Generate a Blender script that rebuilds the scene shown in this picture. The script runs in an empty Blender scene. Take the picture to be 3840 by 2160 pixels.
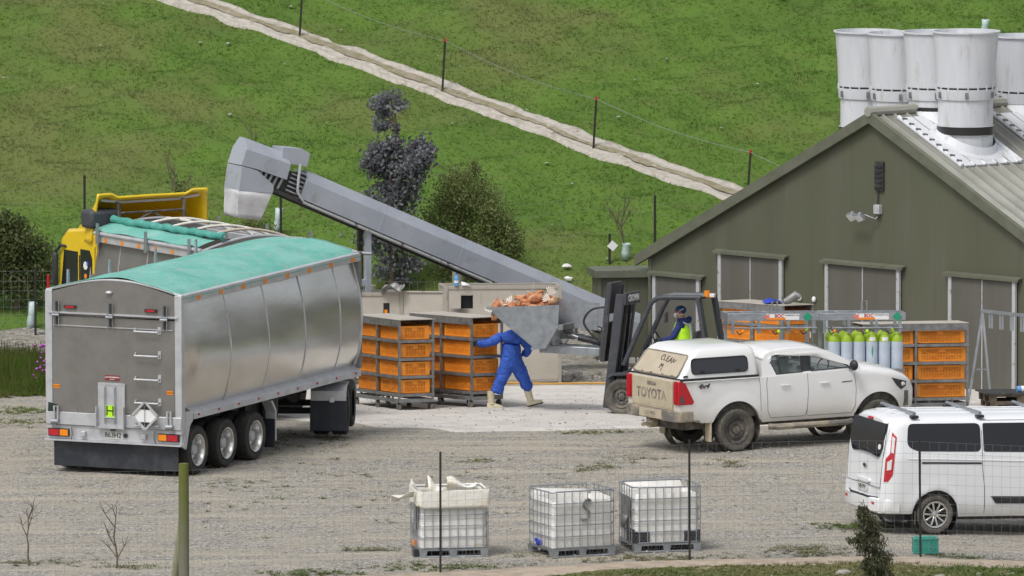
import bpy, bmesh, math, random
import numpy as np
from mathutils import Vector as V, Matrix as M

# ------------------------------------------------------------------ camera, light, exposure
SC = bpy.context.scene
COL = SC.collection
rad = math.radians
cam_d = bpy.data.cameras.new('camera'); cam = bpy.data.objects.new('camera', cam_d); COL.objects.link(cam)
CAMY = -239.689
cam.location = (0, CAMY, 29.0); cam.rotation_euler = (rad(84.0), 0, 0)
cam_d.sensor_width = 36; cam_d.lens = 51000 / 3840 * 36; cam_d.clip_start = 5; cam_d.clip_end = 3000
SC.camera = cam
SUN_EL, SUN_AZ = rad(58), rad(215)          # azimuth clockwise from +Y: behind the camera, to the left
w = bpy.data.worlds.new('World'); SC.world = w; w.use_nodes = True
nt = w.node_tree; nt.nodes.clear()
sky = nt.nodes.new('ShaderNodeTexSky'); sky.sky_type = 'NISHITA'; sky.sun_disc = False
sky.sun_elevation = SUN_EL; sky.sun_rotation = SUN_AZ; sky.air_density = 1.0; sky.dust_density = 4.0; sky.ozone_density = 1.0
hs = nt.nodes.new('ShaderNodeHueSaturation'); hs.inputs['Saturation'].default_value = .32
bg = nt.nodes.new('ShaderNodeBackground'); bg.inputs[1].default_value = .135
wo = nt.nodes.new('ShaderNodeOutputWorld')
nt.links.new(sky.outputs[0], hs.inputs['Color']); nt.links.new(hs.outputs[0], bg.inputs[0]); nt.links.new(bg.outputs[0], wo.inputs[0])
sd = bpy.data.lights.new('sun', 'SUN'); sd.energy = 1.35; sd.angle = rad(16); sd.color = (1, .97, .92)
sun = bpy.data.objects.new('sun', sd); COL.objects.link(sun)
sdir = V((math.sin(SUN_AZ) * math.cos(SUN_EL), math.cos(SUN_AZ) * math.cos(SUN_EL), math.sin(SUN_EL)))
sun.rotation_euler = sdir.to_track_quat('Z', 'Y').to_euler(); sun.location = (0, 0, 60)
vs = SC.view_settings; vs.view_transform = 'Standard'; vs.look = 'None'; vs.exposure = 0.14; vs.gamma = 1.0; vs.use_curve_mapping = False

# ------------------------------------------------------------------ terrain height
def ramp(v, w):
    return np.where(v < -w, 0.0, np.where(v > w, v, (v + w) ** 2 / (4 * w)))
def step(a, b, v):
    u = np.clip((v - a) / (b - a), 0, 1); return u * u * (3 - 2 * u)
def zgn(x, y):
    x = np.asarray(x, float); y = np.asarray(y, float)
    return -0.05 * ramp(y - 10, 1.5) + 0.32 * ramp(y - 32, 2.0) * (1 - .75 * step(90, 200, y)) * (1 - .93 * step(16, 34, x)) - 0.055 * ramp(x - 6, .6) * step(5, 0, y) * (1 - step(20, 40, x))  # unseen slope far right levelled, shaped so the trailer flank reflects sky
def zg(x, y): return float(zgn(x, y))
def bumps(x, y):                            # soft lumps of the hill
    x = np.asarray(x, float); y = np.asarray(y, float)
    b = .07 * np.sin(x * 1.1 + y * .7 + 1) * np.sin(y * 1.3 - x * .35) + .05 * np.sin(x * 2.3 - y * 1.9 + 2) + .03 * np.sin(x * 4.1 + y * 3.3) + .03 * np.sin(5.7 * y - 2.2 * x)
    ty = np.interp(x, [-14, -9.6, -7.3, -4.58, -1.46, 1.77, 4.56, 8], [60.5, 55.6, 53.0, 50.45, 47.3, 43.92, 41.3, 38.4])
    return b * step(33, 37, y) * (1 - .85 * np.exp(-((y - ty) / 1.5) ** 2))
def zh(x, y): return float(zgn(x, y) + bumps(x, y))

# ------------------------------------------------------------------ mesh helper
class B:
    def __init__(s): s.v = []; s.f = []; s.T = None
    def add(s, vs, fs):
        n = len(s.v)
        s.v += [tuple(s.T @ V(p)) for p in vs] if s.T is not None else [tuple(p) for p in vs]
        s.f += [tuple(n + i for i in f) for f in fs]; return s
    def box(s, x0, x1, y0, y1, z0, z1):
        return s.add([(x0, y0, z0), (x1, y0, z0), (x1, y1, z0), (x0, y1, z0), (x0, y0, z1), (x1, y0, z1), (x1, y1, z1), (x0, y1, z1)],
                     [(3, 2, 1, 0), (4, 5, 6, 7), (0, 1, 5, 4), (1, 2, 6, 5), (2, 3, 7, 6), (3, 0, 4, 7)])
    def cb(s, c, sx, sy, sz): return s.box(c[0] - sx / 2, c[0] + sx / 2, c[1] - sy / 2, c[1] + sy / 2, c[2] - sz / 2, c[2] + sz / 2)
    def bar(s, p0, p1, w, h, up=(0, 0, 1)):
        p0, p1 = V(p0), V(p1); d = (p1 - p0).normalized(); u = V(up)
        if abs(d.dot(u)) > .98: u = V((0, 1, 0))
        r = d.cross(u).normalized(); u = r.cross(d).normalized(); q = []
        for p in (p0, p1):
            for a, b_ in ((-1, -1), (1, -1), (1, 1), (-1, 1)): q.append(p + r * a * w / 2 + u * b_ * h / 2)
        return s.add(q, [(3, 2, 1, 0), (4, 5, 6, 7), (0, 1, 5, 4), (1, 2, 6, 5), (2, 3, 7, 6), (3, 0, 4, 7)])
    def tube(s, pts, r, n=6, closed=False, caps=True):
        pts = [V(p) for p in pts]; m = len(pts); rings = []; pr = None
        for i, p in enumerate(pts):
            a = pts[i - 1] if (i or closed) else p; c = pts[(i + 1) % m] if (i < m - 1 or closed) else p
            d = (c - a).normalized()
            if pr is None: pr = d.orthogonal().normalized()
            pr = (pr - d * pr.dot(d)); pr = pr.normalized() if pr.length > 1e-6 else d.orthogonal().normalized()
            q = d.cross(pr); rr = r[i] if isinstance(r, (list, tuple)) else r
            rings.append([p + (pr * math.cos(2 * math.pi * k / n) + q * math.sin(2 * math.pi * k / n)) * rr for k in range(n)])
        return s.loft(rings, caps and not closed, closed)
    def cyl(s, p0, p1, r, r1=None, n=14): return s.tube([p0, p1], [r, r if r1 is None else r1], n)
    def loft(s, rings, caps=True, wrap=False, ring=True):
        n = len(rings[0]); m = len(rings); vs = [p for r in rings for p in r]; fs = []
        for i in range(m if wrap else m - 1):
            a, b_ = i * n, ((i + 1) % m) * n
            for k in range(n if ring else n - 1):
                k2 = (k + 1) % n; fs.append((a + k, a + k2, b_ + k2, b_ + k))
        if caps: fs += [tuple(range(n - 1, -1, -1)), tuple(range((m - 1) * n, m * n))]
        return s.add(vs, fs)
    def lathe(s, prof, o=(0, 0, 0), ax=(0, 0, 1), n=24, mod=None, caps=False):
        o = V(o); ax = V(ax).normalized(); e = ax.orthogonal().normalized(); g = ax.cross(e); rings = []
        for i, (r, h) in enumerate(prof):
            rings.append([o + ax * h + (e * math.cos(2 * math.pi * k / n) + g * math.sin(2 * math.pi * k / n)) * (r + (mod(i, k) if mod else 0)) for k in range(n)])
        return s.loft(rings, caps)
    def prism(s, poly, ax, a0, a1):
        f = {'x': lambda p, a: (a, p[0], p[1]), 'y': lambda p, a: (p[0], a, p[1]), 'z': lambda p, a: (p[0], p[1], a)}[ax]
        return s.loft([[f(p, a0) for p in poly], [f(p, a1) for p in poly]])
    def ell(s, c, r, nu=10, nv=7, jit=0):
        c = V(c); vs = []; fs = []; rr = random.random
        for j in range(nv + 1):
            t = math.pi * j / nv
            for i in range(nu):
                a = 2 * math.pi * i / nu; q = 1 + (rr() - .5) * jit
                vs.append((c.x + r[0] * math.sin(t) * math.cos(a) * q, c.y + r[1] * math.sin(t) * math.sin(a) * q, c.z + r[2] * math.cos(t) * q))
        for j in range(nv):
            for i in range(nu):
                i2 = (i + 1) % nu; fs.append((j * nu + i, j * nu + i2, (j + 1) * nu + i2, (j + 1) * nu + i))
        return s.add(vs, fs)
    def grid(s, fn, us, vs_, close=False):
        n = len(vs_); return s.add([fn(u, v) for u in us for v in vs_], [(i * n + j, (i + 1) * n + j, (i + 1) * n + j + 1, i * n + j + 1) for i in range(len(us) - 1) for j in range(n - 1)])
    def build(s, name, mat, parent=None, smooth=38, bevel=0, fix=True, solid=0):
        me = bpy.data.meshes.new(name); me.from_pydata(s.v, [], s.f)
        if fix:
            bm = bmesh.new(); bm.from_mesh(me); bmesh.ops.remove_doubles(bm, verts=bm.verts, dist=1e-5)
            bmesh.ops.recalc_face_normals(bm, faces=bm.faces); bm.to_mesh(me); bm.free()
        for m_ in (mat if isinstance(mat, (list, tuple)) else [mat]): me.materials.append(m_)
        o = bpy.data.objects.new(name, me); COL.objects.link(o)
        if smooth: me.polygons.foreach_set('use_smooth', [True] * len(me.polygons)); me.set_sharp_from_angle(angle=rad(smooth))
        if solid: md = o.modifiers.new('s', 'SOLIDIFY'); md.thickness = solid; md.offset = -1
        if bevel: md = o.modifiers.new('b', 'BEVEL'); md.width = bevel; md.segments = 2; md.limit_method = 'ANGLE'; md.angle_limit = rad(40)
        if parent: o.parent = parent
        return o

def bake(o):
    """freeze an object's modifiers into its mesh"""
    dg = bpy.context.evaluated_depsgraph_get(); me = bpy.data.meshes.new_from_object(o.evaluated_get(dg)); o.modifiers.clear(); o.data = me; return o
def tag(o, label=None, cat=None, group=None, kind=None):
    for k, v_ in (('label', label), ('category', cat), ('group', group), ('kind', kind)):
        if v_: o[k] = v_
    return o
def orient(x, y, rz, eps=1.2):
    n = V((-(zg(x + eps, y) - zg(x - eps, y)) / (2 * eps), -(zg(x, y + eps) - zg(x, y - eps)) / (2 * eps), 1)).normalized()
    return (V((0, 0, 1)).rotation_difference(n).to_matrix() @ M.Rotation(rad(rz), 3, 'Z')).to_4x4()
def thing(name, label, cat, x=0, y=0, rz=0, group=None, tilt=True, z=None, dz=0):
    o = bpy.data.objects.new(name, None); COL.objects.link(o); o.empty_display_size = .2
    R = orient(x, y, rz) if tilt else M.Rotation(rad(rz), 4, 'Z')
    o.matrix_world = M.Translation((x, y, (zg(x, y) if z is None else z) + dz)) @ R
    return tag(o, label, cat, group)
def seat(o, x, y, rz, tilt=True, dz=0, z=None):
    R = orient(x, y, rz) if tilt else M.Rotation(rad(rz), 4, 'Z')
    o.matrix_world = M.Translation((x, y, (zg(x, y) if z is None else z) + dz)) @ R; return o
def dup(root, label=None, parent=None):
    c = root.copy(); COL.objects.link(c)
    if parent: c.parent = parent
    if label: c['label'] = label
    for ch in root.children: dup(ch, None, c)
    return c
def part(name, mesh_of, parent, loc=(0, 0, 0), rot=(0, 0, 0)):
    o = mesh_of.copy(); o.name = name; COL.objects.link(o); o.parent = parent; o.location = loc; o.rotation_euler = rot; return o

# ------------------------------------------------------------------ materials
def mat(name, col, rough=.6, metal=0.0, col2=None, scale=6, lo=.42, hi=.62, detail=6, bump=0, bscale=60, geo=False, spec=None, col3=None, scale3=1.5, lo3=.5, hi3=.6, stretch=None, bdist=.02):
    m = bpy.data.materials.new(name); m.use_nodes = True; t = m.node_tree; L = t.links.new; N = t.nodes.new
    p = t.nodes['Principled BSDF']; p.inputs['Base Color'].default_value = (*col, 1); p.inputs['Roughness'].default_value = rough; p.inputs['Metallic'].default_value = metal
    if spec is not None: p.inputs['Specular IOR Level'].default_value = spec
    if col2 or bump:
        if geo: src = N('ShaderNodeNewGeometry').outputs['Position']
        else: src = N('ShaderNodeTexCoord').outputs['Object']
        if stretch:
            mp = N('ShaderNodeMapping'); mp.inputs['Scale'].default_value = stretch; L(src, mp.inputs[0]); src = mp.outputs[0]
    def noise(sc, det=detail):
        n = N('ShaderNodeTexNoise'); n.inputs['Scale'].default_value = sc; n.inputs['Detail'].default_value = det; n.inputs['Roughness'].default_value = .62; L(src, n.inputs['Vector']); return n.outputs['Fac']
    def mixc(fac, a, b_, l, h):
        r = N('ShaderNodeMapRange'); r.inputs[1].default_value = l; r.inputs[2].default_value = h; L(fac, r.inputs[0])
        x = N('ShaderNodeMix'); x.data_type = 'RGBA'; L(r.outputs[0], x.inputs[0])
        for s_, i in ((a, 6), (b_, 7)):
            if isinstance(s_, tuple): x.inputs[i].default_value = (*s_, 1)
            else: L(s_, x.inputs[i])
        return x.outputs[2]
    if col2:
        c = mixc(noise(scale), col, col2, lo, hi)
        if col3: c = mixc(noise(scale3), c, col3, lo3, hi3)
        L(c, p.inputs['Base Color'])
    if bump:
        b_ = N('ShaderNodeBump'); b_.inputs['Strength'].default_value = bump; b_.inputs['Distance'].default_value = bdist; L(noise(bscale, 4), b_.inputs['Height']); L(b_.outputs[0], p.inputs['Normal'])
    return m

def gravel_mat(name, a, b_, c, cell=26, soil=(.36, .31, .25), streak=True):
    m = bpy.data.materials.new(name); m.use_nodes = True; t = m.node_tree; L = t.links.new; N = t.nodes.new; p = t.nodes['Principled BSDF']; p.inputs['Roughness'].default_value = .9
    g = N('ShaderNodeNewGeometry').outputs['Position']
    vo = N('ShaderNodeTexVoronoi'); vo.inputs['Scale'].default_value = cell; L(g, vo.inputs['Vector'])
    sx = N('ShaderNodeSeparateColor'); L(vo.outputs['Color'], sx.inputs[0])
    cr = N('ShaderNodeValToRGB'); e = cr.color_ramp.elements; e[0].position = 0; e[0].color = (*a, 1); e[1].position = 1; e[1].color = (*c, 1); k = e.new(.55); k.color = (*b_, 1); L(sx.outputs[0], cr.inputs[0])
    def nz(sc, stretch=None, det=6):
        n = N('ShaderNodeTexNoise'); n.inputs['Scale'].default_value = sc; n.inputs['Detail'].default_value = det; n.inputs['Roughness'].default_value = .65
        if stretch: mp = N('ShaderNodeMapping'); mp.inputs['Scale'].default_value = stretch; mp.inputs['Rotation'].default_value = (0, 0, rad(6)); L(g, mp.inputs[0]); L(mp.outputs[0], n.inputs['Vector'])
        else: L(g, n.inputs['Vector'])
        return n.outputs['Fac']
    def mx(fac, x, y, l, h, bl='MIX', mul=1):
        r = N('ShaderNodeMapRange'); r.inputs[1].default_value = l; r.inputs[2].default_value = h; r.inputs[4].default_value = mul; L(fac, r.inputs[0])
        q = N('ShaderNodeMix'); q.data_type = 'RGBA'; q.blend_type = bl; L(r.outputs[0], q.inputs[0])
        for s_, i in ((x, 6), (y, 7)):
            if isinstance(s_, tuple): q.inputs[i].default_value = (*s_, 1)
            else: L(s_, q.inputs[i])
        return q.outputs[2]
    col = mx(nz(.9), cr.outputs[0], soil, .42, .68, mul=.8)
    if streak: col = mx(nz(1.0, (.09, 1.5, 1)), col, (soil[0] * 1.25, soil[1] * 1.24, soil[2] * 1.22), .5, .62, mul=.62)
    col = mx(nz(3.5), col, (.15, .14, .115), .62, .78, mul=.40)
    col = mx(nz(1.7), col, (.17, .165, .085), .68, .78, mul=.45)
    L(col, p.inputs['Base Color'])
    ad = N('ShaderNodeMath'); ad.operation = 'ADD'; L(vo.outputs['Distance'], ad.inputs[0]); L(nz(70), ad.inputs[1])
    bu = N('ShaderNodeBump'); bu.inputs['Strength'].default_value = 1.0; bu.inputs['Distance'].default_value = .025; L(ad.outputs[0], bu.inputs['Height']); L(bu.outputs[0], p.inputs['Normal'])
    return m

def see_through(m, c, f=.5):
    """thin leaf: part of the light passes through"""
    t = m.node_tree; L = t.links.new; p = t.nodes['Principled BSDF']; tr_ = t.nodes.new('ShaderNodeBsdfTranslucent'); L(c, tr_.inputs[0]); mx_ = t.nodes.new('ShaderNodeMixShader'); mx_.inputs[0].default_value = f
    L(p.outputs[0], mx_.inputs[1]); L(tr_.outputs[0], mx_.inputs[2]); L(mx_.outputs[0], t.nodes['Material Output'].inputs[0])
def grass_mat(name, dark, mid, dry, soil, bump=.6, soil_lo=.66, dryness=.5):
    m = bpy.data.materials.new(name); m.use_nodes = True; t = m.node_tree; L = t.links.new; N = t.nodes.new; p = t.nodes['Principled BSDF']; p.inputs['Roughness'].default_value = .85; p.inputs['Specular IOR Level'].default_value = .25
    g = N('ShaderNodeNewGeometry').outputs['Position']
    def nz(sc, det=5, off=0, st=None):
        n = N('ShaderNodeTexNoise'); n.inputs['Scale'].default_value = sc; n.inputs['Detail'].default_value = det; n.inputs['Roughness'].default_value = .6
        mp = N('ShaderNodeMapping'); mp.inputs['Location'].default_value = (off, off * 2, 0)
        if st: mp.inputs['Scale'].default_value = st
        L(g, mp.inputs[0]); L(mp.outputs[0], n.inputs['Vector']); return n.outputs['Fac']
    def mx(fac, x, y, l, h, mul=1):
        r = N('ShaderNodeMapRange'); r.inputs[1].default_value = l; r.inputs[2].default_value = h; r.inputs[4].default_value = mul; L(fac, r.inputs[0])
        q = N('ShaderNodeMix'); q.data_type = 'RGBA'; L(r.outputs[0], q.inputs[0])
        for s_, i in ((x, 6), (y, 7)):
            if isinstance(s_, tuple): q.inputs[i].default_value = (*s_, 1)
            else: L(s_, q.inputs[i])
        return q.outputs[2]
    c = mx(nz(.55), dark, mid, .3, .6)
    c = mx(nz(2.4, 5, 5, (1, .55, 1)), c, tuple(q * .66 for q in dark), .52, .8, .38)
    c = mx(nz(26, 3, 7, (1, .45, 1)), c, tuple(q * .75 for q in dark), .5, .7, .25)
    c = mx(nz(.16, 3, 9), c, dry, dryness, dryness + .14, .75)
    c = mx(nz(1.4, 6, 3), c, dry, .54, .75, .5)
    c = mx(nz(1.1, 8, 21), c, soil, soil_lo, soil_lo + .06, .9)
    L(c, p.inputs['Base Color'])
    if bump:
        b_ = N('ShaderNodeBump'); b_.inputs['Strength'].default_value = bump; b_.inputs['Distance'].default_value = .05; L(nz(14), b_.inputs['Height']); L(b_.outputs[0], p.inputs['Normal'])
    else: see_through(m, c, .6)
    return m

MT = {}
MT['gravel'] = gravel_mat('gravel', (.155, .145, .126), (.345, .325, .282), (.64, .62, .575), cell=30, soil=(.45, .40, .32))
MT['bank'] = gravel_mat('bank', (.13, .12, .10), (.3, .28, .24), (.5, .48, .44), cell=12, soil=(.3, .27, .22), streak=False)
MT['concrete'] = mat('concrete', (.60, .575, .535), .9, col2=(.47, .445, .41), scale=1.6, lo=.4, hi=.7, bump=.3, bscale=30, geo=True, col3=(.25, .23, .2), scale3=5, lo3=.6, hi3=.72)
MT['soil'] = mat('soil', (.42, .345, .27), .95, col2=(.3, .25, .19), scale=3, bump=.6, bscale=18, geo=True, col3=(.45, .4, .34), scale3=14, lo3=.55, hi3=.7)
MT['track'] = mat('track', (.42, .395, .35), .95, col2=(.30, .275, .23), scale=4, lo=.45, hi=.66, bump=.7, bscale=14, geo=True, col3=(.52, .47, .40), scale3=11, lo3=.5, hi3=.7)
MT['track_mid'] = mat('track_mid', (.29, .25, .185), .95, col2=(.20, .185, .10), scale=5, lo=.4, hi=.6, bump=.8, bscale=16, geo=True)
MT['hill'] = grass_mat('hill', (.072, .134, .020), (.096, .172, .026), (.132, .146, .046), (.3, .25, .17), bump=.5, soil_lo=.70)
MT['blade'] = grass_mat('blade', (.100, .176, .028), (.126, .212, .034), (.158, .176, .056), (.16, .15, .06), bump=0, soil_lo=.8)
MT['verge'] = grass_mat('verge', (.06, .10, .02), (.105, .145, .038), (.17, .155, .07), (.34, .28, .2), dryness=.4, soil_lo=.6)
MT['tallgrass'] = grass_mat('tallgrass', (.07, .12, .02), (.13, .2, .035), (.15, .11, .05), (.15, .11, .05), bump=0, soil_lo=.75)
MT['stone'] = mat('stone', (.50, .49, .465), .9, col2=(.34, .325, .30), scale=2.5, lo=.35, hi=.65, geo=True)
MT['rock'] = mat('rock', (.36, .345, .31), .9, col2=(.19, .18, .16), scale=7, bump=.5, bscale=20, geo=True)

MT['olive'] = mat('olive', (.104, .111, .072), .6, col2=(.096, .100, .067), scale=.9, lo=.35, hi=.65, col3=(.122, .118, .094), scale3=1.6, lo3=.5, hi3=.74, spec=.3, stretch=(1, 1, .16))
MT['olive_trim'] = mat('olive_trim', (.13, .138, .10), .5, col2=(.105, .112, .08), scale=3)
MT['door'] = mat('door_paint', (.108, .105, .09), .6, col2=(.125, .121, .106), scale=2.2, stretch=(1, 1, .2), spec=.3)
MT['door_trim'] = mat('door_trim', (.44, .45, .46), .45, col2=(.2, .2, .18), scale=9, lo=.58, hi=.7)
MT['roof'] = mat('roof_sheet', (.33, .33, .29), .45, col2=(.27, .27, .235), scale=1.3)
MT['white_fibre'] = mat('white_fibreglass', (.66, .68, .71), .5, col2=(.56, .58, .62), scale=1.2, lo=.4, hi=.7, col3=(.46, .45, .42), scale3=4, lo3=.56, hi3=.74, stretch=(1.6, 1.6, .3))
MT['rubber_band'] = mat('black_band', (.025, .025, .024), .35)
MT['galv'] = mat('galvanised', (.42, .45, .48), .42, .7, col2=(.3, .32, .35), scale=5, lo=.4, hi=.65)
MT['galv_dull'] = mat('galvanised_dull', (.27, .275, .275), .55, .5, col2=(.17, .165, .16), scale=7, lo=.42, hi=.66)
MT['conveyor'] = mat('conveyor_steel', (.40, .43, .485), .45, .15, col2=(.355, .385, .44), scale=1.3, lo=.45, hi=.6, col3=(.29, .29, .30), scale3=3, lo3=.58, hi3=.74)
MT['hood'] = mat('hood_cloth', (.62, .62, .64), .8, col2=(.48, .48, .5), scale=3)
MT['alu'] = mat('aluminium', (.74, .72, .70), .25, 1.0, col2=(.62, .605, .58), scale=2.0, lo=.3, hi=.75, bump=.12, bscale=1.3, bdist=.05, stretch=(.5, 1, 1.3))
MT['alu_dull'] = mat('aluminium_dull', (.27, .26, .245), .5, .65, col2=(.225, .215, .20), scale=2.2, lo=.4, hi=.7)
MT['alu_rail'] = mat('aluminium_rail', (.57, .58, .605), .42, .35, col2=(.48, .49, .51), scale=4)
MT['rim'] = mat('rim_alloy', (.78, .78, .76), .25, .9, col2=(.6, .6, .58), scale=5)
MT['tyre'] = mat('tyre', (.034, .033, .031), .8, col2=(.095, .088, .075), scale=3.5, lo=.45, hi=.72)
MT['tyre_dusty'] = mat('tyre_dusty', (.085, .08, .07), .9, col2=(.17, .155, .13), scale=5, lo=.4, hi=.7)
MT['black'] = mat('black_plastic', (.022, .023, .026), .5, col2=(.05, .05, .052), scale=6, lo=.5, hi=.75)
MT['flap'] = mat('mudflap', (.022, .026, .036), .55, col2=(.06, .062, .068), scale=3, lo=.48, hi=.75)
MT['dark_steel'] = mat('dark_steel', (.05, .05, .053), .5, .3, col2=(.1, .095, .085), scale=6, lo=.5, hi=.7)
MT['charcoal'] = mat('charcoal_paint', (.05, .054, .065), .5, col2=(.085, .085, .09), scale=4, lo=.52, hi=.75)
MT['tarp'] = mat('teal_tarp', (.115, .40, .335), .7, col2=(.20, .47, .41), scale=1.5, lo=.36, hi=.62, bump=.5, bscale=4.5, bdist=.06, col3=(.30, .42, .38), scale3=5, lo3=.55, hi3=.7)
MT['tarp_roll'] = mat('teal_tarp_roll', (.06, .30, .25), .6, col2=(.10, .36, .3), scale=6, bump=.3, bscale=20)
MT['yellow'] = mat('yellow_paint', (.80, .56, .015), .35, col2=(.74, .50, .012), scale=2)
MT['orange'] = mat('crate_orange', (.92, .33, .03), .5, col2=(.86, .27, .025), scale=4, col3=(.62, .28, .1), scale3=9, lo3=.62, hi3=.75)
MT['beige'] = mat('beige_steel', (.47, .435, .38), .6, col2=(.42, .385, .335), scale=1.5, col3=(.3, .25, .19), scale3=4, lo3=.64, hi3=.74)
MT['beige_dark'] = mat('beige_frame', (.36, .335, .29), .6, col2=(.25, .21, .16), scale=5, lo=.55, hi=.7)
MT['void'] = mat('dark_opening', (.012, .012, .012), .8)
MT['white_car'] = mat('white_car_paint', (.80, .80, .80), .25, col2=(.78, .78, .77), scale=1)
MT['plastic_tank'] = mat('tank_plastic', (.80, .79, .765), .5, col2=(.68, .66, .62), scale=3, lo=.42, hi=.66, col3=(.6, .5, .33), scale3=1.6, lo3=.64, hi3=.74)
MT['liner'] = mat('plastic_liner', (.83, .81, .75), .4, col2=(.76, .69, .52), scale=4, lo=.5, hi=.68, bump=.5, bscale=9, bdist=.04)
MT['glass'] = mat('dark_glass', (.018, .02, .024), .06)
MT['glass_tint'] = mat('tinted_glass', (.035, .038, .045), .12, spec=.6)
MT['red'] = mat('red_lens', (.48, .018, .03), .25)
MT['amber'] = mat('amber_lens', (.85, .26, .01), .3)
MT['clear'] = mat('clear_lens', (.7, .7, .7), .15)
MT['white'] = mat('white_paint', (.8, .8, .8), .5)
MT['plate'] = mat('number_plate', (.62, .62, .6), .5)
MT['ink'] = mat('black_ink', (.02, .02, .02), .6)
MT['blue_suit'] = mat('blue_coverall', (.03, .10, .50), .75, col2=(.045, .14, .60), scale=9, bump=1.0, bscale=9, bdist=.06)
MT['navy'] = mat('navy_cloth', (.018, .03, .13), .85, col2=(.025, .045, .17), scale=10, bump=.4, bscale=16)
MT['hivis'] = mat('hi_vis_yellow', (.52, .92, .03), .7, col2=(.45, .82, .02), scale=9)
MT['silver_tape'] = mat('reflective_tape', (.42, .44, .45), .4)
MT['boot'] = mat('cream_rubber', (.66, .60, .42), .55, col2=(.56, .5, .34), scale=7)
MT['skin'] = mat('skin', (.48, .27, .19), .55)
MT['glove'] = mat('dark_glove', (.045, .05, .065), .8)
MT['blue'] = mat('blue_plastic', (.02, .06, .55), .5)
MT['bottle'] = mat('bottle_blue', (.14, .35, .68), .2)
MT['bark'] = mat('bark', (.16, .125, .09), .9, col2=(.09, .07, .05), scale=9)
MT['wood'] = mat('post_wood', (.30, .30, .20), .9, col2=(.20, .20, .12), scale=6, stretch=(4, 4, .6), bump=.4, bscale=30)
MT['moss'] = mat('mossy_wood', (.25, .30, .055), .9, col2=(.20, .22, .07), scale=5, stretch=(3, 3, .8), bump=.3, bscale=30)
MT['pallet_wood'] = mat('pallet_wood', (.19, .155, .115), .9, col2=(.11, .09, .07), scale=6)
MT['guard'] = mat('tree_guard', (.5, .62, .62), .4, col2=(.42, .55, .55), scale=6)
MT['cyl_blue'] = mat('cylinder_blue', (.53, .60, .70), .4, col2=(.46, .53, .63), scale=4)
MT['lime'] = mat('lime_paint', (.33, .49, .03), .45)
MT['green_sign'] = mat('green_sign', (.015, .30, .16), .5)
MT['teal_plastic'] = mat('teal_plastic', (.03, .30, .24), .5)
MT['wire'] = mat('fence_wire', (.34, .35, .36), .5, .6)
MT['steel_post'] = mat('steel_post', (.022, .02, .018), .7)
def dusty(name, paint, dust, z0, z1, rough=.25, amount=1.0, xfade=None):
    """paint with dust thrown up from below: heaviest at height z0, gone at z1 (object space)"""
    m = bpy.data.materials.new(name); m.use_nodes = True; t = m.node_tree; L = t.links.new; N = t.nodes.new; p = t.nodes['Principled BSDF']
    tc = N('ShaderNodeTexCoord'); sp_ = N('ShaderNodeSeparateXYZ'); L(tc.outputs['Object'], sp_.inputs[0])
    n = N('ShaderNodeTexNoise'); n.inputs['Scale'].default_value = 3.5; n.inputs['Detail'].default_value = 6; L(tc.outputs['Object'], n.inputs['Vector'])
    a = N('ShaderNodeMath'); a.operation = 'MULTIPLY_ADD'; L(n.outputs['Fac'], a.inputs[0]); a.inputs[1].default_value = (z1 - z0) * .9; L(sp_.outputs['Z'], a.inputs[2])
    r = N('ShaderNodeMapRange'); r.inputs[1].default_value = z0 + (z1 - z0) * .45; r.inputs[2].default_value = z1 + (z1 - z0) * .45; r.inputs[3].default_value = amount; r.inputs[4].default_value = 0; L(a.outputs[0], r.inputs[0])
    fac = r.outputs[0]
    if xfade:
        q = N('ShaderNodeMapRange'); q.inputs[1].default_value = xfade[0]; q.inputs[2].default_value = xfade[1]; q.inputs[3].default_value = xfade[2]; q.inputs[4].default_value = 0; L(sp_.outputs['X'], q.inputs[0])
        mxx = N('ShaderNodeMath'); mxx.operation = 'MAXIMUM'; L(fac, mxx.inputs[0]); L(q.outputs[0], mxx.inputs[1]); fac = mxx.outputs[0]
    x = N('ShaderNodeMix'); x.data_type = 'RGBA'; x.inputs[6].default_value = (*paint, 1); x.inputs[7].default_value = (*dust, 1); L(fac, x.inputs[0]); L(x.outputs[2], p.inputs['Base Color'])
    rr = N('ShaderNodeMapRange'); rr.inputs[3].default_value = rough; rr.inputs[4].default_value = .85; L(fac, rr.inputs[0]); L(rr.outputs[0], p.inputs['Roughness'])
    return m
MT['ute_paint'] = dusty('ute_paint', (.83, .83, .83), (.52, .46, .36), .45, .95, amount=.5, xfade=(.02, .5, .6))
MT['ute_dust'] = mat('dusty_tailgate', (.46, .395, .28), .85, col2=(.56, .49, .37), scale=3, lo=.4, hi=.65, col3=(.36, .3, .2), scale3=6, lo3=.58, hi3=.72)
MT['ute_glass_dust'] = mat('dusty_glass', (.50, .43, .325), .8, col2=(.44, .385, .295), scale=3, lo=.4, hi=.65)
MT['bumper'] = mat('dusty_bumper', (.16, .15, .14), .6, col2=(.36, .31, .23), scale=3.5, lo=.42, hi=.6)
MT['dust_black'] = mat('dusty_black', (.07, .068, .062), .75, col2=(.24, .21, .165), scale=5, lo=.45, hi=.7)
MT['van_paint'] = dusty('van_paint', (.80, .815, .84), (.5, .46, .38), .3, .62, amount=.45)

for k_ in ('white_car', 'ute_paint', 'van_paint', 'yellow'):
    q_ = MT[k_].node_tree.nodes['Principled BSDF']; q_.inputs['Coat Weight'].default_value = .6; q_.inputs['Coat Roughness'].default_value = .06
random.seed(7); rng = np.random.default_rng(7)
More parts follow.
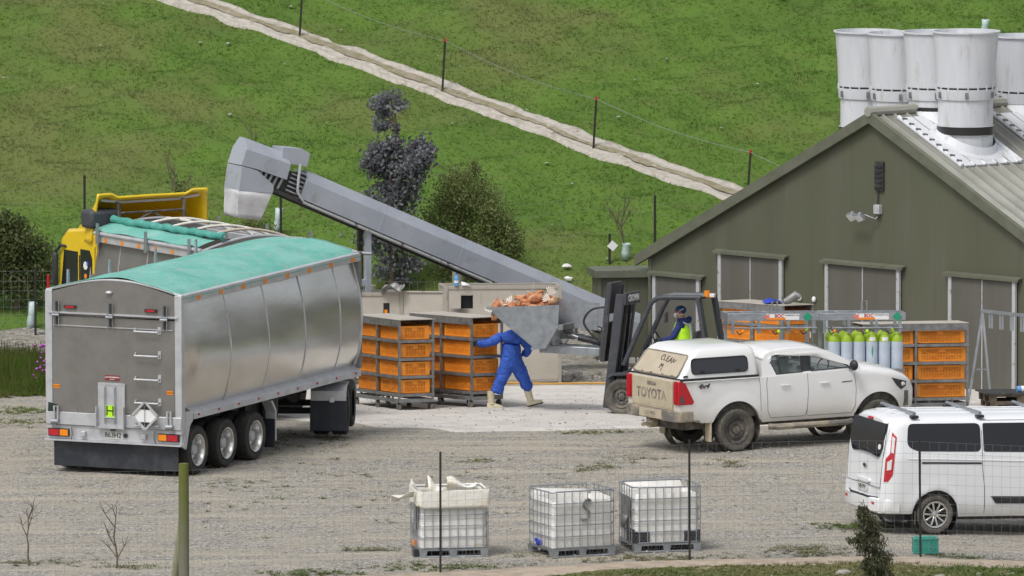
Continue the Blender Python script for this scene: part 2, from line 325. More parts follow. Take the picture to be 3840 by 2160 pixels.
# ------------------------------------------------------------------ ground, hill, track
def axis(a, b, fine0, fine1, df, dc):
    l = [a]
    while l[-1] < b: l.append(l[-1] + (df if fine0 <= l[-1] < fine1 else max(df, min(dc, .25 * min(abs(l[-1] - fine0), abs(l[-1] - fine1)) + df))))
    return l
def sheet(name, xs, ys, fz, m, kind='structure'):
    X, Y = np.meshgrid(xs, ys); Z = fz(X, Y); n = len(xs)
    v = np.stack([X.ravel(), Y.ravel(), Z.ravel()], 1)
    i = np.arange((len(ys) - 1) * n).reshape(-1, n)[:, :-1].ravel()
    f = np.stack([i, i + 1, i + n + 1, i + n], 1)
    me = bpy.data.meshes.new(name); me.from_pydata(v.tolist(), [], f.tolist()); me.materials.append(m); me.polygons.foreach_set('use_smooth', [True] * len(f))
    o = bpy.data.objects.new(name, me); COL.objects.link(o); o['kind'] = kind; return o
def fz_yard(X, Y):
    return zgn(X, Y) + .012 * np.sin(X * 2.1 + Y * .4) * np.sin(Y * 2.7) + .01 * np.sin(X * .7 - Y * 1.9) - .004
xs = axis(-420, 420, -13, 13, .35, 60)
sheet('gravel_yard', xs, axis(-420, 31.0, -14, 31, .35, 60) [:-1] + [31.4], fz_yard, MT['gravel'])
hx = axis(-420, 420, -13, 13, .14, 60)
sheet('grass_hill', hx, [31.4] + axis(31.6, 700, 31.6, 62, .14, 60), lambda X, Y: zgn(X, Y) + bumps(X, Y), MT['hill'])
def ribbon(name, A, Bp, nu, nv, dz, m, edge=.12, seed=1, fz=zgn, hump=None, kind='structure', parent=None):
    """a sheet between polylines A and Bp lying on the ground, with ragged long edges"""
    r = np.random.default_rng(seed)
    def sample(P, n):
        P = np.array(P, float); d = np.r_[0, np.cumsum(np.hypot(*np.diff(P, axis=0).T))]; t = np.linspace(0, d[-1], n); return np.stack([np.interp(t, d, P[:, 0]), np.interp(t, d, P[:, 1])], 1)
    a, b = sample(A, nu), sample(Bp, nu)
    sm = lambda q: np.convolve(np.convolve(q, np.ones(7) / 7, 'same') * 1.6 + .35 * q, np.ones(2) / 2, 'same')
    ra, rb = sm(r.normal(0, edge, nu)), sm(r.normal(0, edge, nu)); dirn = (b - a) / np.maximum(1e-6, np.linalg.norm(b - a, axis=1))[:, None]
    a = a + dirn * ra[:, None]; b = b + dirn * rb[:, None]
    t = np.linspace(0, 1, nv); P = a[:, None, :] * (1 - t)[None, :, None] + b[:, None, :] * t[None, :, None]
    X, Y = P[..., 0], P[..., 1]; Z = fz(X, Y) + dz + (hump(t)[None, :] * np.ones((nu, 1)) if hump is not None else 0) + r.normal(0, .004, X.shape)
    v = np.stack([X.ravel(), Y.ravel(), Z.ravel()], 1); i = np.arange((nu - 1) * nv).reshape(-1, nv)[:, :-1].ravel(); f = np.stack([i, i + nv, i + nv + 1, i + 1], 1)
    me = bpy.data.meshes.new(name); me.from_pydata(v.tolist(), [], f.tolist()); me.materials.append(m); me.polygons.foreach_set('use_smooth', [True] * len(f))
    o = bpy.data.objects.new(name, me); COL.objects.link(o); o['kind'] = kind; o.parent = parent; return o
ribbon('concrete_pad', [(-6, 15.4), (-3.1, 14.0), (-2, 12.2), (-1.0, 11.3), (1, 11.6), (2.6, 12.5), (7, 13.6), (16, 14.2)], [(-6, 24.4), (-2.2, 24.5), (1.5, 25.0), (6, 25.3), (10, 24), (16, 22)], 140, 60, .03, MT['concrete'], edge=.12, hump=lambda t: -.06 * (np.abs(t - .5) > .497))
ribbon('stony_bank', [(-14, 29), (0, 28.6), (1.6, 28.0), (5, 29)], [(-14, 33.4), (0, 33.9), (1.6, 34.6), (5, 33.9)], 90, 30, .05, MT['bank'], edge=.25, seed=3, fz=lambda X, Y: zgn(X, Y) + bumps(X, Y), hump=lambda t: .1 * np.sin(t * 3.14) - .1 * (np.abs(t - .5) > .48))
hz = lambda X, Y: zgn(X, Y) + bumps(X, Y)
TR = [(-26, 73.5), (-14, 60.5), (-9.6, 55.6), (-7.3, 53.0), (-4.58, 50.45), (-1.46, 47.3), (1.77, 43.92), (4.56, 41.3), (8, 38.4)]
off = lambda P, d, e: [(x + d * .72, y + e) for x, y in P]
ribbon('dirt_track', off(TR, -.18, -.40), off(TR, .19, .42), 520, 16, .075, MT['track'], edge=.05, seed=5, fz=hz, hump=lambda t: -.035 * (np.exp(-((t - .26) / .1) ** 2) + np.exp(-((t - .76) / .1) ** 2)) - .10 * (np.abs(t - .5) > .48))
ribbon('track_crown', off(TR, -.05, -.10), off(TR, .05, .11), 460, 5, .083, MT['track_mid'], edge=.05, seed=6, fz=hz)
for k, (a0, a1) in enumerate((((-14, 46.2), (14, 33.0)),)): pass
# worn pale patches by the track and on the slope
ST = [(-6.6, -11.2), (-2.9, -10.75), (-.6, -9.95), (.9, -9.1), (3.0, -8.35), (4.9, -8.25), (7.0, -7.75), (12, -7.1)]
ribbon('soil_strip', ST, [(x, y - 1.5) for x, y in ST], 140, 12, .02, MT['soil'], edge=.10, seed=8, hump=lambda t: .05 * np.sin(t * 3.1) - .04 * (np.abs(t - .5) > .47))
ribbon('grass_verge', [(-1.5, -13), (.3, -11.1), (1.9, -10.0), (4.0, -9.3), (6.2, -8.75), (8.6, -8.3), (12, -7.7)], [(-1.5, -40), (.3, -40), (1.9, -40), (4, -40), (6.2, -40), (8.6, -40), (12, -40)], 120, 60, .05, MT['verge'], edge=.16, seed=9)

def scatter(name, pts, rot, sc, tmpl_v, tmpl_f, m, kind='stuff'):
    """many copies of a tiny template joined in one mesh"""
    n = len(pts); tv = np.array(tmpl_v, float); tf = np.array(tmpl_f); k = len(tv)
    c, s_ = np.cos(rot), np.sin(rot)
    X = (tv[None, :, 0] * c[:, None] - tv[None, :, 1] * s_[:, None]) * sc[:, None, 0]; Y = (tv[None, :, 0] * s_[:, None] + tv[None, :, 1] * c[:, None]) * sc[:, None, 0]; Z = tv[None, :, 2] * sc[:, None, 1]
    v = np.stack([X, Y, Z], 2) + pts[:, None, :]
    f = (tf[None] + (np.arange(n) * k)[:, None, None]).reshape(-1, tf.shape[1])
    me = bpy.data.meshes.new(name); v = v.reshape(-1, 3)
    me.vertices.add(len(v)); me.vertices.foreach_set('co', v.ravel()); nf, fw = f.shape
    me.loops.add(nf * fw); me.loops.foreach_set('vertex_index', f.ravel()); me.polygons.add(nf); me.polygons.foreach_set('loop_start', np.arange(nf) * fw); me.polygons.foreach_set('loop_total', np.full(nf, fw)); me.update(); me.validate()
    me.materials.append(m); o = bpy.data.objects.new(name, me); COL.objects.link(o); o['kind'] = kind; return o
def tuft(nb, h, spread, wd, seed):
    r = random.Random(seed); v = []; f = []
    for i in range(nb):
        a = r.random() * 6.28; d = r.random() * spread * .5; x, y = d * math.cos(a), d * math.sin(a); lx, ly = spread * math.cos(a) * (.3 + r.random()), spread * math.sin(a) * (.3 + r.random()); px, py = -math.sin(a) * wd, math.cos(a) * wd; hh = h * (.6 + .6 * r.random())
        n = len(v); v += [(x - px, y - py, -.01), (x + px, y + py, -.01), (x + lx, y + ly, hh)]; f.append((n, n + 1, n + 2))
    return v, f
def track_y(x): return np.interp(x, [p[0] for p in TR], [p[1] for p in TR])
N1 = 130000
px = rng.uniform(-12, 12, N1); py = rng.uniform(33.2, 62, N1)
clump = np.sin(px * 2.3 + 1.3 * np.sin(py * 1.7)) * np.sin(py * 2.9 + np.sin(px * 3.1)) + .6 * np.sin(px * .9 - py * .6)
bare = (np.sin(px * 1.7 + 3) * np.sin(py * 1.9 + px * .6) + .5 * np.sin(px * 5 + py * 4)) > 1.25
dt = np.abs(py - track_y(px)); kp = (dt > .27 + .26 * rng.random(N1)) & ~((py < 34.6) & (rng.random(N1) < .7)) & ~bare & ((px < 6.5) | (py > 41))
px, py, clump = px[kp], py[kp], clump[kp]
h = (.55 + .45 * rng.random(len(px))) * (1.0 + .35 * np.clip(clump, -.6, 1.2))
scatter('pasture_grass', np.stack([px, py, hz(px, py) + .0], 1), rng.uniform(0, 6.28, len(px)), np.stack([.8 + .5 * rng.random(len(px)), h], 1), *tuft(3, .05, .05, .006, 3), MT['blade'])
# rank grass on the bank by the gravel, left
N2 = 5200; px = rng.uniform(-13, -4.5, N2); py = rng.uniform(21.2, 31, N2); kp = py > 21.6 + .5 * np.sin(px * 2.1) + .5 * rng.random(N2); px, py = px[kp], py[kp]
scatter('rank_grass', np.stack([px, py, zgn(px, py)], 1), rng.uniform(0, 6.28, len(px)), np.stack([.8 + .6 * rng.random(len(px)), (.35 + .65 * rng.random(len(px))) * np.clip((py - 21) / 3.5, .25, 1.0)], 1), *tuft(9, .62, .2, .014, 5), MT['tallgrass'])
# low weeds on the yard
wp = []
for cx, cy, n, rx, ry in [(-9.2, 14, 60, .8, 1.6), (-9.3, 17.5, 90, .9, 1.2), (-1.2, -9.3, 110, 1.3, .7), (2.6, -8.2, 90, 1.2, .5), (.4, -7.6, 60, .5, .5), (6.0, -3.6, 90, .6, .5), (5.2, -7.4, 60, .8, .5), (-8.6, -8.7, 60, 1.6, .5), (-3.5, -10.2, 60, 1.0, .4), (1.5, 5.2, 26, .4, .9), (2.2, 6.6, 26, .5, .6), (-.7, 6.0, 20, .4, .4), (1.6, 11.2, 36, .9, .5), (-5, 1.5, 60, 3, 4), (-1, 2, 90, 4, 5), (-3.9, 9.6, 60, 1.0, 2.4), (7.6, -7.2, 50, .7, .3), (-6.5, -9.3, 40, .6, .3), (3.9, 6.0, 16, .6, .8), (5.0, -6.6, 60, .5, .35), (-2.4, -6.9, 40, .4, .3)]:
    for _ in range(int(n * 1.2)): wp.append((rng.normal(cx, rx * .55), rng.normal(cy, ry * .55)))
wp = np.array(wp); scatter('yard_weeds', np.stack([wp[:, 0], wp[:, 1], zgn(wp[:, 0], wp[:, 1])], 1), rng.uniform(0, 6.28, len(wp)), np.stack([.6 + .8 * rng.random(len(wp)), .4 + .7 * rng.random(len(wp))], 1), *tuft(9, .036, .10, .012, 9), MT['verge'])
N3 = 15000; px = rng.uniform(-1.5, 11, N3); py = rng.uniform(-14, -7.6, N3); lim = np.interp(px, [-1.5, .3, 1.9, 4, 6.2, 8.6, 12], [-13, -11.2, -10.1, -9.4, -8.85, -8.4, -7.8]); kp = py < lim - .05; px, py = px[kp], py[kp]
scatter('verge_grass', np.stack([px, py, zgn(px, py) + .05], 1), rng.uniform(0, 6.28, len(px)), np.stack([.6 + .5 * rng.random(len(px)), .3 + .5 * rng.random(len(px))], 1), *tuft(5, .07, .06, .009, 11), MT['verge'])
OCT = ([(1, .1, 0), (.1, .8, .1), (-.9, .1, 0), (.1, -.8, .05), (.15, .1, .6), (-.1, 0, -.4)], [(0, 1, 4), (1, 2, 4), (2, 3, 4), (3, 0, 4), (1, 0, 5), (2, 1, 5), (3, 2, 5), (0, 3, 5)])
def stones(name, n, x0, x1, y0, y1, s0, s1, m, fz=zgn, dz=0.004, keep=None):
    px = rng.uniform(x0, x1, n); py = rng.uniform(y0, y1, n)
    if keep is not None: k = keep(px, py); px, py = px[k], py[k]
    s_ = s0 + (s1 - s0) * rng.random(len(px)) ** 4
    return scatter(name, np.stack([px, py, fz(px, py) + dz], 1), rng.uniform(0, 6.28, len(px)), np.stack([s_, s_ * (.4 + .4 * rng.random(len(px)))], 1), *OCT, m)
stones('gravel_stones', 12000, -10.5, 10.5, -13, 12.5, .008, .048, MT['stone'], keep=lambda x, y: (y > -9.3 - .0 * x) & ~((y > 11.4) & (x > -1.6)))
stones('bank_stones', 1500, .2, 2.3, 25.6, 34, .015, .09, MT['rock'], fz=hz, dz=.05)
stones('verge_stones', 700, -1.2, 10.5, -12.5, -7.6, .012, .05, MT['stone'], dz=.06)
stones('hill_stones', 110, -11, 6, 36, 58, .02, .09, MT['stone'], fz=hz, dz=.06)
stones('track_stones', 900, -11, 7, 38, 60, .015, .06, MT['stone'], fz=hz, dz=.09, keep=lambda x, y: np.abs(y - track_y(x)) < .75)
stones('pad_litter', 900, -3, 4.5, 11.8, 22, .008, .03, MT['bark'], dz=.035)
def rock(x, y, r, label, dz=0, group=None):
    b = B(); b.ell((0, 0, 0), (r, r * .75, r * .6), 9, 6, .35); o = b.build('rock', MT['rock'], smooth=50); o.location = (x, y, zh(x, y) + dz + r * .2); o.rotation_euler = (0, 0, random.random() * 6); return tag(o, label, 'rock', group)
rock(1.22, 27.4, .2, 'grey boulder lying on the stony ground left of the small shed'); rock(1.05, 26.2, .16, 'flat grey rock in front of the boulders beside the small shed'); rock(.98, 27.9, .13, 'smaller grey rock next to the right edge of the beige pen'); rock(1.5, 26.9, .14, 'rounded rock beside the small shed footing')
rock(5.62, -10.6, .15, 'pale stone half sunk in the near grass verge, between sapling and fence post'); rock(7.25, -10.7, .14, 'pale stone at the bottom right in the near grass verge'); rock(7.95, -9.8, .09, 'small pale stone on the verge near the right edge of the picture')

# ------------------------------------------------------------------ shed
SY, SX = 30.22, 2.75
shed = thing('shed', 'large olive green gable shed with four grey doors and white roof fans', 'shed', SX, SY, -47)
WD, EV, RI, LN = 12.7, 2.34, 3.08, 14.0
def zr(x): return EV + RI * (1 - abs(x - WD / 2) / (WD / 2))
nP = 11
for i in range(nP):
    x0, x1 = i * WD / nP + .0012, (i + 1) * WD / nP - .0012; xm = WD / 2
    poly = [(x0, -.6), (x1, -.6), (x1, zr(x1))] + ([(xm, zr(xm))] if x0 < xm < x1 else []) + [(x0, zr(x0))]
    B().prism(poly, 'y', 0, .06).build('wall_panel', MT['olive'], shed)
B().prism([(0, -.6), (WD, -.6), (WD, EV - .01), (WD / 2, EV + RI - .01), (0, EV - .01)], 'y', .07, .12).build('backing_wall', MT['olive'], shed)
B().box(0, .08, .12, LN, -.6, EV).box(WD - .08, WD, .12, LN, -.6, EV).build('side_wall', MT['olive'], shed)
sl = math.hypot(WD / 2, RI); a_ = math.atan2(RI, WD / 2)
for sgn in (-1, 1):       # ribbed roof slopes; ribs run from ridge to eave
    prof = []; yy = -.12; pitch = .33
    while yy < LN:
        prof += [(yy, 0), (yy + pitch - .075, 0), (yy + pitch - .055, .036), (yy + pitch - .02, .036)]; yy += pitch
    R_ = []
    for e in (-.01, sl + .3):
        R_.append([(WD / 2 + sgn * (e * math.cos(a_)) + sgn * q * math.sin(a_), y_, EV + RI + .05 - e * math.sin(a_) + q * math.cos(a_)) for y_, q in prof])
    b = B(); b.loft(R_, caps=False, ring=False); b.build('roof', MT['roof'], shed, smooth=20, solid=.02)
    b = B(); x0, x1 = WD / 2, WD / 2 + sgn * (WD / 2 + .3)
    b.add([(x0, -.14, EV + RI + .10), (x1, -.14, zr(0) - .3 * RI / (WD / 2) + .10), (x1, -.14, EV - .3 * RI / (WD / 2) - .12), (x0, -.14, EV + RI - .12),
           (x0, -.06, EV + RI + .12), (x1, -.06, zr(0) - .3 * RI / (WD / 2) + .12), (x1, -.06, EV - .3 * RI / (WD / 2) - .12), (x0, -.06, EV + RI - .12)],
          [(0, 1, 2, 3), (7, 6, 5, 4), (0, 4, 5, 1), (1, 5, 6, 2), (2, 6, 7, 3), (3, 7, 4, 0)])
    b.build('barge_board', MT['olive_trim'], shed)
B().tube([(WD / 2, -.16, EV + RI + .10), (WD / 2, LN, EV + RI + .10)], .10, 8).build('ridge_cap', MT['roof'], shed)
B().box(-.03, .06, -.02, .0, -.6, EV + .02).build('corner_trim', MT['olive_trim'], shed)
for k, (x0, x1, h, tw) in enumerate([(.17, 1.5, 1.95, 1), (2.05, 3.86, 2.5, 2), (5.09, 7.16, 2.5, 2), (8.53, 10.36, 2.47, 2)]):
    dr = B().box(x0, x1, -.03, -.002, -.5, h).build('door_surround', MT['dark_steel'], shed)
    n = tw
    for q in range(n):
        a0 = x0 + .06 + (x1 - x0 - .12) * q / n; a1 = x0 + .06 + (x1 - x0 - .12) * (q + 1) / n
        B().box(a0 + .008, a1 - .008, -.06, -.031, -.5, h - .05).build('door_leaf', MT['door'], dr, bevel=.004)
        if q: B().box(a0 - .012, a0 + .012, -.075, -.061, -.5, h - .05).build('cover_strip', MT['door_trim'], dr)
    for xx in (x0, x1 - .07): B().box(xx - .01, xx + .075, -.09, -.031, -.5, h - .04).build('door_jamb', MT['door_trim'], dr, bevel=.004)
    B().prism([(-.001, h + .05), (-.13, h + .015), (-.13, h - .04), (-.12, h - .04), (-.11, h - .005), (-.001, h + .01)], 'x', x0 - .12, x1 + .12).build('lintel_flashing', MT['olive_trim'], dr)
# gable fittings: vent, floodlight and its box
vx = WD / 2 + .2
v = B().box(vx - .12, vx + .12, -.05, 0, 3.98, 4.55).build('gable_vent', MT['dark_steel'], shed)
for q in range(5): B().box(vx - .09, vx + .09, -.075, -.051, 4.03 + q * .1, 4.06 + q * .1).build('louvre', MT['black'], v)
B().tube([(vx - .02, -.02, 4.0), (vx - .04, -.03, 3.85), (vx - .04, -.03, 3.72)], .012, 5).build('cable', MT['black'], shed)
fl = B().box(vx - .1, vx + .06, -.1, 0, 3.52, 3.7).build('junction_box', MT['door_trim'], shed, bevel=.01)
B().tube([(vx - .02, -.02, 3.5), (vx - .03, -.1, 3.42), (vx - .22, -.22, 3.5)], .018, 5).build('bracket', MT['galv_dull'], fl)
for dx in (-.28, -.5):
    b = B(); b.T = M.Translation((vx + dx, -.27, 3.46)) @ M.Rotation(rad(35), 4, 'X') @ M.Rotation(rad(-20), 4, 'Y'); b.box(-.13, .09, -.04, .04, -.09, .09); lm = b.build('floodlight', MT['galv'], shed, bevel=.012)
    b = B(); b.T = M.Translation((vx + dx, -.27, 3.46)) @ M.Rotation(rad(35), 4, 'X') @ M.Rotation(rad(-20), 4, 'Y'); b.box(-.11, .07, -.05, -.041, -.07, .07); b.build('lens', MT['clear'], lm)
for xx in (4.22, 4.62, 5.42 - .45 + .05): B().ell((xx + .1, -.03, 1.72), (.05, .04, .06), 8, 6).build('vent_knob', MT['white'], shed)
B().box(4.62, 4.68, -.04, -.001, .95, 1.08).build('switch', MT['white'], shed)
# roof fan stacks
def chimney(xl, yl, top, r0=.54, band=1.86, plate=True):
    zb = zr(xl); H_ = top - zb; st = -r0 * .48
    c = B().lathe([(r0, st), (r0, H_ - 1.34), (r0 + .025, H_ - 1.34), (r0 + .025, H_ - 1.13)], n=40).build('fan_stack', MT['white_fibre'], shed); c.location = (xl, yl, zb)
    B().lathe([(r0 + .03, H_ - 1.335), (r0 + .05, H_ - 1.16), (r0 + .05, H_ - 1.135), (r0 + .015, H_ - 1.13), (r0 + .015, H_ - 1.095), (r0 + .045, H_ - 1.09), (r0 + .06, H_ - .6), (r0 + .105, H_ - .03), (r0 + .14, H_ - .03), (r0 + .14, H_), (r0 + .09, H_), (r0 + .03, H_ - .5), (r0 - .03, H_ - .7)], n=44).build('outlet_cone', MT['white_fibre'], c)
    B().lathe([(r0 + .02, H_ - 1.128), (r0 + .024, H_ - 1.097)], n=40).build('slot_ring', MT['dark_steel'], c)
    for q in range(18):
        an = q * 2 * math.pi / 18; e = r0 + .042
        o = B().box(-.014, .014, -.012, .012, -.05, .06).build('rib', MT['white_fibre'], c); o.location = (e * math.cos(an), e * math.sin(an), H_ - 1.10); o.rotation_euler = (0, 0, an)
    for q in range(6):
        an = q * 2 * math.pi / 6 + .3; e = r0 + .055
        o = B().box(-.02, .015, -.03, .03, -.07, .05).build('latch', MT['galv_dull'], c); o.location = (e * math.cos(an), e * math.sin(an), H_ - 1.23); o.rotation_euler = (0, 0, an)
    B().lathe([(r0 + .01, H_ - band - .16), (r0 + .025, H_ - band - .15), (r0 + .025, H_ - band - .01), (r0 + .01, H_ - band)], n=40).build('black_band', MT['rubber_band'], c)
    for e in (-.175, 0): B().lathe([(r0 + .005, H_ - band + e - .012), (r0 + .03, H_ - band + e), (r0 + .005, H_ - band + e + .012)], n=40).build('clamp', MT['alu_rail'], c)
    if plate:
        f = B(); f.T = M.Rotation(a_, 4, 'Y'); f.box(-1.05, .9, -.95, .7, .05, .08); f.lathe([(r0 + .22, .083), (r0 + .1, .11), (r0 + .005, .24)], n=36).build('roof_flashing', MT['white_fibre'], c)
        f = B(); f.T = M.Rotation(a_, 4, 'Y')
        for yy in (-.95, .7): f.tube([(-1.05, yy, .09), (.92, yy, .09)], .05, 8)
        for q in range(-2, 3): f.tube([(.80, q * .3, .085), (.92, q * .3, .085)], .035, 6)
        f.build('flashing_rib', MT['white_fibre'], c)
        f = B(); f.T = M.Rotation(a_, 4, 'Y')
        for q in range(9): f.tube([(-.9 + q * .21, -1.0, .15), (-.86 + q * .21, -.9, .15)], .02, 5)
        f.build('flashing_screws', MT['galv_dull'], c)['kind'] = 'stuff'
    else:
        f = B(); f.lathe([(r0 + .35, -.38), (r0 + .12, -.1), (r0 + .005, .1)], n=36).build('roof_flashing', MT['white_fibre'], c)
    return c
chimney(7.5, 1.4, 7.10)
chimney(6.38, 1.68, 7.02, r0=.53, band=1.47, plate=False); chimney(5.05, 2.0, 6.91, r0=.53, band=1.5, plate=False); chimney(3.8, 2.33, 6.87, r0=.53, band=1.9, plate=False)
chimney(6.38, 4.2, 6.82, band=1.47, plate=False); chimney(7.6, 3.9, 6.86, band=1.86); chimney(5.05, 4.5, 6.70, band=1.5, plate=False)
# ------------------------------------------------------------------ wheels
def wheel(parent, loc, r, wd, rr, rim_m, dish=.12, side=-1, style='truck', tyre_m=None, name='wheel', yaw=0):
    """axle along local y, visible face towards side*y"""
    s = side; n = 48; tw = wd / 2
    pr = [(rr, -tw + .03), (r * .80, -tw - .004), (r * .93, -tw + .002), (r * .985, -tw + .02)]
    k = 5
    for q in range(k):
        a = -tw + .03 + (wd - .06) * q / k; e = -tw + .03 + (wd - .06) * (q + 1) / k
        pr += [(r, a), (r, e - .012), (r - .012, e - .010), (r - .012, e - .002)]
    pr += [(r * .985, tw - .02), (r * .93, tw - .002), (r * .80, tw + .004), (rr, tw - .03)]
    L_ = len(pr)
    def md(i, kk): return (-.014 if kk % 2 else 0) if (3 <= i <= 7 or L_ - 9 <= i <= L_ - 4) and kk % 2 else 0
    o = B().lathe([(a, h * s) for a, h in pr], (0, 0, 0), (0, 1, 0), n, md).build(name, tyre_m or MT['tyre'], parent, smooth=30); o.location = loc; o.rotation_euler = (0, 0, yaw)
    b = B()
    if style == 'truck':
        b.lathe([(rr + .012, (tw - .02) * s), (rr + .012, (tw + .002) * s), (rr - .015, (tw - .01) * s), (rr - .035, (tw - .06) * s), (rr - .05, (tw - dish) * s), (rr * .55, (tw - dish - .03) * s), (rr * .5, (tw - dish) * s), (0.001, (tw - dish) * s)], (0, 0, 0), (0, 1, 0), 40)
    elif style == 'steel':
        b.lathe([(rr + .01, (tw - .03) * s), (rr + .01, (tw - .004) * s), (rr - .012, (tw - .012) * s), (rr - .03, (tw - .05) * s), (rr * .74, (tw - .055) * s), (rr * .68, (tw - .035) * s), (rr * .5, (tw - .03) * s), (rr * .34, (tw - .055) * s), (rr * .30, (tw - .02) * s), (.001, (tw - .012) * s)], (0, 0, 0), (0, 1, 0), 40)
    else:
        b.lathe([(rr + .008, (tw - .02) * s), (rr + .008, (tw - .003) * s), (rr - .018, (tw - .008) * s), (rr - .03, (tw - .05) * s), (rr * .85, (tw - .14) * s)], (0, 0, 0), (0, 1, 0), 40)
    rim = b.build('rim', rim_m, o)
    h = B()
    if style == 'truck':
        h.lathe([(rr * .42, (tw - dish + .002) * s), (rr * .38, (tw - dish + .06) * s), (rr * .3, (tw - dish + .11) * s), (.001, (tw - dish + .12) * s)], (0, 0, 0), (0, 1, 0), 20)
        for q in range(10): a = q * .628; h.cyl((rr * .62 * math.cos(a), (tw - dish - .02) * s, rr * .62 * math.sin(a)), (rr * .62 * math.cos(a), (tw - dish + .03) * s, rr * .62 * math.sin(a)), .013, n=6)
        h.build('hub', MT['alu_rail'], o)
    elif style == 'steel':
        for q in range(6): a = q * 1.047; h.cyl((rr * .42 * math.cos(a), (tw - .05) * s, rr * .42 * math.sin(a)), (rr * .42 * math.cos(a), (tw - .02) * s, rr * .42 * math.sin(a)), .014, n=6)
        for q in range(12): a = q * .5236; h.ell((rr * .60 * math.cos(a), (tw - .034) * s, rr * .60 * math.sin(a)), (.022, .006, .022), 7, 5)
        h.build('wheel_nut', MT['dust_black'], o)
    else:
        bk = B().cyl((0, (tw - .15) * s, 0), (0, (tw - .12) * s, 0), rr * .86, n=28); bk.build('brake_disc', MT['dark_steel'], o)
        for q in range(10):
            a = 2 * math.pi * q / 10 + (.12 if q % 2 else -.12) - .08; c_, s_ = math.cos(a), math.sin(a); a2 = a + (-.10 if q % 2 else .10)
            sp_ = B().bar((rr * .2 * c_, (tw - .045) * s, rr * .2 * s_), (rr * .9 * math.cos(a2), (tw - .02) * s, rr * .9 * math.sin(a2)), .030, .05, (0, 1, 0)); sp_.build('spoke', rim_m, o, bevel=.006)
        h.lathe([(rr * .30, (tw - .06) * s), (rr * .28, (tw - .035) * s), (rr * .14, (tw - .02) * s), (.001, (tw - .015) * s)], (0, 0, 0), (0, 1, 0), 20); h.build('hub', rim_m, o)
    return o
def text(body, size, parent, loc, rot, m, name='lettering', ext=.002, shear=0, cx=True, sx=1, bold=0):
    c = bpy.data.curves.new(name, 'FONT'); c.body = body; c.size = size; c.extrude = ext; c.align_x = 'CENTER' if cx else 'LEFT'; c.align_y = 'CENTER'; c.shear = shear; c.offset = bold; c.resolution_u = 3
    c.materials.append(m); o = bpy.data.objects.new(name, c); COL.objects.link(o); o.parent = parent; o.location = loc; o.rotation_euler = rot; o.scale = (sx, 1, 1); return o
REAR = (rad(90), 0, rad(-90))       # text on a face looking towards -x
RSIDE = (rad(90), 0, 0)             # text on a face looking towards -y

# ------------------------------------------------------------------ bulk trailer
tr = thing('bulk_trailer', 'polished aluminium bulk trailer with domed green tarpaulin, tailgate facing the viewer', 'trailer', -7.17, 4.05, 65.4, tilt=False); tr.matrix_world = tr.matrix_world @ M.Rotation(rad(-.6), 4, 'Y')
HW, TL, ZT, ZS = 1.36, 7.62, 3.30, 1.02
B().box(.3, 7.0, -.5, -.36, .72, 1.0).box(.3, 7.0, .36, .5, .72, 1.0).box(.2, 3.4, -.95, .95, .95, 1.02).build('chassis', MT['dark_steel'], tr)
def side_y(z, x):      # barrel-shaped flank
    t = (z - 1.12) / (ZT - 1.12); e = min(1, max(0, x / .5)) * 1.0
    return 1.20 + (.21 * math.sin(math.pi * min(1, max(0, t)) ** .8) - .10 * max(0, t - .72) ** 1.5 + .006 * math.sin(t * 14 + x * .8)) * (.55 + .45 * e)
seams = [.12, 1.95, 3.55, 5.1, 6.6, 7.5]
for sg in (-1, 1):
    for i in range(5):
        x0, x1 = seams[i] + .006, seams[i + 1] - .006
        b = B(); us = [x0 + (x1 - x0) * k / 10 for k in range(11)]; zs_ = [1.12 + (ZT - .14 - 1.12) * k / 14 for k in range(15)]
        b.grid(lambda x, z: (x, sg * (side_y(z, x) + .006 * math.sin(x * 2.2 + z * 3.1) * math.sin(z * 2 + x)), z), us, zs_)
        b.build('side_panel', MT['alu'], tr, smooth=80)
    for x in seams[1:]:
        B().tube([(x, sg * (side_y(1.12 + 2.0 * k / 14, x) + .003), 1.12 + 2.0 * k / 14) for k in range(15)], .011 if x < 7 else .02, 6).build('weld_seam', MT['alu_rail'], tr)
    B().box(.1, 7.55, *sorted((sg * 1.22, sg * (HW + .01))), ZT - .15, ZT).build('top_rail', MT['alu_rail'], tr, bevel=.012)
    B().prism([(sg * 1.15, ZS), (sg * 1.39, ZS), (sg * 1.39, ZS + .10), (sg * 1.24, ZS + .19), (sg * 1.15, ZS + .19)], 'x', .45, 7.5).build('skirt_rail', MT['alu_rail'], tr)
    for k in range(8): B().box(.62 + k * .93, .76 + k * .93, *sorted((sg * 1.371, sg * 1.378)), ZT - .135, ZT - .045).build('side_reflector', MT['amber'], tr)
    for k in range(9): B().cyl((.62 + k * .83, sg * 1.395, ZS + .07), (.62 + k * .83, sg * 1.408, ZS + .07), .022, n=8).build('marker_light', MT['red'], tr)
    # rear posts
    B().box(-.02, .12, *sorted((sg * (HW - .13), sg * (HW + .01))), .78, ZT).build('corner_post', MT['alu_rail'], tr, bevel=.01)
B().box(7.5, 7.62, -1.36, 1.36, 1.15, ZT + .02).build('headboard', MT['alu_dull'], tr, bevel=.01)
B().prism([(-1.36, ZT)] + [(-1.36 + 2.72 * k / 16, ZT + .235 * math.sin(math.pi * k / 16)) for k in range(1, 16)] + [(1.36, ZT)], 'x', 7.5, 7.62).build('front_arch', MT['alu_rail'], tr)
B().tube([(7.66, -1.55, ZT - .02), (7.66, -1.2, ZT - .02)], .035, 8).build('roller_bracket', MT['galv'], tr)
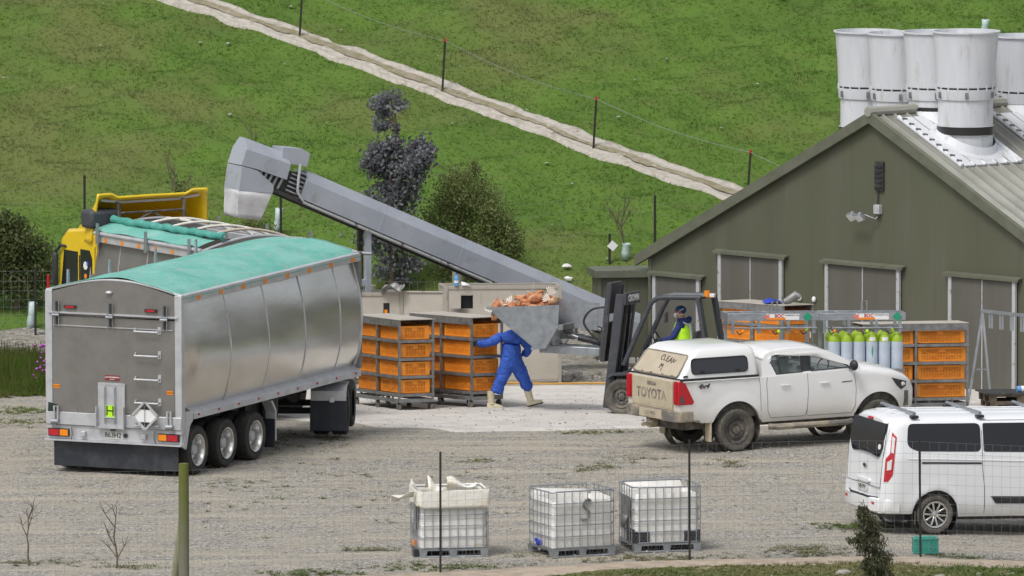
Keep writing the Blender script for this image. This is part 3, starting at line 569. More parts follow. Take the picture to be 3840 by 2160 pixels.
# rear
B().prism([(-1.23, 2.86), (1.23, 2.86), (1.23, ZT - .02)] + [(1.23 - 2.46 * k / 16, ZT - .02 + .225 * math.sin(math.pi * k / 16)) for k in range(1, 16)] + [(-1.23, ZT - .02)], 'x', 0, .06).build('rear_header', MT['alu_dull'], tr)
ar = B().tube([(.03, -1.36 + 2.72 * k / 24, ZT - .01 + .235 * math.sin(math.pi * k / 24)) for k in range(25)], .026, 8).build('rear_arch', MT['alu_rail'], tr)
gate = B().box(-.012, .04, -1.225, 1.225, 1.10, 2.84).build('tailgate', MT['alu_dull'], tr, bevel=.004)
B().box(-.06, .0, -1.3, 1.3, 2.89, 2.915).build('gate_rail', MT['alu_rail'], gate)
B().box(-.03, -.013, -1.2, 1.2, 2.66, 2.675).build('gate_rib', MT['alu_rail'], gate)
for y in (1.12, .04, -1.05):
    h_ = B().box(-.05, -.013, y - .022, y + .022, 2.68, 3.10).build('hinge', MT['black'], gate)
    for dy in (-.05, .05): B().tube([(-.07, y + dy, 2.64), (-.07, y + dy, 3.12)], .009, 6).build('hinge_strap', MT['galv'], h_)
    B().cyl((-.09, y - .07, 2.86), (-.09, y + .07, 2.86), .025, n=8).build('hinge_pin', MT['galv'], h_)
for y in (.86, -.76): 
    l_ = B().box(-.04, -.013, y - .12, y + .12, 2.98, 3.035).build('light_bar', MT['black'], gate); B().box(-.05, -.041, y - .085, y + .085, 2.99, 3.025).build('high_stop_light', MT['red'], l_)
B().ell((-.02, .08, 3.30), (.05, .07, .035), 10, 6).build('lamp', MT['alu_rail'], gate)
for z in (2.63, 2.19, 1.76, 1.335, .905 + .02):
    b = B().tube([(-.02, -.46, z + .04), (-.10, -.46, z), (-.10, -.93, z), (-.02, -.93, z + .03)], .018, 6); rg = b.build('ladder_rung', MT['alu_rail'], gate)
    B().box(-.03, -.013, -.96, -.90, z - .05, z + .09).build('rung_bracket', MT['alu_rail'], rg)
ht = B().box(-.06, -.013, .04 - .27 - .01, .04 + .27 - .01, .86, 1.66).build('grain_hatch', MT['alu_rail'], gate, bevel=.01)
B().box(-.068, -.061, -.22, .28, 1.63, 1.67).build('hatch_head', MT['alu_rail'], ht); B().box(-.10, -.061, -.25, .31, .84, .88).box(-.14, -.0605, .295, .31, .86, 1.24).box(-.14, -.0605, -.25, -.235, .86, 1.24).build('hatch_chute', MT['alu_rail'], ht)
for y in (.14, -.06): B().tube([(-.10, y, .93), (-.10, y, 1.58), (-.06, y, 1.60)], .012, 6).build('hatch_rod', MT['galv'], ht)
hp = B().box(-.088, -.082, -.045, .125, 1.05, 1.26).build('hazard_plate', MT['hivis'], ht); text('H', .25, hp, (-.09, .04, 1.155), REAR, MT['ink'])
B().tube([(-.11, .16, 1.04), (-.11, -.08, 1.04)], .014, 6).build('hatch_bar', MT['galv'], ht)
sg_ = B().box(-.02, -.013, -.12, .17, 1.71, 1.80).build('maker_sign', mat('maroon', (.25, .02, .03), .5), gate); text('LUIS ENGINEERING', .034, sg_, (-.022, .025, 1.765), REAR, MT['white'], bold=.0006); text('ENGINEERS', .02, sg_, (-.022, .025, 1.73), REAR, MT['white'])
for y, z in ((1.15, 1.52), (-1.13, 1.50)): w_ = B().box(-.018, -.013, y - .065, y + .065, z, z + .07).build('warning_sticker', MT['amber'], gate); text('! CAUTION', .026, w_, (-.02, y, z + .035), REAR, MT['ink'])
pd = B(); pd.T = M.Translation((-.16, -.70, 1.115)) @ M.Rotation(rad(45), 4, 'X'); pd.box(-.0, .02, -.18, .18, -.18, .18); pl = pd.build('placard', MT['white'], gate, bevel=.004)
for q in range(4):
    b = B(); b.T = M.Translation((-.17, -.70, 1.115)) @ M.Rotation(rad(45 + 90 * q), 4, 'X'); b.box(-.02, .012, -.20, .20, .165, .20); b.build('placard_frame', MT['alu_rail'], pl)
for sg in (-1, 1): B().prism([(-.70 - .10, 1.115 + sg * .115), (-.70 + .10, 1.115 + sg * .115), (-.70, 1.115 + sg * .215)], 'x', -.168, -.162).build('placard_tip', MT['ink'], pl)
B().tube([(-.19, -.70, .93), (-.19, -.70, 1.30)], .006, 5).build('placard_rod', MT['galv'], pl)
B().tube([(-.02, -.70, .95), (-.17, -.70, .95)], .012, 5).tube([(-.02, -.70, 1.29), (-.17, -.70, 1.29)], .012, 5).build('placard_arm', MT['galv'], pl)
B().box(-.04, .10, -1.36, 1.36, .86, 1.095).build('rear_sill', MT['alu_rail'], tr, bevel=.012)
bp = B().box(.0, .1, -1.36, 1.36, .60, .855).build('bumper', MT['alu_rail'], tr, bevel=.01); B().box(-.07, .1, -1.37, 1.37, .57, .60).build('bumper_lip', MT['alu_rail'], bp)
for sg in (-1, 1):
    t_ = B().box(-.05, -.001, *sorted((sg * 1.31, sg * .90)), .65, .79).build('tail_light', MT['black'], bp)
    B().box(-.06, -.051, *sorted((sg * 1.29, sg * 1.09)), .665, .775).build('stop_lens', MT['red'], t_); B().box(-.06, -.051, *sorted((sg * 1.07, sg * .91)), .665, .775).build('indicator_lens', MT['amber'], t_)
    B().box(-.07, -.001, *sorted((sg * .56, sg * .66)), .665, .76).build('work_lamp', MT['alu_rail'], bp, bevel=.012)
    lt = B().tube([(-.07, sg * 1.17, .86), (-.08, sg * 1.17, 1.2), (-.08, sg * 1.10, 1.2), (-.07, sg * 1.10, .95)], .02, 6).build('gate_latch', MT['alu_rail'], gate); B().cyl((-.09, sg * 1.22, .92), (-.09, sg * 1.08, .92), .045, n=10).build('latch_roller', MT['galv'], lt)
    B().tube([(-.05, sg * .84, .83), (-.06, sg * .82, .7), (-.05, sg * .85, .6)], .012, 5).build('chain', MT['galv_dull'], bp)
npl = B().box(-.012, -.001, -.18, .18, .645, .775).build('number_plate', MT['plate'], bp); text('863H2', .135, npl, (-.015, .02, .71), REAR, MT['ink'], sx=.9); 
B().cyl((-.0, -.23, .715), (-.03, -.23, .715), .04, n=10).build('plug_socket', MT['flap'], bp)
B().box(-.10, -.02, -.03, .03, .80, .84).build('hatch_stop', MT['black'], gate); B().prism([(.75, .86), (.79, .86), (.765, 1.17)], 'x', -.03, -.013).build('deflector', MT['alu_rail'], gate)
B().prism([(1.33, .90), (1.12, .92), (1.12, 1.02), (1.17, 1.1), (1.13, 1.22), (1.31, 1.26)], 'x', -.035, -.021).build('torn_rubber', mat('dark_green_rubber', (.015, .03, .025), .7), gate)
B().box(.06, .08, -1.25, 1.25, .10, .60).build('mud_flap', MT['flap'], tr, bevel=.004)
# tarpaulin: domed sheet, slack between the hoops
b = B(); us = [-.0 + 7.55 * k / 60 for k in range(61)]; vv = [k / 28 for k in range(29)]
def tarp(u, v):
    y = -1.38 + 2.76 * v; a = math.sin(math.pi * v); sag = .045 * abs(math.sin(u * math.pi / 1.5)) - .04 * (1 - min(1, u / .5)); wr = .012 * math.sin(u * 7 + v * 5) * math.sin(v * 17) + .012 * math.sin(u * 3.1 - v * 11)
    e = .06 if (v < .04 or v > .96) else 0
    return (u, y, ZT + .005 + .245 * a - sag * a * .6 + wr * a - e)
b.grid(tarp, us, vv); b.build('tarpaulin', MT['tarp'], tr, smooth=60, solid=.012)
for x in (1.0, 2.7, 4.6, 6.3): B().prism([(x - .05, ZT - .1), (x + .05, ZT - .1), (x + .025, ZT + .26), (x - .025, ZT + .26)], 'y', 1.39, 1.42).build('tarp_prong', MT['galv'], tr)
# axles
for k in range(3):
    x = .68 + 1.2 * k
    B().cyl((x, -1.0, .44), (x, 1.0, .44), .07, n=10).build('axle', MT['dark_steel'], tr)
    for sg in (-1, 1):
        wheel(tr, (x, sg * 1.2, .44 - x * .0105), .44, .30, .275, MT['rim'], dish=.17, side=sg); wheel(tr, (x, sg * .84, .44 - x * .0105), .44, .28, .275, MT['rim'], side=sg)
B().prism([(3.75, .97), (3.82, .97), (3.97, .78), (3.97, .22), (3.93, .22), (3.93, .76), (3.78, .93)], 'y', -1.34, -1.14).build('mudguard', MT['alu_rail'], tr); B().box(3.9, 3.925, -1.33, -.75, .10, .62).build('mud_flap', MT['flap'], tr)
B().prism([(.02, .55), (.14, .50), (.3, .92), (.42, 1.0), (.42, 1.17), (.12, 1.19), (.12, .86)], 'y', -1.375, -1.34).build('gusset', MT['alu_rail'], tr)
# turntable dolly, swung straight ahead
dl = B().box(-.6, 1.6, -.42, -.3, .66, .82).box(-.6, 1.6, .3, .42, .66, .82).box(-.5, 1.5, -.5, .5, .82, .90).box(1.5, 3.2, -.08, .08, .62, .74).build('dolly', MT['dark_steel'], tr); dl.location = (6.85, .02, -.055); dl.rotation_euler = (0, 0, rad(20))
B().cyl((0.35, 0, .90), (.35, 0, 1.0), .55, n=24).build('turntable', MT['dark_steel'], dl)
for x in (-.05, 1.15):
    B().cyl((x, -1, .44), (x, 1, .44), .06, n=8).build('axle', MT['dark_steel'], dl)
    for sg in (-1, 1):
        for y in (1.17, .82):
            o = B().lathe([(.27, -.13), (.40, -.145), (.43, -.12), (.44, -.11), (.44, -.06), (.428, -.055), (.428, -.045), (.44, -.04), (.44, .04), (.428, .045), (.428, .055), (.44, .06), (.44, .11), (.43, .12), (.40, .145), (.27, .13), (.2, .05), (.001, .05)], ax=(0, 1, 0), n=48, mod=lambda i, k: -.012 if (k % 3 == 0 and 2 <= i <= 13) else 0).build('wheel', MT['tyre'], dl); o.location = (x, sg * y, .44)
for sg in (-1, 1):
    B().box(-.62, -.60, *sorted((sg * .66, sg * 1.36)), .13, .72).build('mud_flap', MT['flap'], dl, bevel=.02)
    B().prism([(-.66, .70), (-.63, .70), (-.63, .85), (-.45, .95), (-.1, .98), (-.1, 1.0), (-.48, .98), (-.66, .88)], 'y', *sorted((sg * .68, sg * 1.34))).build('mudguard', MT['alu_rail'], dl)
    B().box(-.69, -.665, *sorted((sg * 1.03, sg * 1.12)), .67, .77).build('marker_lamp', MT['clear'], dl, bevel=.012)
tk = B().cyl((4.9, -.75, .52), (4.9, -.75, .92), .16, n=16).cyl((4.9, -.75, .44), (4.9, -.75, .52), .12, n=12).build('air_tank', MT['dust_black'], tr)
B().box(4.2, 5.4, -.6, .6, .5, .98).build('tool_box', MT['dark_steel'], tr)

# ------------------------------------------------------------------ truck
TKR = 122.0
tk = thing('tipper_truck', 'yellow cabbed truck with tarp rolled open on its aluminium tub', 'truck', -4.73, 13.95, TKR, tilt=False, z=-.17)
TB = 3.95; TZ = 3.28
B().box(-.1, 6.0, -.48, -.34, .75, 1.0).box(-.1, 6.0, .34, .48, .75, 1.0).build('chassis', MT['dark_steel'], tk)
for sg in (-1, 1):
    for i in range(4):
        x0, x1 = .08 + i * 1.02 + .005, .08 + (i + 1) * 1.02 - .005
        b = B(); b.grid(lambda x, z: (x, sg * (1.15 + .13 * math.sin(math.pi * min(1, (z - 1.1) / 2.1) ** .8)), z), [x0 + (x1 - x0) * k / 4 for k in range(5)], [1.1 + (TZ - .1 - 1.1) * k / 10 for k in range(11)]); b.build('side_panel', MT['alu_dull'], tk, smooth=80)
        B().tube([(x1, sg * (1.155 + .13 * math.sin(math.pi * min(1, (z - 1.1) / 2.1) ** .8)), z) for z in [1.1 + 2.0 * k / 10 for k in range(11)]], .011, 5).build('weld_seam', MT['alu_rail'], tk)
    B().box(.0, TB, *sorted((sg * 1.14, sg * 1.27)), TZ - .17, TZ - .04).build('top_rail', MT['alu_rail'], tk, bevel=.01); B().tube([(0, sg * 1.27, TZ), (TB, sg * 1.27, TZ)], .04, 8).build('tarp_tube', MT['alu_rail'], tk)
    for k in range(6): B().box(.4 + k * .62, .5 + k * .62, *sorted((sg * 1.272, sg * 1.278)), TZ - .15, TZ - .07).build('side_reflector', MT['amber'], tk)
    for x in (.35, 1.95, 3.75): B().prism([(x - .05, TZ - .2), (x + .05, TZ - .2), (x + .03, TZ + .2), (x - .03, TZ + .2)], 'y', *sorted((sg * 1.315, sg * 1.35))).build('tarp_prong', MT['galv'], tk)
    B().box(-.04, .08, *sorted((sg * 1.12, sg * 1.27)), 1.0, TZ).build('corner_post', MT['alu_rail'], tk)
    B().prism([(-1.0 * -sg, 1.0)][:0] + [(sg * 1.1, 1.0), (sg * 1.3, 1.0), (sg * 1.3, 1.1), (sg * 1.15, 1.18)], 'x', .1, TB).build('skirt_rail', MT['alu_rail'], tk)
arch = lambda z0, hgt: [(-1.22, z0)] + [(-1.22 + 2.44 * k / 16, TZ - .03 + .22 * math.sin(math.pi * k / 16)) for k in range(17)] + [(1.22, z0)]
B().prism(arch(1.05, 0), 'x', 0, .05).build('tailgate', MT['alu_dull'], tk); B().prism(arch(1.05, 0), 'x', TB - .06, TB).build('headboard', MT['alu_dull'], tk)
for x in (.02, TB - .03): B().tube([(x, -1.24 + 2.48 * k / 20, TZ - .01 + .23 * math.sin(math.pi * k / 20)) for k in range(21)], .026, 8).build('tub_arch', MT['alu_rail'], tk)
B().box(.05, TB - .06, -1.1, 1.1, 2.1, 2.2).build('load_floor', MT['alu_dull'], tk)
for x in (.7, 1.5, 2.3, 3.1): B().tube([(x, -1.22 + 2.44 * k / 20, TZ - .02 + .30 * math.sin(math.pi * k / 20) ** .8) for k in range(21)], .026, 8).build('tarp_hoop', mat('hoop_cream', (.6, .52, .42), .6) if x == .7 else MT['_hoop'] if '_hoop' in MT else MT['liner'], tk)
B().tube([(TB - 1.4, 0, TZ + .28), (TB, -.3, TZ + .2)], .03, 6).build('tarp_ridge', MT['liner'], tk)
b = B(); b.grid(lambda u, v: (u, 1.28 - .36 * v, TZ + .06 + .12 * v + .012 * math.sin(u * 5 + v * 3)), [.1 + (TB - .1) * k / 20 for k in range(21)], [k / 6 for k in range(7)]); b.build('tarpaulin', MT['tarp'], tk, smooth=60, solid=.012)
random.seed(3); b = B(); b.tube([(-.05 + (TB + .0) * k / 40, .90 - .02 * math.sin(k * .7) - .10 * (1 - k / 40), TZ + .235 + .012 * math.sin(k * 1.3)) for k in range(41)], [.072 + .008 * math.sin(k * 1.9) + .006 * random.random() for k in range(41)], 12); rl = b.build('tarp_roll', MT['tarp_roll'], tk, smooth=60)
B().cyl((-.12, .80, TZ + .235), (-.02, .80, TZ + .235), .035, n=8).build('roll_spindle', MT['galv'], rl)
for x in (.8, 2.1): 
    B().cyl((x, -1, .5), (x, 1, .5), .07, n=8).build('axle', MT['dark_steel'], tk)
    for sg in (-1, 1): wheel(tk, (x, sg * 1.08, .5), .5, .3, .29, MT['rim'], side=sg)
for sg in (-1, 1): wheel(tk, (5.3, sg * 1.08, .5), .5, .3, .29, MT['rim'], side=sg, dish=.03)
# cab
c0, c1 = TB + .03, TB + 1.55
cabp = [(c0, .9), (c1 + .02, .55), (c1 + .06, 1.3), (c1 + .02, 1.75), (c1 - .20, 3.10), (c1 - .42, 3.26), (c0 + .15, 3.34), (c0, 3.24)]
b = B(); rings = []
for y, ins in ((-1.24, .05), (-1.18, .0), (1.18, .0), (1.24, .05)): rings.append([(x + (ins if x < (c0 + c1) / 2 else -ins), y, z + (ins if z < 1.5 else -ins)) for x, z in cabp])
cab = b.loft(rings).build('cab', MT['yellow'], tk, smooth=35)
for sg in (-1, 1):
    dr = B().prism([(c0 + .66, 2.05), (c1 - .2, 1.98), (c1 - .34, 2.86), (c0 + .66, 2.86)], 'y', *sorted((sg * 1.235, sg * 1.246))).build('door_window', MT['glass'], cab)
    B().prism([(c0 + .12, 2.05), (c0 + .28, 1.78), (c0 + .56, 1.78), (c0 + .56, 2.92), (c0 + .22, 2.92), (c0 + .12, 2.76)], 'y', *sorted((sg * 1.235, sg * 1.25))).build('quarter_window', MT['glass'], cab)
    for (x, z, r_, cc) in ((c0 + .36, 2.62, .08, 'white'), (c0 + .30, 2.66, .05, 'blue'), (c0 + .36, 2.42, .05, 'amber'), (c0 + .30, 2.28, .06, 'red'), (c0 + .40, 2.2, .04, 'white')): B().cyl((x, sg * 1.251, z), (x, sg * 1.255, z), r_, n=9).build('window_sticker', MT[cc], cab)
    B().tube([(c0 + .59, sg * 1.25, 1.7), (c0 + .59, sg * 1.25, 2.8)], .012, 5).build('door_seam', MT['black'], cab)
    mr = B().tube([(c1 - .42, sg * 1.22, 2.92), (c1 - .3, sg * 1.30, 2.94), (c1 - .14, sg * 1.32, 2.80)], .032, 8).build('mirror_arm', MT['black'], cab); B().box(c1 - .22, c1 - .07, *sorted((sg * 1.28, sg * 1.38)), 2.15, 2.80).build('mirror', MT['black'], cab, bevel=.05)
    B().box(c0 + .03, c0 + .1, *sorted((sg * 1.1, sg * 1.25)), 1.1, 3.0).build('cab_edge', MT['yellow'], cab)
B().prism([(c1 + .055, 1.78), (c1 + .075, 1.78), (c1 - .16, 3.02), (c1 - .18, 3.02)], 'y', -1.12, 1.12).build('windscreen', MT['glass'], cab)
B().box(c1 + .05, c1 + .1, -1.1, 1.1, .6, 1.5).build('grille', MT['black'], cab, bevel=.02)
B().box(c0 + .0, c0 + .42, .62, 1.34, 3.345, 3.70).build('air_intake', MT['charcoal'], cab, bevel=.07)
# hollow roof fairing, seen from behind
b = B(); zf0, zf1 = 3.08, 4.02; hw = 1.27
def fair(u, v):
    s = -1 + 2 * v; zt = zf1 - (.10 if abs(s) < .68 else 0) ; zt = zf1 - .07 + .07 * min(1, max(0, (abs(s) - .62) / .1))
    d = 1 - max(0, (abs(s) - .72) / .28) ** 2 * .9; y = hw * s * (1.02 - .06 * u)
    return (c0 - .03 + 1.35 * (1 - u) ** .8 * d + .05 * (1 - abs(s)) , y, zf0 + (zt - zf0) * u)
b.grid(fair, [k / 12 for k in range(13)], [k / 40 for k in range(41)]); fr = b.build('roof_fairing', MT['yellow'], cab, smooth=50, solid=.05)
for sg in (-1, 1):
    B().tube([(c0 + .02, sg * .72, 3.1), (c0 + .02, sg * .72, 3.8), (c0 + .3, sg * .78, 3.88)], .04, 6).build('fairing_stay', MT['dust_black'], fr)
B().tube([(c0 + .02, -.72, 3.62), (c0 + .02, .72, 3.62)], .025, 6).build('fairing_brace', MT['dust_black'], fr)
for sg in (-1, 1): B().tube([(c0 + .02, 0, 3.60), (c0 + .02, sg * .72, 3.3)], .025, 6).build('fairing_brace', MT['dust_black'], fr)
B().tube([(c0 + .06, -1.08, 3.88), (c0 + .1, -.6, 3.82), (c0 + .1, .6, 3.82), (c0 + .06, 1.08, 3.88)], .028, 6).build('fairing_rim', MT['alu_rail'], fr)
# ------------------------------------------------------------------ conveyor
cv = thing('conveyor', 'long grey enclosed elevator conveyor rising over the pens to a hooded spout', 'conveyor', 1.85, 29.2, 207, tilt=False, z=0)
CA = rad(27)
def cvp(X, Z): xl = (1.85 - X) / math.cos(CA); return (xl, Z + (28 - (29.2 - math.sin(CA) * xl)) * .1)
lo, hi = cvp(1.87, .0), cvp(-4.3, 2.675)
ux, uz = hi[0] - lo[0], hi[1] - lo[1]; ln = math.hypot(ux, uz); ux, uz = ux / ln, uz / ln; nx, nz_ = -uz, ux
def cp(a, n, y): return (lo[0] + ux * a + nx * n, y, lo[1] + uz * a + nz_ * n)
sec = [(-.30, .0), (.30, .0), (.30, .37), (.17, .57), (-.17, .57), (-.30, .37)]
nS = 4
for i in range(nS):
    a0, a1 = ln * i / nS + .004, ln * (i + 1) / nS - .004
    B().loft([[cp(a0, n, y) for y, n in sec], [cp(a1, n, y) for y, n in sec]]).build('casing', MT['conveyor'], cv, smooth=10, bevel=.006)
    B().loft([[cp(a0 - .012, n * 1.008 - .002, y * 1.012) for y, n in sec], [cp(a0 + .012, n * 1.008 - .002, y * 1.012) for y, n in sec]]).build('joint_flange', MT['conveyor'], cv, smooth=10)
B().loft([[cp(-.5, n, y) for y, n in sec], [cp(-.006, n, y) for y, n in sec]]).build('boot', MT['conveyor'], cv, smooth=10)
B().bar(cp(.0, -.05, .24), cp(ln + .6, -.05, .24), .07, .07).bar(cp(.0, -.05, -.24), cp(ln + .6, -.05, -.24), .07, .07).build('frame_rail', MT['dark_steel'], cv)
B().tube([cp(.3, -.055, .33), cp(ln - .1, -.055, .33), cp(ln + .12, .10, .345), cp(ln + .2, .35, .345), cp(ln + .26, .62, .33)], .028, 8).build('conduit', MT['door_trim'], cv)
for i in range(6): B().cb(cp(.7 + i * 1.1, -.05, .33), .06, .05, .07).build('conduit_clip', MT['dark_steel'], cv)
# open slatted gap, motor cover and head
B().loft([[cp(ln + .0, n, y * .8) for y, n in [(-.3, .02), (.3, .02), (.3, .5), (-.3, .5)]], [cp(ln + .95, n, y * .8) for y, n in [(-.3, .02), (.3, .02), (.3, .3), (-.3, .3)]]]).build('gap_core', MT['black'], cv)
for i in range(6): B().bar(cp(ln + .02, .05 + i * .085, .27), cp(ln + .34, .05 + i * .085, .27), .03, .03).build('gap_slat', MT['galv'], cv)
for i in range(5): B().bar(cp(ln + .52 + i * .12, .0, .275), cp(ln + .49 + i * .12, .24, .275), .045, .02, (0, 1, 0)).build('gap_slat', MT['galv'], cv)
def pz(zx, zy): return cvp(-5.36 + (zx - 205) / 312, 3.90 - (zy - 70) / 312)
def yprism(pts, y0, y1): return B().prism([pz(*p) for p in pts], 'y', y0, y1)
mc = B(); mc.loft([[(p[0], y, p[1]) for p in (pz(*q) for q in ((440, 235), (590, 262), (610, 180), (560, 150), (440, 140)))] for y in (-.22, .24)]); mc.build('motor_cover', MT['conveyor'], cv, smooth=10, bevel=.006)
h1 = [(212, 150), (480, 245), (455, 340), (275, 275), (180, 250)]; h0 = [(205, 70), (478, 188), (480, 245), (212, 150)]
hd = B(); fr_, bk_ = .32, -.30
P_ = {}
def hp_(n, zx, zy, y): p = pz(zx, zy); P_[n] = (p[0], y, p[1])
# front face ring and matching back ring (the ridge runs down the middle)
front = [(180, 250), (212, 150), (480, 245), (455, 340), (275, 275)]
F_ = [(pz(*q)[0], fr_, pz(*q)[1]) for q in front]; Bk = [(p[0], bk_, p[2]) for p in F_]
rg = [pz(225, 85), pz(480, 182)]; R1 = [(p[0], .12, p[1]) for p in rg]; R2 = [(p[0], -.1, p[1]) for p in rg]
hd.add(F_ + Bk + R1 + R2, [(0, 1, 2, 3, 4), (9, 8, 7, 6, 5), (1, 10, 11, 2), (10, 12, 13, 11), (12, 6, 7, 13), (0, 5, 6, 12, 10, 1), (2, 11, 13, 7, 8, 3), (3, 8, 9, 4), (4, 9, 5, 0)])
hd.build('head_hood', MT['conveyor'], cv, smooth=10, bevel=.004)
s1 = [(185, 255), (278, 282), (375, 372), (370, 420), (165, 405)]
sp1 = B().loft([[(pz(*q)[0] + (.02 if y < 0 else 0), y, pz(*q)[1]) for q in s1] for y in (fr_ + .006, bk_ - .006)]).build('spout', MT['conveyor'], cv, smooth=10)
b = B(); rings = []
for k in range(7):
    t = k / 6; xa = 163 + (158 - 163) * t; xb = 368 + (300 - 368) * t; ya = 405 + (572 - 405) * t; yb = 420 + (590 - 420) * t
    a_1, b_1 = pz(xa, ya), pz(xb, yb); m = .03 * math.sin(t * 6) 
    rings.append([(a_1[0], fr_ - .02 * t, a_1[1]), ((a_1[0] + b_1[0]) / 2, fr_ + m - .03 * t, (a_1[1] + b_1[1]) / 2), (b_1[0], fr_ - .05 * t, b_1[1]), (b_1[0], bk_ + .05 * t, b_1[1]), (a_1[0] + .01, bk_, a_1[1])])
b.loft(rings, caps=False); b.build('canvas_sleeve', MT['hood'], cv, smooth=70, solid=.01)
pst = B().box(-.05, .05, -.05, .05, 0, 1).build('support_post', MT['conveyor'], cv)
def cw(X, Y_, Z): a = rad(207); dx, dy = X - 1.85, Y_ - 29.2; return (dx * math.cos(a) + dy * math.sin(a), -dx * math.sin(a) + dy * math.cos(a), Z)
bpy.data.objects.remove(pst)
B().bar(cw(-2.84, 26.55, -.9), cw(-2.84, 26.55, 2.18), .11, .11).build('support_post', MT['conveyor'], cv)
B().bar(cw(-3.0, 27.3, -.9), cw(-3.0, 27.3, 2.2), .09, .09).bar(cw(-3.0, 27.3, 1.85), cw(-2.84, 26.6, 1.85), .05, .05).build('support_leg', MT['dark_steel'], cv)
B().cb(cw(-2.93, 26.6, 1.12), .26, .2, .12).build('foot_plate', MT['conveyor'], cv)

# ------------------------------------------------------------------ small shed beside the big one
an = thing('pump_shed', 'small low olive shed standing against the left wall of the big shed', 'shed', 1.74, 30.2, 9)
for i in range(2): B().box(.56 * i + .004, .56 * (i + 1) - .004, 0, .05, .24, 1.84).build('wall_panel', MT['olive'], an)
B().box(0, .05, .055, .85, .24, 1.84).box(1.07, 1.12, .055, .85, .24, 1.84).build('side_wall', MT['olive'], an)
B().box(-.10, 1.12, -.12, .9, 1.845, 2.0).build('roof', MT['olive_trim'], an, bevel=.01)
B().box(-.03, .04, -.03, -.001, .2, 1.84).build('corner_trim', MT['olive_trim'], an); B().box(1.05, 1.15, -.035, -.001, .0, 1.75).build('downpipe', MT['olive_trim'], an)
for q in range(3): B().box(.02 + q * .37, .36 + q * .37, -.05, .25, -.15, .235).build('footing_block', MT['concrete'], an, bevel=.01)

# ------------------------------------------------------------------ pens
pr = thing('steel_pen', 'beige open topped steel pen with two square holes, to the right of the other pen', 'pen', -1.33, 25.3, 7)
Wp, Hp, Dp = 2.32, 1.95, .95
fp = B(); holes = [(.33, .57, 1.50, 1.78), (1.72, 1.96, 1.52, 1.79)]
xs_ = sorted({0.05, Wp - .05} | {h for q in holes for h in q[:2]}); zs_ = sorted({.1, Hp - .05} | {h for q in holes for h in q[2:]})
for i in range(len(xs_) - 1):
    for j in range(len(zs_) - 1):
        xm, zm = (xs_[i] + xs_[i + 1]) / 2, (zs_[j] + zs_[j + 1]) / 2
        if not any(a < xm < b_ and c < zm < d for a, b_, c, d in holes): fp.box(xs_[i], xs_[i + 1], 0, .02, zs_[j], zs_[j + 1])
fp.build('front_sheet', MT['beige'], pr)
B().box(.06, Wp - .06, .10, .11, .1, Hp - .20).build('shade_backing', MT['void'], pr); B().box(.05, Wp - .05, Dp - .02, Dp, .1, Hp - .05).build('back_sheet', MT['beige'], pr)  # near-black sheet behind the holes: the pen's inner shade put into colour
for x in (0.01, Wp - .03): B().box(x, x + .02, .05, Dp - .05, .1, Hp - .05).build('side_sheet', MT['beige'], pr)
for x in (0, Wp - .07):
    for y in (-.03, Dp - .04): B().box(x, x + .07, y, y + .07, 0, Hp).build('corner_post', MT['beige_dark'], pr, bevel=.006)
for z in (.05, Hp - .075):
    for y in (-.02, Dp - .04): B().box(.072, Wp - .072, y, y + .055, z, z + .07).build('frame_rail', MT['beige_dark'], pr, bevel=.006)
    for x in (.005, Wp - .06): B().box(x, x + .055, .042, Dp - .042, z, z + .07).build('frame_rail', MT['beige_dark'], pr, bevel=.006)
B().box(.02, .05, -.06, -.031, 1.25, 1.35).build('latch', MT['galv_dull'], pr); B().box(.72, .735, -.004, -.001, 1.6, 1.8).build('rust_streak', MT['beige_dark'], pr)
pl_ = thing('steel_pen', 'lower beige steel pen with its gate swung out, behind the trailer nose', 'pen', -4.1, 25.7, 5)
b = B()
for (x0, x1, z0, z1) in ((0, 1.55, .1, 1.35), (0, 1.05, 1.35, 1.62), (1.12, 1.55, 1.35, 1.62), (1.55, 1.72, 1.1, 1.1), (1.55, 1.9, .1, 1.72), (0, 1.55, 1.62, 1.72)):
    if z1 > z0: b.box(x0, x1, 0, .02, z0, z1)
b.build('front_sheet', MT['beige'], pl_)
B().box(1.58, 1.70, -.006, -.001, 1.3, 1.58).build('slot_plate', MT['void'], pl_); B().box(1.60, 1.66, -.010, -.0065, 1.33, 1.45).build('sticker', MT['amber'], pl_)
B().box(0, 1.9, 1.0, 1.02, .1, 1.72).build('back_sheet', MT['beige'], pl_)
B().box(1.9, 1.97, -.03, .04, 0, 1.8).box(1.9, 1.97, .97, 1.04, 0, 1.8).build('corner_post', MT['beige_dark'], pl_)
B().box(0, 1.899, -.02, .035, 1.725, 1.79).box(0, 1.899, .98, 1.03, 1.725, 1.79).box(1.9, 1.95, .042, .968, 1.725, 1.79).build('frame_rail', MT['beige_dark'], pl_)
g = B().prism([(1.98, -.02), (2.85, -.32), (2.85, -.29), (1.98, .01)], 'z', .1, 1.78).build('gate_sheet', MT['beige'], pl_, bevel=.006); B().tube([(1.98, -.03, 1.8), (2.85, -.325, 1.8)], .022, 6).build('gate_edge', MT['beige_dark'], g)
B().box(1.92, 1.98, -.06, -.031, 1.0, 1.12).build('latch', MT['galv_dull'], pl_)
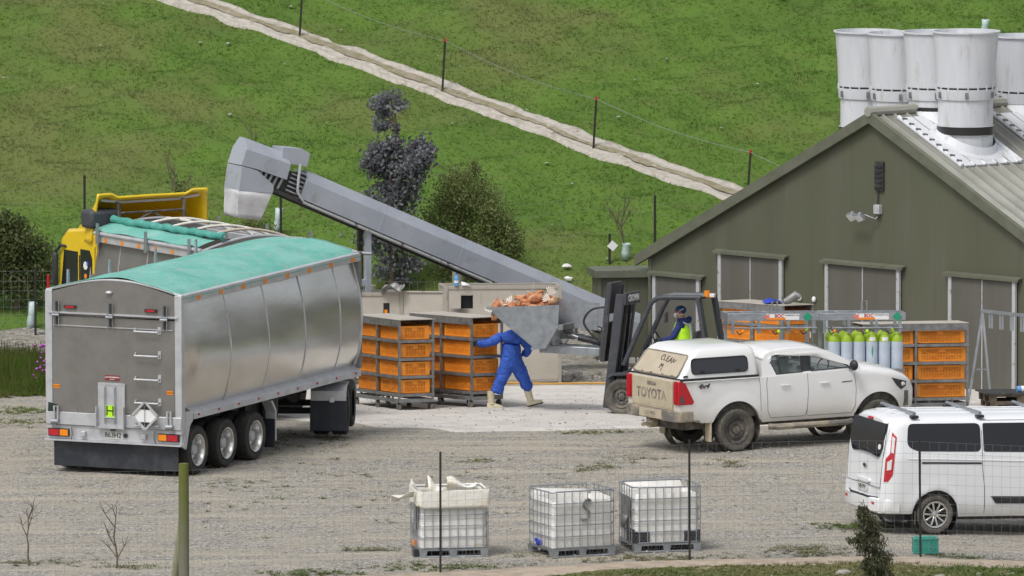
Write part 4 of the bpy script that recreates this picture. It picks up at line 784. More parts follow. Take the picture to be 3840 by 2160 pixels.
def bottle(x, y, z, label, s=1, rot=None):
    b = B().lathe([(.001, 0), (.045, 0), (.048, .02), (.048, .10), (.044, .11), (.048, .12), (.046, .17), (.016, .21), (.016, .225)], n=14); o = b.build('water_bottle', MT['bottle']); o.location = (x, y, z); o.scale = (s,) * 3
    if rot: o.rotation_euler = rot
    c = B().cyl((0, 0, .222), (0, 0, .25), .019, n=10).build('bottle_cap', MT['blue'], o); B().lathe([(.0485, .06), (.0485, .10)], n=14).build('bottle_label', MT['white'], o); return tag(o, label, 'bottle')
bottle(-1.09, 25.40, zg(-1.1, 25.4) + 1.955, 'blue water bottle standing on the top rail of the pen')
o = B().add([(0, 0, 0), (.14, .02, .0), (.17, .05, .005), (.05, .06, .06), (-.02, .05, .07)], [(0, 1, 3), (1, 2, 3), (0, 3, 4)]).build('paper_scrap', MT['white'], solid=.004); o.location = (-.98, 25.36, zg(-1, 25.3) + 1.957); tag(o, 'crumpled white paper lying on the pen rail beside the bottle', 'litter')
b = B(); b.grid(lambda u, v: (.45 * u, .2 * v, .05 + .10 * math.sin(u * 6 + v * 2) * math.sin(v * 5 + 1) + .1 * u * u), [k / 10 for k in range(11)], [k / 6 for k in range(7)]); o = b.build('rag', MT['galv_dull'], smooth=60, solid=.008); o.location = (-2.55, 25.72, zg(-2.3, 25.7) + 1.80); o.rotation_euler = (0, 0, rad(5)); tag(o, 'grey rag draped over the rail of the lower pen', 'cloth')

# ------------------------------------------------------------------ poultry crates and trolleys
def crate_mesh():
    L_, W_, H_ = .95, .60, .262; b = B()
    for z0, z1 in ((0, .03), (H_ - .035, H_)):
        b.box(-L_ / 2, L_ / 2, -W_ / 2, -W_ / 2 + .02, z0, z1).box(-L_ / 2, L_ / 2, W_ / 2 - .02, W_ / 2, z0, z1).box(-L_ / 2, -L_ / 2 + .02, -W_ / 2 + .02, W_ / 2 - .02, z0, z1).box(L_ / 2 - .02, L_ / 2, -W_ / 2 + .02, W_ / 2 - .02, z0, z1)
    b.box(-L_ / 2, L_ / 2, -W_ / 2, W_ / 2, -.0, .012)
    for sx in (-1, 1):
        for sy in (-1, 1): b.box(*sorted((sx * L_ / 2, sx * (L_ / 2 - .07))), *sorted((sy * (W_ / 2 - .001), sy * (W_ / 2 - .018))), .03, H_ - .035).box(*sorted((sx * (L_ / 2 - .001), sx * (L_ / 2 - .018))), *sorted((sy * (W_ / 2 - .02), sy * (W_ / 2 - .08))), .03, H_ - .035)
    for sy in (-1, 1):
        y0, y1 = sorted((sy * (W_ / 2 - .004), sy * (W_ / 2 - .016)))
        for k in range(26):
            x = -.39 + .78 * k / 25; b.box(x - .0085, x + .0085, y0, y1, .03, H_ - .035)
        b.box(-.40, .40, y0 + .001, y1 - .001, .12, .135); b.box(-.06, .06, y0 - .001, y1 + .001, .17, .225)
        for x0, x1 in ((-.39, 0), (0, .39)):
            b.bar((x0, (y0 + y1) / 2, .04), (x1, (y0 + y1) / 2, .22), .013, .012, (0, 1, 0)); b.bar((x0, (y0 + y1) / 2, .22), (x1, (y0 + y1) / 2, .04), .013, .012, (0, 1, 0))
    for sx in (-1, 1):
        x0, x1 = sorted((sx * (L_ / 2 - .004), sx * (L_ / 2 - .016)))
        for k in range(14):
            y = -.21 + .42 * k / 13; b.box(x0, x1, y - .0085, y + .0085, .03, H_ - .035)
        b.box(x0 + .001, x1 - .001, -.22, .22, .12, .135); b.box(x0 - .001, x1 + .001, -.06, .06, .17, .225)
        b.bar(((x0 + x1) / 2, -.21, .04), ((x0 + x1) / 2, .21, .22), .013, .012, (1, 0, 0)); b.bar(((x0 + x1) / 2, -.21, .22), ((x0 + x1) / 2, .21, .04), .013, .012, (1, 0, 0))
    for k in range(9): b.box(-.42 + k * .10, -.385 + k * .10, -W_ / 2 + .002, -W_ / 2 + .018, H_, H_ + .012).box(-.42 + k * .10, -.385 + k * .10, W_ / 2 - .018, W_ / 2 - .002, H_, H_ + .012)
    for k in range(7): b.box(-L_ / 2, L_ / 2, -.24 + k * .08 - .006, -.24 + k * .08 + .006, H_ - .012, H_ - .002)
    return b
crate0 = crate_mesh().build('poultry_crate', MT['orange'], smooth=0); tag(crate0, '', 'crate', 'orange poultry crates on the trolleys'); first_crate = [True]
shade_core0 = B().box(-.44, .44, -.265, .265, .014, .20).build('shade_core', mat('shade_orange', (.60, .19, .018), .7), crate0)  # darker block behind the slats: shade in the gaps put into its colour
lidm = mat('pale_yellow_lid', (.72, .55, .2), .6)
def put_crate(M_, label):
    o = crate0 if first_crate[0] else crate0.copy()
    if not first_crate[0]:
        COL.objects.link(o); q = shade_core0.copy(); COL.objects.link(q); q.parent = o
    first_crate[0] = False; o.matrix_world = M_; o['label'] = label; return o
TW, TLn = .70, 2.04; SH = [.36, .70, 1.04, 1.38]; TT = 1.74
def trolley_parts(t):
    m = MT['galv_dull']
    for x in (0, TW):
        for y in (0, TLn / 2, TLn): B().box(x - .02, x + .02, y - .02, y + .02, .17, TT).build('upright', m, t)
    for z in (.17, .22)[:1] + ():
        B().box(-.02, TW + .02, -.021, .021, z, z + .07).box(-.02, TW + .02, TLn - .021, TLn + .021, z, z + .07).box(-.021, .021, .022, TLn - .022, z, z + .07).box(TW - .021, TW + .021, .022, TLn - .022, z, z + .07).build('base_frame', m, t)
    for z in SH: s = B().box(-.024, TW + .024, -.024, TLn + .024, z - .075, z - .072 + .05).build('shelf', m, t)
    B().box(-.03, TW + .03, -.03, TLn + .03, TT, TT + .012).build('top_sheet', MT['beige'], t); B().box(-.024, -.0205, .02, TLn - .02, TT - .13, TT - .001).build('top_band', m, t); B().box(TW + .0205, TW + .024, .02, TLn - .02, TT - .13, TT - .001).build('top_band', m, t)
    for y in (.3, .75, 1.3, 1.75): B().box(-.015, .015, y - .015, y + .015, .242, .286).build('spacer', m, t)
    for x in (.02, TW - .02):
        for y in (.05, TLn / 2, TLn - .05):
            w_ = B().lathe([(.02, -.022), (.075, -.022), (.083, -.015), (.083, .015), (.075, .022), (.02, .022)], ax=(1, 0, 0), n=18).build('caster_wheel', MT['dust_black'], t); w_.location = (x, y + .02, .084)
            B().box(-.035, -.027, -.02, .02, -.01, .085).box(.027, .035, -.02, .02, -.01, .085).build('caster_fork', m, w_)
def trolley(x, y, rz, label, where, skip=(), ends=('near end', 'far end'), jit=1):
    t = thing('crate_trolley', label, 'trolley', x, y, rz, 'steel crate trolleys'); trolley_parts(t); r = random.Random(int(x * 100))
    names = ['bottom shelf', 'second lowest shelf', 'second highest shelf', 'top shelf']
    for k, z in enumerate(SH):
        for e in (0, 1):
            if (k, e) in skip: continue
            M_ = t.matrix_world @ M.Translation((TW / 2 + r.uniform(-.015, .015) * jit, TLn * (.25 + .5 * e) + r.uniform(-.02, .02) * jit, z - .02)) @ M.Rotation(rad(90 + r.uniform(-1.5, 1.5)), 4, 'Z')
            put_crate(M_, f'orange crate on {names[k]} of {where}, {ends[e]}')
    return t
t1 = trolley(-2.14, 17.1, 25, 'grey steel trolley stacked with orange crates, beside the trailer nose', 'trolley beside the trailer')
t2 = trolley(-.77, 17.85, 35, 'grey steel trolley of orange crates that the worker in blue holds', "trolley held by the worker")
t3 = trolley(8.62, 16.2, 105, 'grey steel trolley of orange crates behind the bonnet of the white ute', 'trolley right of the gas cylinders', ends=('right end', 'left end'))
t4 = trolley(5.25, 22.0, 36, 'grey steel trolley of orange crates behind the forklift with blue cloth on top', 'trolley under the blue cloth')
b = B(); random.seed(5)
b.grid(lambda u, v: (u - .3, .35 * v, .02 + .06 * abs(math.sin(u * 9 + v * 4)) * math.sin(math.pi * v) + .01 * random.random()), [k / 16 * .62 for k in range(17)], [k / 7 for k in range(8)]); o = b.build('cloth', MT['blue'], smooth=60, solid=.006); o.matrix_world = t4.matrix_world @ M.Translation((.38, .55, TT + .014)) @ M.Rotation(rad(60), 4, 'Z'); tag(o, 'crumpled bright blue cloth on top of the trolley', 'cloth')
b = B().tube([(-.16, 0, .06), (-.05, .02, .10), (.08, .0, .2), (.16, -.02, .15)], [.05, .08, .08, .05], 10); o = b.build('grey_glove', MT['galv_dull'], smooth=60); 
o.matrix_world = t4.matrix_world @ M.Translation((.35, .18, TT + .0)) @ M.Rotation(rad(-36), 4, 'Z'); o.name = 'grey_bag'; tag(o, 'small grey bag slumped on the front corner of the trolley top', 'bag')

# ------------------------------------------------------------------ gas cylinder packs
def cylinder_parts(pack, x, y, lab, sc_=1):
    c = B().lathe([(.001, 0), (.10, 0), (.113, .03), (.113, 1.315)], n=22).build('gas_cylinder', MT['cyl_blue'], pack); c.location = (x, y, .14); c.scale = (1, 1, sc_)
    B().lathe([(.1135, 1.315), (.1135, 1.36), (.10, 1.43), (.07, 1.47), (.04, 1.485), (.035, 1.50), (.001, 1.50)], n=22).build('shoulder', MT['lime'], c)
    B().cyl((0, 0, 1.49), (0, 0, 1.56), .03, n=8).box(-.05, .05, -.02, .02, 1.55, 1.59).build('valve', MT['galv_dull'], c)
    if lab: B().add([(.114 * math.sin(a), -.114 * math.cos(a), z) for z in (1.33, 1.40) for a in (-.5, -.25, 0, .25, .5)], [(i, i + 1, i + 6, i + 5) for i in range(4)]).build('label', MT['white'], c, smooth=60)
    if lab == 2: B().add([(.1145 * math.sin(a), -.1145 * math.cos(a), 1.14 + zz) for a, zz in ((-.75, 0), (0, -.11), (.75, 0), (0, .11))] + [(0, -.118, 1.14)], [(0, 1, 4), (1, 2, 4), (2, 3, 4), (3, 0, 4)]).build('diamond_label', MT['green_sign'], c)
def pack(x, y, rz, label, nx_, ny_, W_, D_, x0, sc_=1):
    p = thing('gas_cylinder_pack', label, 'gas cylinder rack', x, y, rz, 'racks of gas cylinders', dz=.05); m = MT['galv']
    for q in ((0, W_, -.02, .02), (0, W_, D_ - .02, D_ + .02)): B().box(q[0], q[1], q[2], q[3], 1.86, 2.0).build('top_beam', m, p, bevel=.004)
    for xx in (0, W_ - .04): B().box(xx, xx + .04, .021, D_ - .021, 1.86, 2.0).build('top_beam', m, p, bevel=.004)
    for xx in (.35, .8, 1.25): B().box(xx, xx + .05, .021, D_ - .021, 1.955, 1.985).build('cross_bar', m, p)
    for xx in (.06, W_ * .32, W_ * .64, W_ - .14):
        B().box(xx, xx + .06, -.02, .02, 1.62, 1.859).build('hanger', m, p); B().box(xx, xx + .06, D_ - .02, D_ + .02, .1, 1.859).build('post', m, p)
    B().box(0, W_, -.02, D_ + .02, .06, .14).build('base', m, p)
    B().tube([(x0 - .05, -.04, 1.72), (W_ - .06, -.04, 1.72)], .014, 6).tube([(.1, D_ / 2, 1.70), (W_ - .1, D_ / 2, 1.70)], .016, 6).build('manifold_pipe', m, p)
    B().box(x0 - .13, W_ - .02, -.045, -.03, .88, .95).build('retaining_bar', MT['galv_dull'], p)
    B().tube([(W_ * .5, .2, 1.99), (W_ * .5, .2, 2.2), (W_ * .5 + .1, .2, 2.22), (W_ * .5 + .1, .2, 1.99)], .016, 6).build('lifting_loop', m, p)
    sx_ = W_ * .42; s_ = B().box(sx_, sx_ + .62, -.028, -.021, 1.875, 1.985).build('sign', MT['white'], p)
    B().box(sx_, sx_ + .36, -.031, -.0285, 1.875, 1.915).build('sign_stripe', MT['amber'], s_); B().prism([(sx_ - .08, 1.93), (sx_ + .05, 1.875), (sx_ + .05, 1.985)], 'y', -.032, -.0285).build('sign_arrow', mat('pink_red', (.7, .2, .16), .5) if 'pk' not in MT else MT['pk'], s_)
    text('BOC', .085, s_, (sx_ + .24, -.030, 1.948), RSIDE, MT['red'], bold=.002); text('IN EMERGENCY CALL', .028, s_, (sx_ + .48, -.030, 1.96), RSIDE, MT['ink'])
    d = B(); d.T = M.Translation((sx_ + .78, -.03, 1.93)) @ M.Rotation(rad(45), 4, 'Y'); d.box(-.062, .062, -.006, .004, -.062, .062); dd = d.build('hazard_diamond', MT['green_sign'], p)
    for k, (xx, yy) in enumerate(((W_ - .25, -.02), (.28, -.03), (W_ * .55, -.03))): B().ell((xx, yy, 1.66 + .04 * (k == 0)), (.032, .03, .035), 8, 6).build('regulator', MT['hivis'] if k != 1 else MT['amber'], p); B().tube([(xx, yy, 1.64), (xx - .06, yy + .04, 1.6), (xx - .1, yy + .1, 1.66)], .012, 5).build('hose', MT['black'], p)
    for j in range(ny_):
        for i in range(nx_): cylinder_parts(p, x0 + i * .238, .11 + j * .25, 1 if (j == 0 and i in (nx_ - 2,)) else (2 if (j == 0 and i == nx_ - 3) else 0), sc_)
    return p
pack(5.78, 14.1, 5, 'galvanised rack of pale blue gas cylinders with lime shoulders, right of the other rack', 6, 3, 1.62, .78, .28)
pack(4.05, 13.9, 9, 'galvanised rack of gas cylinders mostly hidden behind the white ute', 6, 3, 1.75, .78, .45, .8)
# ------------------------------------------------------------------ trestle, pallets
ts = thing('trestle', 'grey steel A-frame trestle with hooks along its sloping rail, near the right edge', 'trestle', 9.0, 18.9, 0)
for dx in (-.28, .17): B().bar((dx, -.1, 0), (0, 0, 1.8), .045, .045).build('leg', MT['galv'], ts)
for dx in (-.2, .25): B().bar((1.45 + dx, -1.5, 0), (1.45, -1.4, 1.72), .045, .045).build('leg', MT['galv'], ts)
B().bar((-.02, .02, 1.82), (1.5, -1.45, 1.73), .05, .06).build('rail', MT['galv'], ts); B().bar((-.11, -.04, .7), (.07, -.04, .7), .03, .03).build('brace', MT['galv'], ts)
for k in range(7):
    t = .10 + k * .13
    for e in (0, .03): B().box(-.018, .018, -.006, .006, -.30, 0).build('hook', MT['galv'], ts).location = (1.5 * (t + e) - .02, .02 - 1.47 * (t + e), 1.80 - .09 * t)
def pallet(x, y, z, rz, label):
    p = thing('pallet', label, 'pallet', x, y, rz, 'wooden pallets in a stack', dz=z); m = MT['pallet_wood']
    for k in range(7): B().box(0, 1.2, .02 + k * .165, .13 + k * .165, .125, .145).build('board', m, p)
    for yy in (.02, .55, 1.03): B().box(0, 1.2, yy, yy + .1, .1, .124).build('stringer', m, p); 
    for yy in (.02, .55, 1.03):
        for xx in (0, .53, 1.06): B().box(xx, xx + .14, yy, yy + .1, .021, .099).build('block', m, p)
        B().box(0, 1.2, yy, yy + .1, 0, .02).build('skid', m, p)
pallet(9.12, 17.6, .0, 8, 'weathered wooden pallet at the bottom of the stack by the right edge'); pallet(9.1, 17.6, .147, 9, 'weathered wooden pallet on top of the stack under the bottles')
o = B().box(-.06, 1.25, -.05, 1.2, 0, .03).build('board_sheet', MT['dark_steel']); o.matrix_world = thing('x', '', '', 9.1, 17.6, 9).matrix_world @ M.Translation((0, 0, .296)); bpy.data.objects.remove(bpy.data.objects['x']); o.name = 'sheet'; tag(o, 'grey flat sheet lying on top of the pallets', 'sheet')
bottle(9.62, 17.85, zg(9.6, 17.8) + .38, 'blue drink bottle lying on the pallets, left of two', 1.35, (0, rad(90), rad(12))); bottle(9.95, 17.9, zg(9.9, 17.8) + .38, 'blue drink bottle lying on the pallets, right of two', 1.35, (0, rad(90), rad(5)))
# ------------------------------------------------------------------ vehicle shells
def lerp_tab(t):
    xs_, ys_ = [p[0] for p in t], [p[1] for p in t]
    return lambda x: float(np.interp(x, xs_, ys_))
def shell(xs, zlo, zhi, Wf, crown, nz=16, nr=10, warp=None):
    b = B(); rings = []
    for x in xs:
        a, c = zlo(x), zhi(x); r = []
        zz = [a + (c - a) * k / nz for k in range(nz + 1)]
        r += [(x, -Wf(x, z), z) for z in zz]; wt = Wf(x, c)
        r += [(x, -wt + 2 * wt * k / nr, c + crown(x) * (1 - (-1 + 2 * k / nr) ** 2)) for k in range(1, nr)]
        r += [(x, Wf(x, z), z) for z in reversed(zz)]
        rings.append([warp(p) for p in r] if warp else r)
    b.loft(rings, caps=True, ring=True); return b
def rnd(z, zt, r):
    t = (z - (zt - r)) / r
    return 0 if t <= 0 else r * (1 - math.sqrt(max(0, 1 - min(1, t) ** 2)))
def patch(poly, yf, off, side, warp=None, thick=.004):
    """panel following the body side: poly in (x, z), standing `off` proud"""
    pts = []
    for i in range(len(poly)):
        a, c = poly[i], poly[(i + 1) % len(poly)]
        for k in range(4): pts.append((a[0] + (c[0] - a[0]) * k / 4, a[1] + (c[1] - a[1]) * k / 4))
    def q(p, o): v = (p[0], side * (yf(p[0], p[1]) + o), p[1]); return warp(v) if warp else v
    b = B(); n = len(pts); cx, cz = sum(p[0] for p in pts) / n, sum(p[1] for p in pts) / n
    top = [q(p, off) for p in pts]; mid = [q((cx + (p[0] - cx) * .5, cz + (p[1] - cz) * .5), off) for p in pts]; bot = [q(p, -.004) for p in pts]; c_ = q((cx, cz), off)
    b.add(top + mid + bot + [c_], [(i, (i + 1) % n, n + (i + 1) % n, n + i) for i in range(n)] + [(n + i, n + (i + 1) % n, 3 * n) for i in range(n)] + [(2 * n + i, 2 * n + (i + 1) % n, (i + 1) % n, i) for i in range(n)])
    return b
def roundpoly(poly, r, n=4):
    out = []; m = len(poly)
    for i in range(m):
        p, a, c = V(poly[i]), V(poly[i - 1]), V(poly[(i + 1) % m]); d1 = min(r, (a - p).length * .45); d2 = min(r, (c - p).length * .45); s, e = p + (a - p).normalized() * d1, p + (c - p).normalized() * d2
        for k in range(n + 1): t = k / n; out.append(tuple(s * (1 - t) ** 2 + p * 2 * t * (1 - t) + e * t * t))
    return out
def line_on(pts, yf, off, side, r, warp=None):
    q = [];
    for i in range(len(pts) - 1):
        for k in range(4): q.append((pts[i][0] + (pts[i + 1][0] - pts[i][0]) * k / 4, pts[i][1] + (pts[i + 1][1] - pts[i][1]) * k / 4))
    q.append(pts[-1]); q = [(x, side * (yf(x, z) + off), z) for x, z in q]
    return B().tube([warp(p) for p in q] if warp else q, r, 5)
def mixglass(name, col, alpha):
    m = bpy.data.materials.new(name); m.use_nodes = True; t = m.node_tree; p = t.nodes['Principled BSDF']; p.inputs['Base Color'].default_value = (*col, 1); p.inputs['Roughness'].default_value = .06; p.inputs['Alpha'].default_value = alpha; return m
MT['pane'] = mixglass('window_glass', (.10, .13, .125), .50)

# ------------------------------------------------------------------ white ute with canopy
ut = thing('pickup_truck', 'white double cab ute with canopy, its dusty back window finger-written CLEAN M', 'pickup truck', 2.57, 7.73, 31)
AX1, AX2, WR = 1.26, 4.34, .395
def zlo_u(x):
    z = .56 if x < 1.8 else .50
    if x < .5: z = .62
    if x > 4.9: z = .5 + .1 * (x - 4.9) / .4
    for c in (AX1, AX2):
        d = abs(x - c)
        if d < .535: z = max(z, WR + math.sqrt(.535 ** 2 - d * d) - .0)
    return z
zhi_u = lerp_tab([(0, 1.36), (1.72, 1.38), (1.75, 1.33), (3.5, 1.37), (3.85, 1.42), (4.3, 1.38), (4.75, 1.29), (5.05, 1.19), (5.22, 1.08), (5.30, .95)])
def W_u(x, z):
    w = .915 - .02 * ((z - .95) / .4) ** 2
    for c in (AX1, AX2):
        d = math.hypot(x - c, z - WR)
        if .5 < d < .72: w += .022 * (1 - (d - .5) / .22)
    if x > 4.4: w -= .34 * ((x - 4.4) / .92) ** 2.2
    if x < .12: w -= .05 * (1 - x / .12) ** 2
    if z < .75: w -= .05 * ((.75 - z) / .3) ** 2
    if x > 3.7: w -= rnd(z, zhi_u(x), .13) * .9
    return w
xs_ = sorted(set([round(.03 + .06 * k, 3) for k in range(88)] + [AX1 + s * (.535 - e) for s in (-1, 1) for e in (.0005, .01, .03)] + [AX2 + s * (.535 - e) for s in (-1, 1) for e in (.0005, .01, .03)]))
body = shell([x for x in xs_ if x <= 5.30], zlo_u, zhi_u, W_u, lerp_tab([(0, 0), (1.7, 0), (1.8, .0), (3.7, .02), (3.9, .06), (5, .06), (5.3, .03)]), 18, 10).build('body', MT['ute_paint'], ut, smooth=42)
B().box(.25, 5.0, -.62, .62, .42, .62).box(.75, 5.05, -.80, .80, .62, .9).build('underbody', MT['dust_black'], ut)
for x in (AX1, AX2):
    B().cyl((x, -.85, WR), (x, .85, WR), .055, n=10).build('axle', MT['dust_black'], ut)
    for sg in (-1, 1):
        B().lathe([(.53, -.14), (.53, .14)], (x, sg * .72, WR), (0, 1, 0), 30).build('arch_liner', MT['dust_black'], ut)
        wheel(ut, (x, sg * .80, WR), WR, .25, .235, MT['dust_black'] if 'sw' not in MT else MT['sw'], side=sg, style='steel', tyre_m=MT['tyre_dusty'], yaw=rad(-4) * (x == AX2))
for sg in (-1, 1):
    B().box(.70, .725, *sorted((sg * .70, sg * .90)), .2, .6).build('mud_flap', MT['ute_dust'], ut, bevel=.01)
    sd = B().tube([(1.95, sg * .90, .42), (2.1, sg * .97, .41), (3.6, sg * .97, .41), (3.75, sg * .88, .42)], .055, 8).build('side_step', MT['bumper'], ut)
# greenhouse
yg = lambda x, z: .885 - .30 * max(0, (z - 1.33)) - .05 * max(0, (x - 3.2)) * max(0, z - 1.33)
win_r = [(2.02, 1.64), (2.13, 1.37), (2.70, 1.385), (2.71, 1.70), (2.3, 1.71), (2.1, 1.69)]
win_f = [(2.86, 1.705), (2.88, 1.39), (3.72, 1.41), (3.62, 1.47), (3.35, 1.63), (3.15, 1.695)]
def pil(poly, name='pillar', m=None):
    for sg in (-1, 1): patch(poly, yg, 0, sg).build(name, m or MT['white_car'], ut, smooth=30, solid=.03)
out_top = [(1.84, 1.32), (1.90, 1.62), (2.05, 1.77), (2.5, 1.80), (3.0, 1.79), (3.3, 1.72), (3.6, 1.575), (3.95, 1.40)]
pil([(1.82, 1.30), (2.13, 1.30), (2.13, 1.37), (2.02, 1.64), (2.1, 1.69), (2.05, 1.77), (1.93, 1.72), (1.86, 1.6)])
pil([(2.1, 1.69), (2.3, 1.71), (2.71, 1.70), (2.86, 1.705), (3.15, 1.695), (3.35, 1.63), (3.62, 1.47), (3.72, 1.41), (3.95, 1.40), (3.6, 1.60), (3.3, 1.735), (3.0, 1.80), (2.5, 1.805), (2.05, 1.77)])
pil([(2.13, 1.29), (3.95, 1.33), (3.95, 1.40), (3.72, 1.41), (2.88, 1.39), (2.7, 1.385), (2.13, 1.37)])
pil([(2.70, 1.385), (2.88, 1.39), (2.86, 1.705), (2.71, 1.70)], 'b_pillar', MT['black'])
for sg in (-1, 1):
    patch(win_r, yg, -.012, sg, thick=.003).build('rear_side_window', MT['pane'], ut); patch(win_f, yg, -.012, sg).build('front_side_window', MT['pane'], ut)
    line_on([(2.22, 1.38), (2.19, 1.70)], yg, .003, sg, .013).build('quarter_bar', MT['black'], ut)
    for w_ in (win_r, win_f): line_on(w_ + [w_[0]], yg, .002, sg, .010).build('window_seal', MT['black'], ut)
def roof_p(x, v):
    yt = yg(x, 1.79); z0 = float(np.interp(x, [1.88, 2.05, 2.5, 3.0, 3.3, 3.6, 3.95], [1.66, 1.77, 1.805, 1.80, 1.735, 1.60, 1.41])); s = -1 + 2 * v
    return (x + .12 * (1 - s * s) * max(0, (x - 3.0)) / .95, s * yg(x, z0), z0 + .06 * (1 - s * s) * (1 if x < 3.25 else max(.4, 1 - (x - 3.25))))
B().grid(roof_p, [1.86 + 1.36 * k / 14 for k in range(15)], [k / 12 for k in range(13)]).build('cab_roof', MT['white_car'], ut, smooth=60, solid=.03)
B().grid(roof_p, [3.22 + .73 * k / 8 for k in range(9)], [k / 12 for k in range(13)]).build('windscreen', MT['pane'], ut, smooth=60)
B().grid(lambda z, v: (1.86 + .06 * (z - 1.33), (-1 + 2 * v) * yg(2, z), z), [1.33 + .35 * k / 3 for k in range(4)], [k / 4 for k in range(5)]).build('cab_back', MT['white_car'], ut)
for y in (-.38, .38):
    for x in (2.1, 3.0): B().box(x, x + .14, y - .22, y + .22, .9, 1.42).box(x + .02, x + .12, y - .13, y + .13, 1.42, 1.62).build('seat', MT['charcoal'], ut, bevel=.03)
B().tube([(3.45 + .05 * math.cos(a), -.38 + .18 * math.sin(a), 1.40 + .15 * math.cos(a)) for a in [k * .4 for k in range(17)]], .014, 6).build('steering_wheel', MT['black'], ut); B().box(3.55, 3.95, -.8, .8, 1.2, 1.40).build('dashboard', MT['charcoal'], ut)
# canopy
def canopy_ring(z, ins, rake):
    x0, x1, y = .06 + rake, 1.74 - ins * .4, .90 - ins; pts = roundpoly([(x0, -y), (x1, -y), (x1, y), (x0, y)], .10, 4); return [(p[0], p[1], z) for p in pts]
b = B(); b.loft([canopy_ring(1.395, .0, 0), canopy_ring(1.45, .005, .04), canopy_ring(1.75, .06, .26), canopy_ring(1.85, .10, .36), canopy_ring(1.905, .17, .45), canopy_ring(1.935, .30, .6), canopy_ring(1.945, .6, .9)]); cn = b.build('canopy', MT['white_car'], ut, smooth=50)
yc_ = lambda x, z: .90 - .005 - .055 * (z - 1.45) / .3 * (1 if z < 1.75 else 1.3) if z > 1.45 else .9
for sg in (-1, 1):
    wp_ = roundpoly([(.30, 1.47), (1.50, 1.47), (1.50, 1.745), (.30, 1.745)], .08); cwn = patch(wp_, yc_, .008, sg).build('canopy_window', MT['glass_tint'], cn, smooth=30); line_on(wp_ + [wp_[0]], yc_, .008, sg, .013).build('window_rubber', MT['black'], cwn)
    for x in (.52, 1.28): B().box(x - .03, x + .03, *sorted((sg * .885, sg * .925)), 1.50, 1.53).build('window_catch', MT['black'], cwn, bevel=.006)
    B().box(.05, 1.73, *sorted((sg * .86, sg * .918)), 1.355, 1.392).build('canopy_seal', MT['black'], cn)
    B().box(.10, .2, *sorted((sg * .902, sg * .912)), 1.42, 1.455).build('maker_badge', MT['charcoal'], cn)
    for x in (.45, .95, 1.45): B().box(x - .025, x + .025, *sorted((sg * .90, sg * .93)), 1.32, 1.353).build('clamp', MT['white_car'], cn)
    q = B().tube([(.1, sg * .913, 1.34), (1.72, sg * .913, 1.34)], .012, 5).build('bed_rail', MT['white_car'], ut)
def rearp(y, z, o=0): r = .06 + .26 * (z - 1.40) / .35; return (r - .008 - o, y, z)
gw = B().add([rearp(y, z, o) for o in (0, .012) for y, z in roundpoly([(-.78, 1.42), (.78, 1.42), (.70, 1.80), (-.70, 1.80)], .05)], [tuple(range(20)), tuple(range(39, 19, -1))] + [(i, (i + 1) % 20, 20 + (i + 1) % 20, 20 + i) for i in range(20)]).build('canopy_rear_window', MT['ute_glass_dust'], cn)
B().tube([rearp(y, z, .014) for y, z in roundpoly([(-.78, 1.42), (.78, 1.42), (.70, 1.80), (-.70, 1.80)], .05)], .012, 5, closed=True).build('window_rubber', MT['bumper'], gw)
def scrawl(lines): 
    b = B()
    for l in lines: b.tube([rearp(-y, z, .018) for y, z in l], .0075, 4)
    return b
W_ = scrawl([[(-.02, 1.75), (-.07, 1.74), (-.10, 1.70), (-.07, 1.665), (-.03, 1.665)], [(.0, 1.745), (.02, 1.66), (.07, 1.665)], [(.17, 1.735), (.11, 1.735), (.115, 1.65), (.18, 1.655)], [(.11, 1.695), (.16, 1.695)], [(.20, 1.64), (.25, 1.725), (.285, 1.645)], [(.215, 1.675), (.275, 1.675)], [(.315, 1.63), (.335, 1.715), (.385, 1.645), (.43, 1.70)],
    [(.02, 1.52), (.03, 1.61), (.065, 1.56), (.10, 1.60), (.125, 1.48)]]); W_.build('finger_writing', MT['ink'], gw)
for y in (-.62, -.3, .1, .4, .68): B().tube([rearp(y + .03 * k, 1.425 + .015 * (k % 2), .02) for k in range(4)], .009, 4).build('smear', MT['dust_black'], gw)
# tail
tg = B().box(-.01, .03, -.70, .70, .80, 1.345).build('tailgate', MT['ute_dust'], ut, bevel=.012)
B().box(-.022, -.0105, -.15, .15, 1.22, 1.285).build('tailgate_handle', MT['bumper'], tg, bevel=.008); B().box(-.014, -.0105, -.66, .66, .84, .86).build('press_line', MT['ute_dust'], tg)
text('TOYOTA', .25, tg, (-.0125, .02, 1.05), REAR, MT['bumper'], sx=1.0, bold=.006)
for sg in (-1, 1):
    tl = B(); pl2 = [(.0, .92), (.30, .92), (.33, .97), (.16, 1.30), (.10, 1.345), (.0, 1.345)]
    tl.loft([[(x, sg * (W_u(max(x, .13), z) + .012), z) for x, z in pl2], [(x, sg * .74, z) for x, z in pl2]]); tlo = tl.build('tail_light', MT['red'], ut, bevel=.01)
    B().loft([[(x, sg * (W_u(.2, z) + .016), z) for x, z in ((.03, .95), (.12, .95), (.1, 1.06), (.03, 1.08))], [(x, sg * .8, z) for x, z in ((.03, .95), (.12, .95), (.1, 1.06), (.03, 1.08))]]).build('reverse_lens', MT['dust_black'], tlo)
    B().box(-.014, .02, *sorted((sg * .76, sg * .86)), .95, 1.3).build('lens', MT['red'], tlo)
    text('4x4', .12, ut, (.52, sg * .934, 1.24), RSIDE if sg < 0 else (rad(90), 0, rad(180)), MT['dark_steel'], shear=.4, bold=.004, sx=1.3)
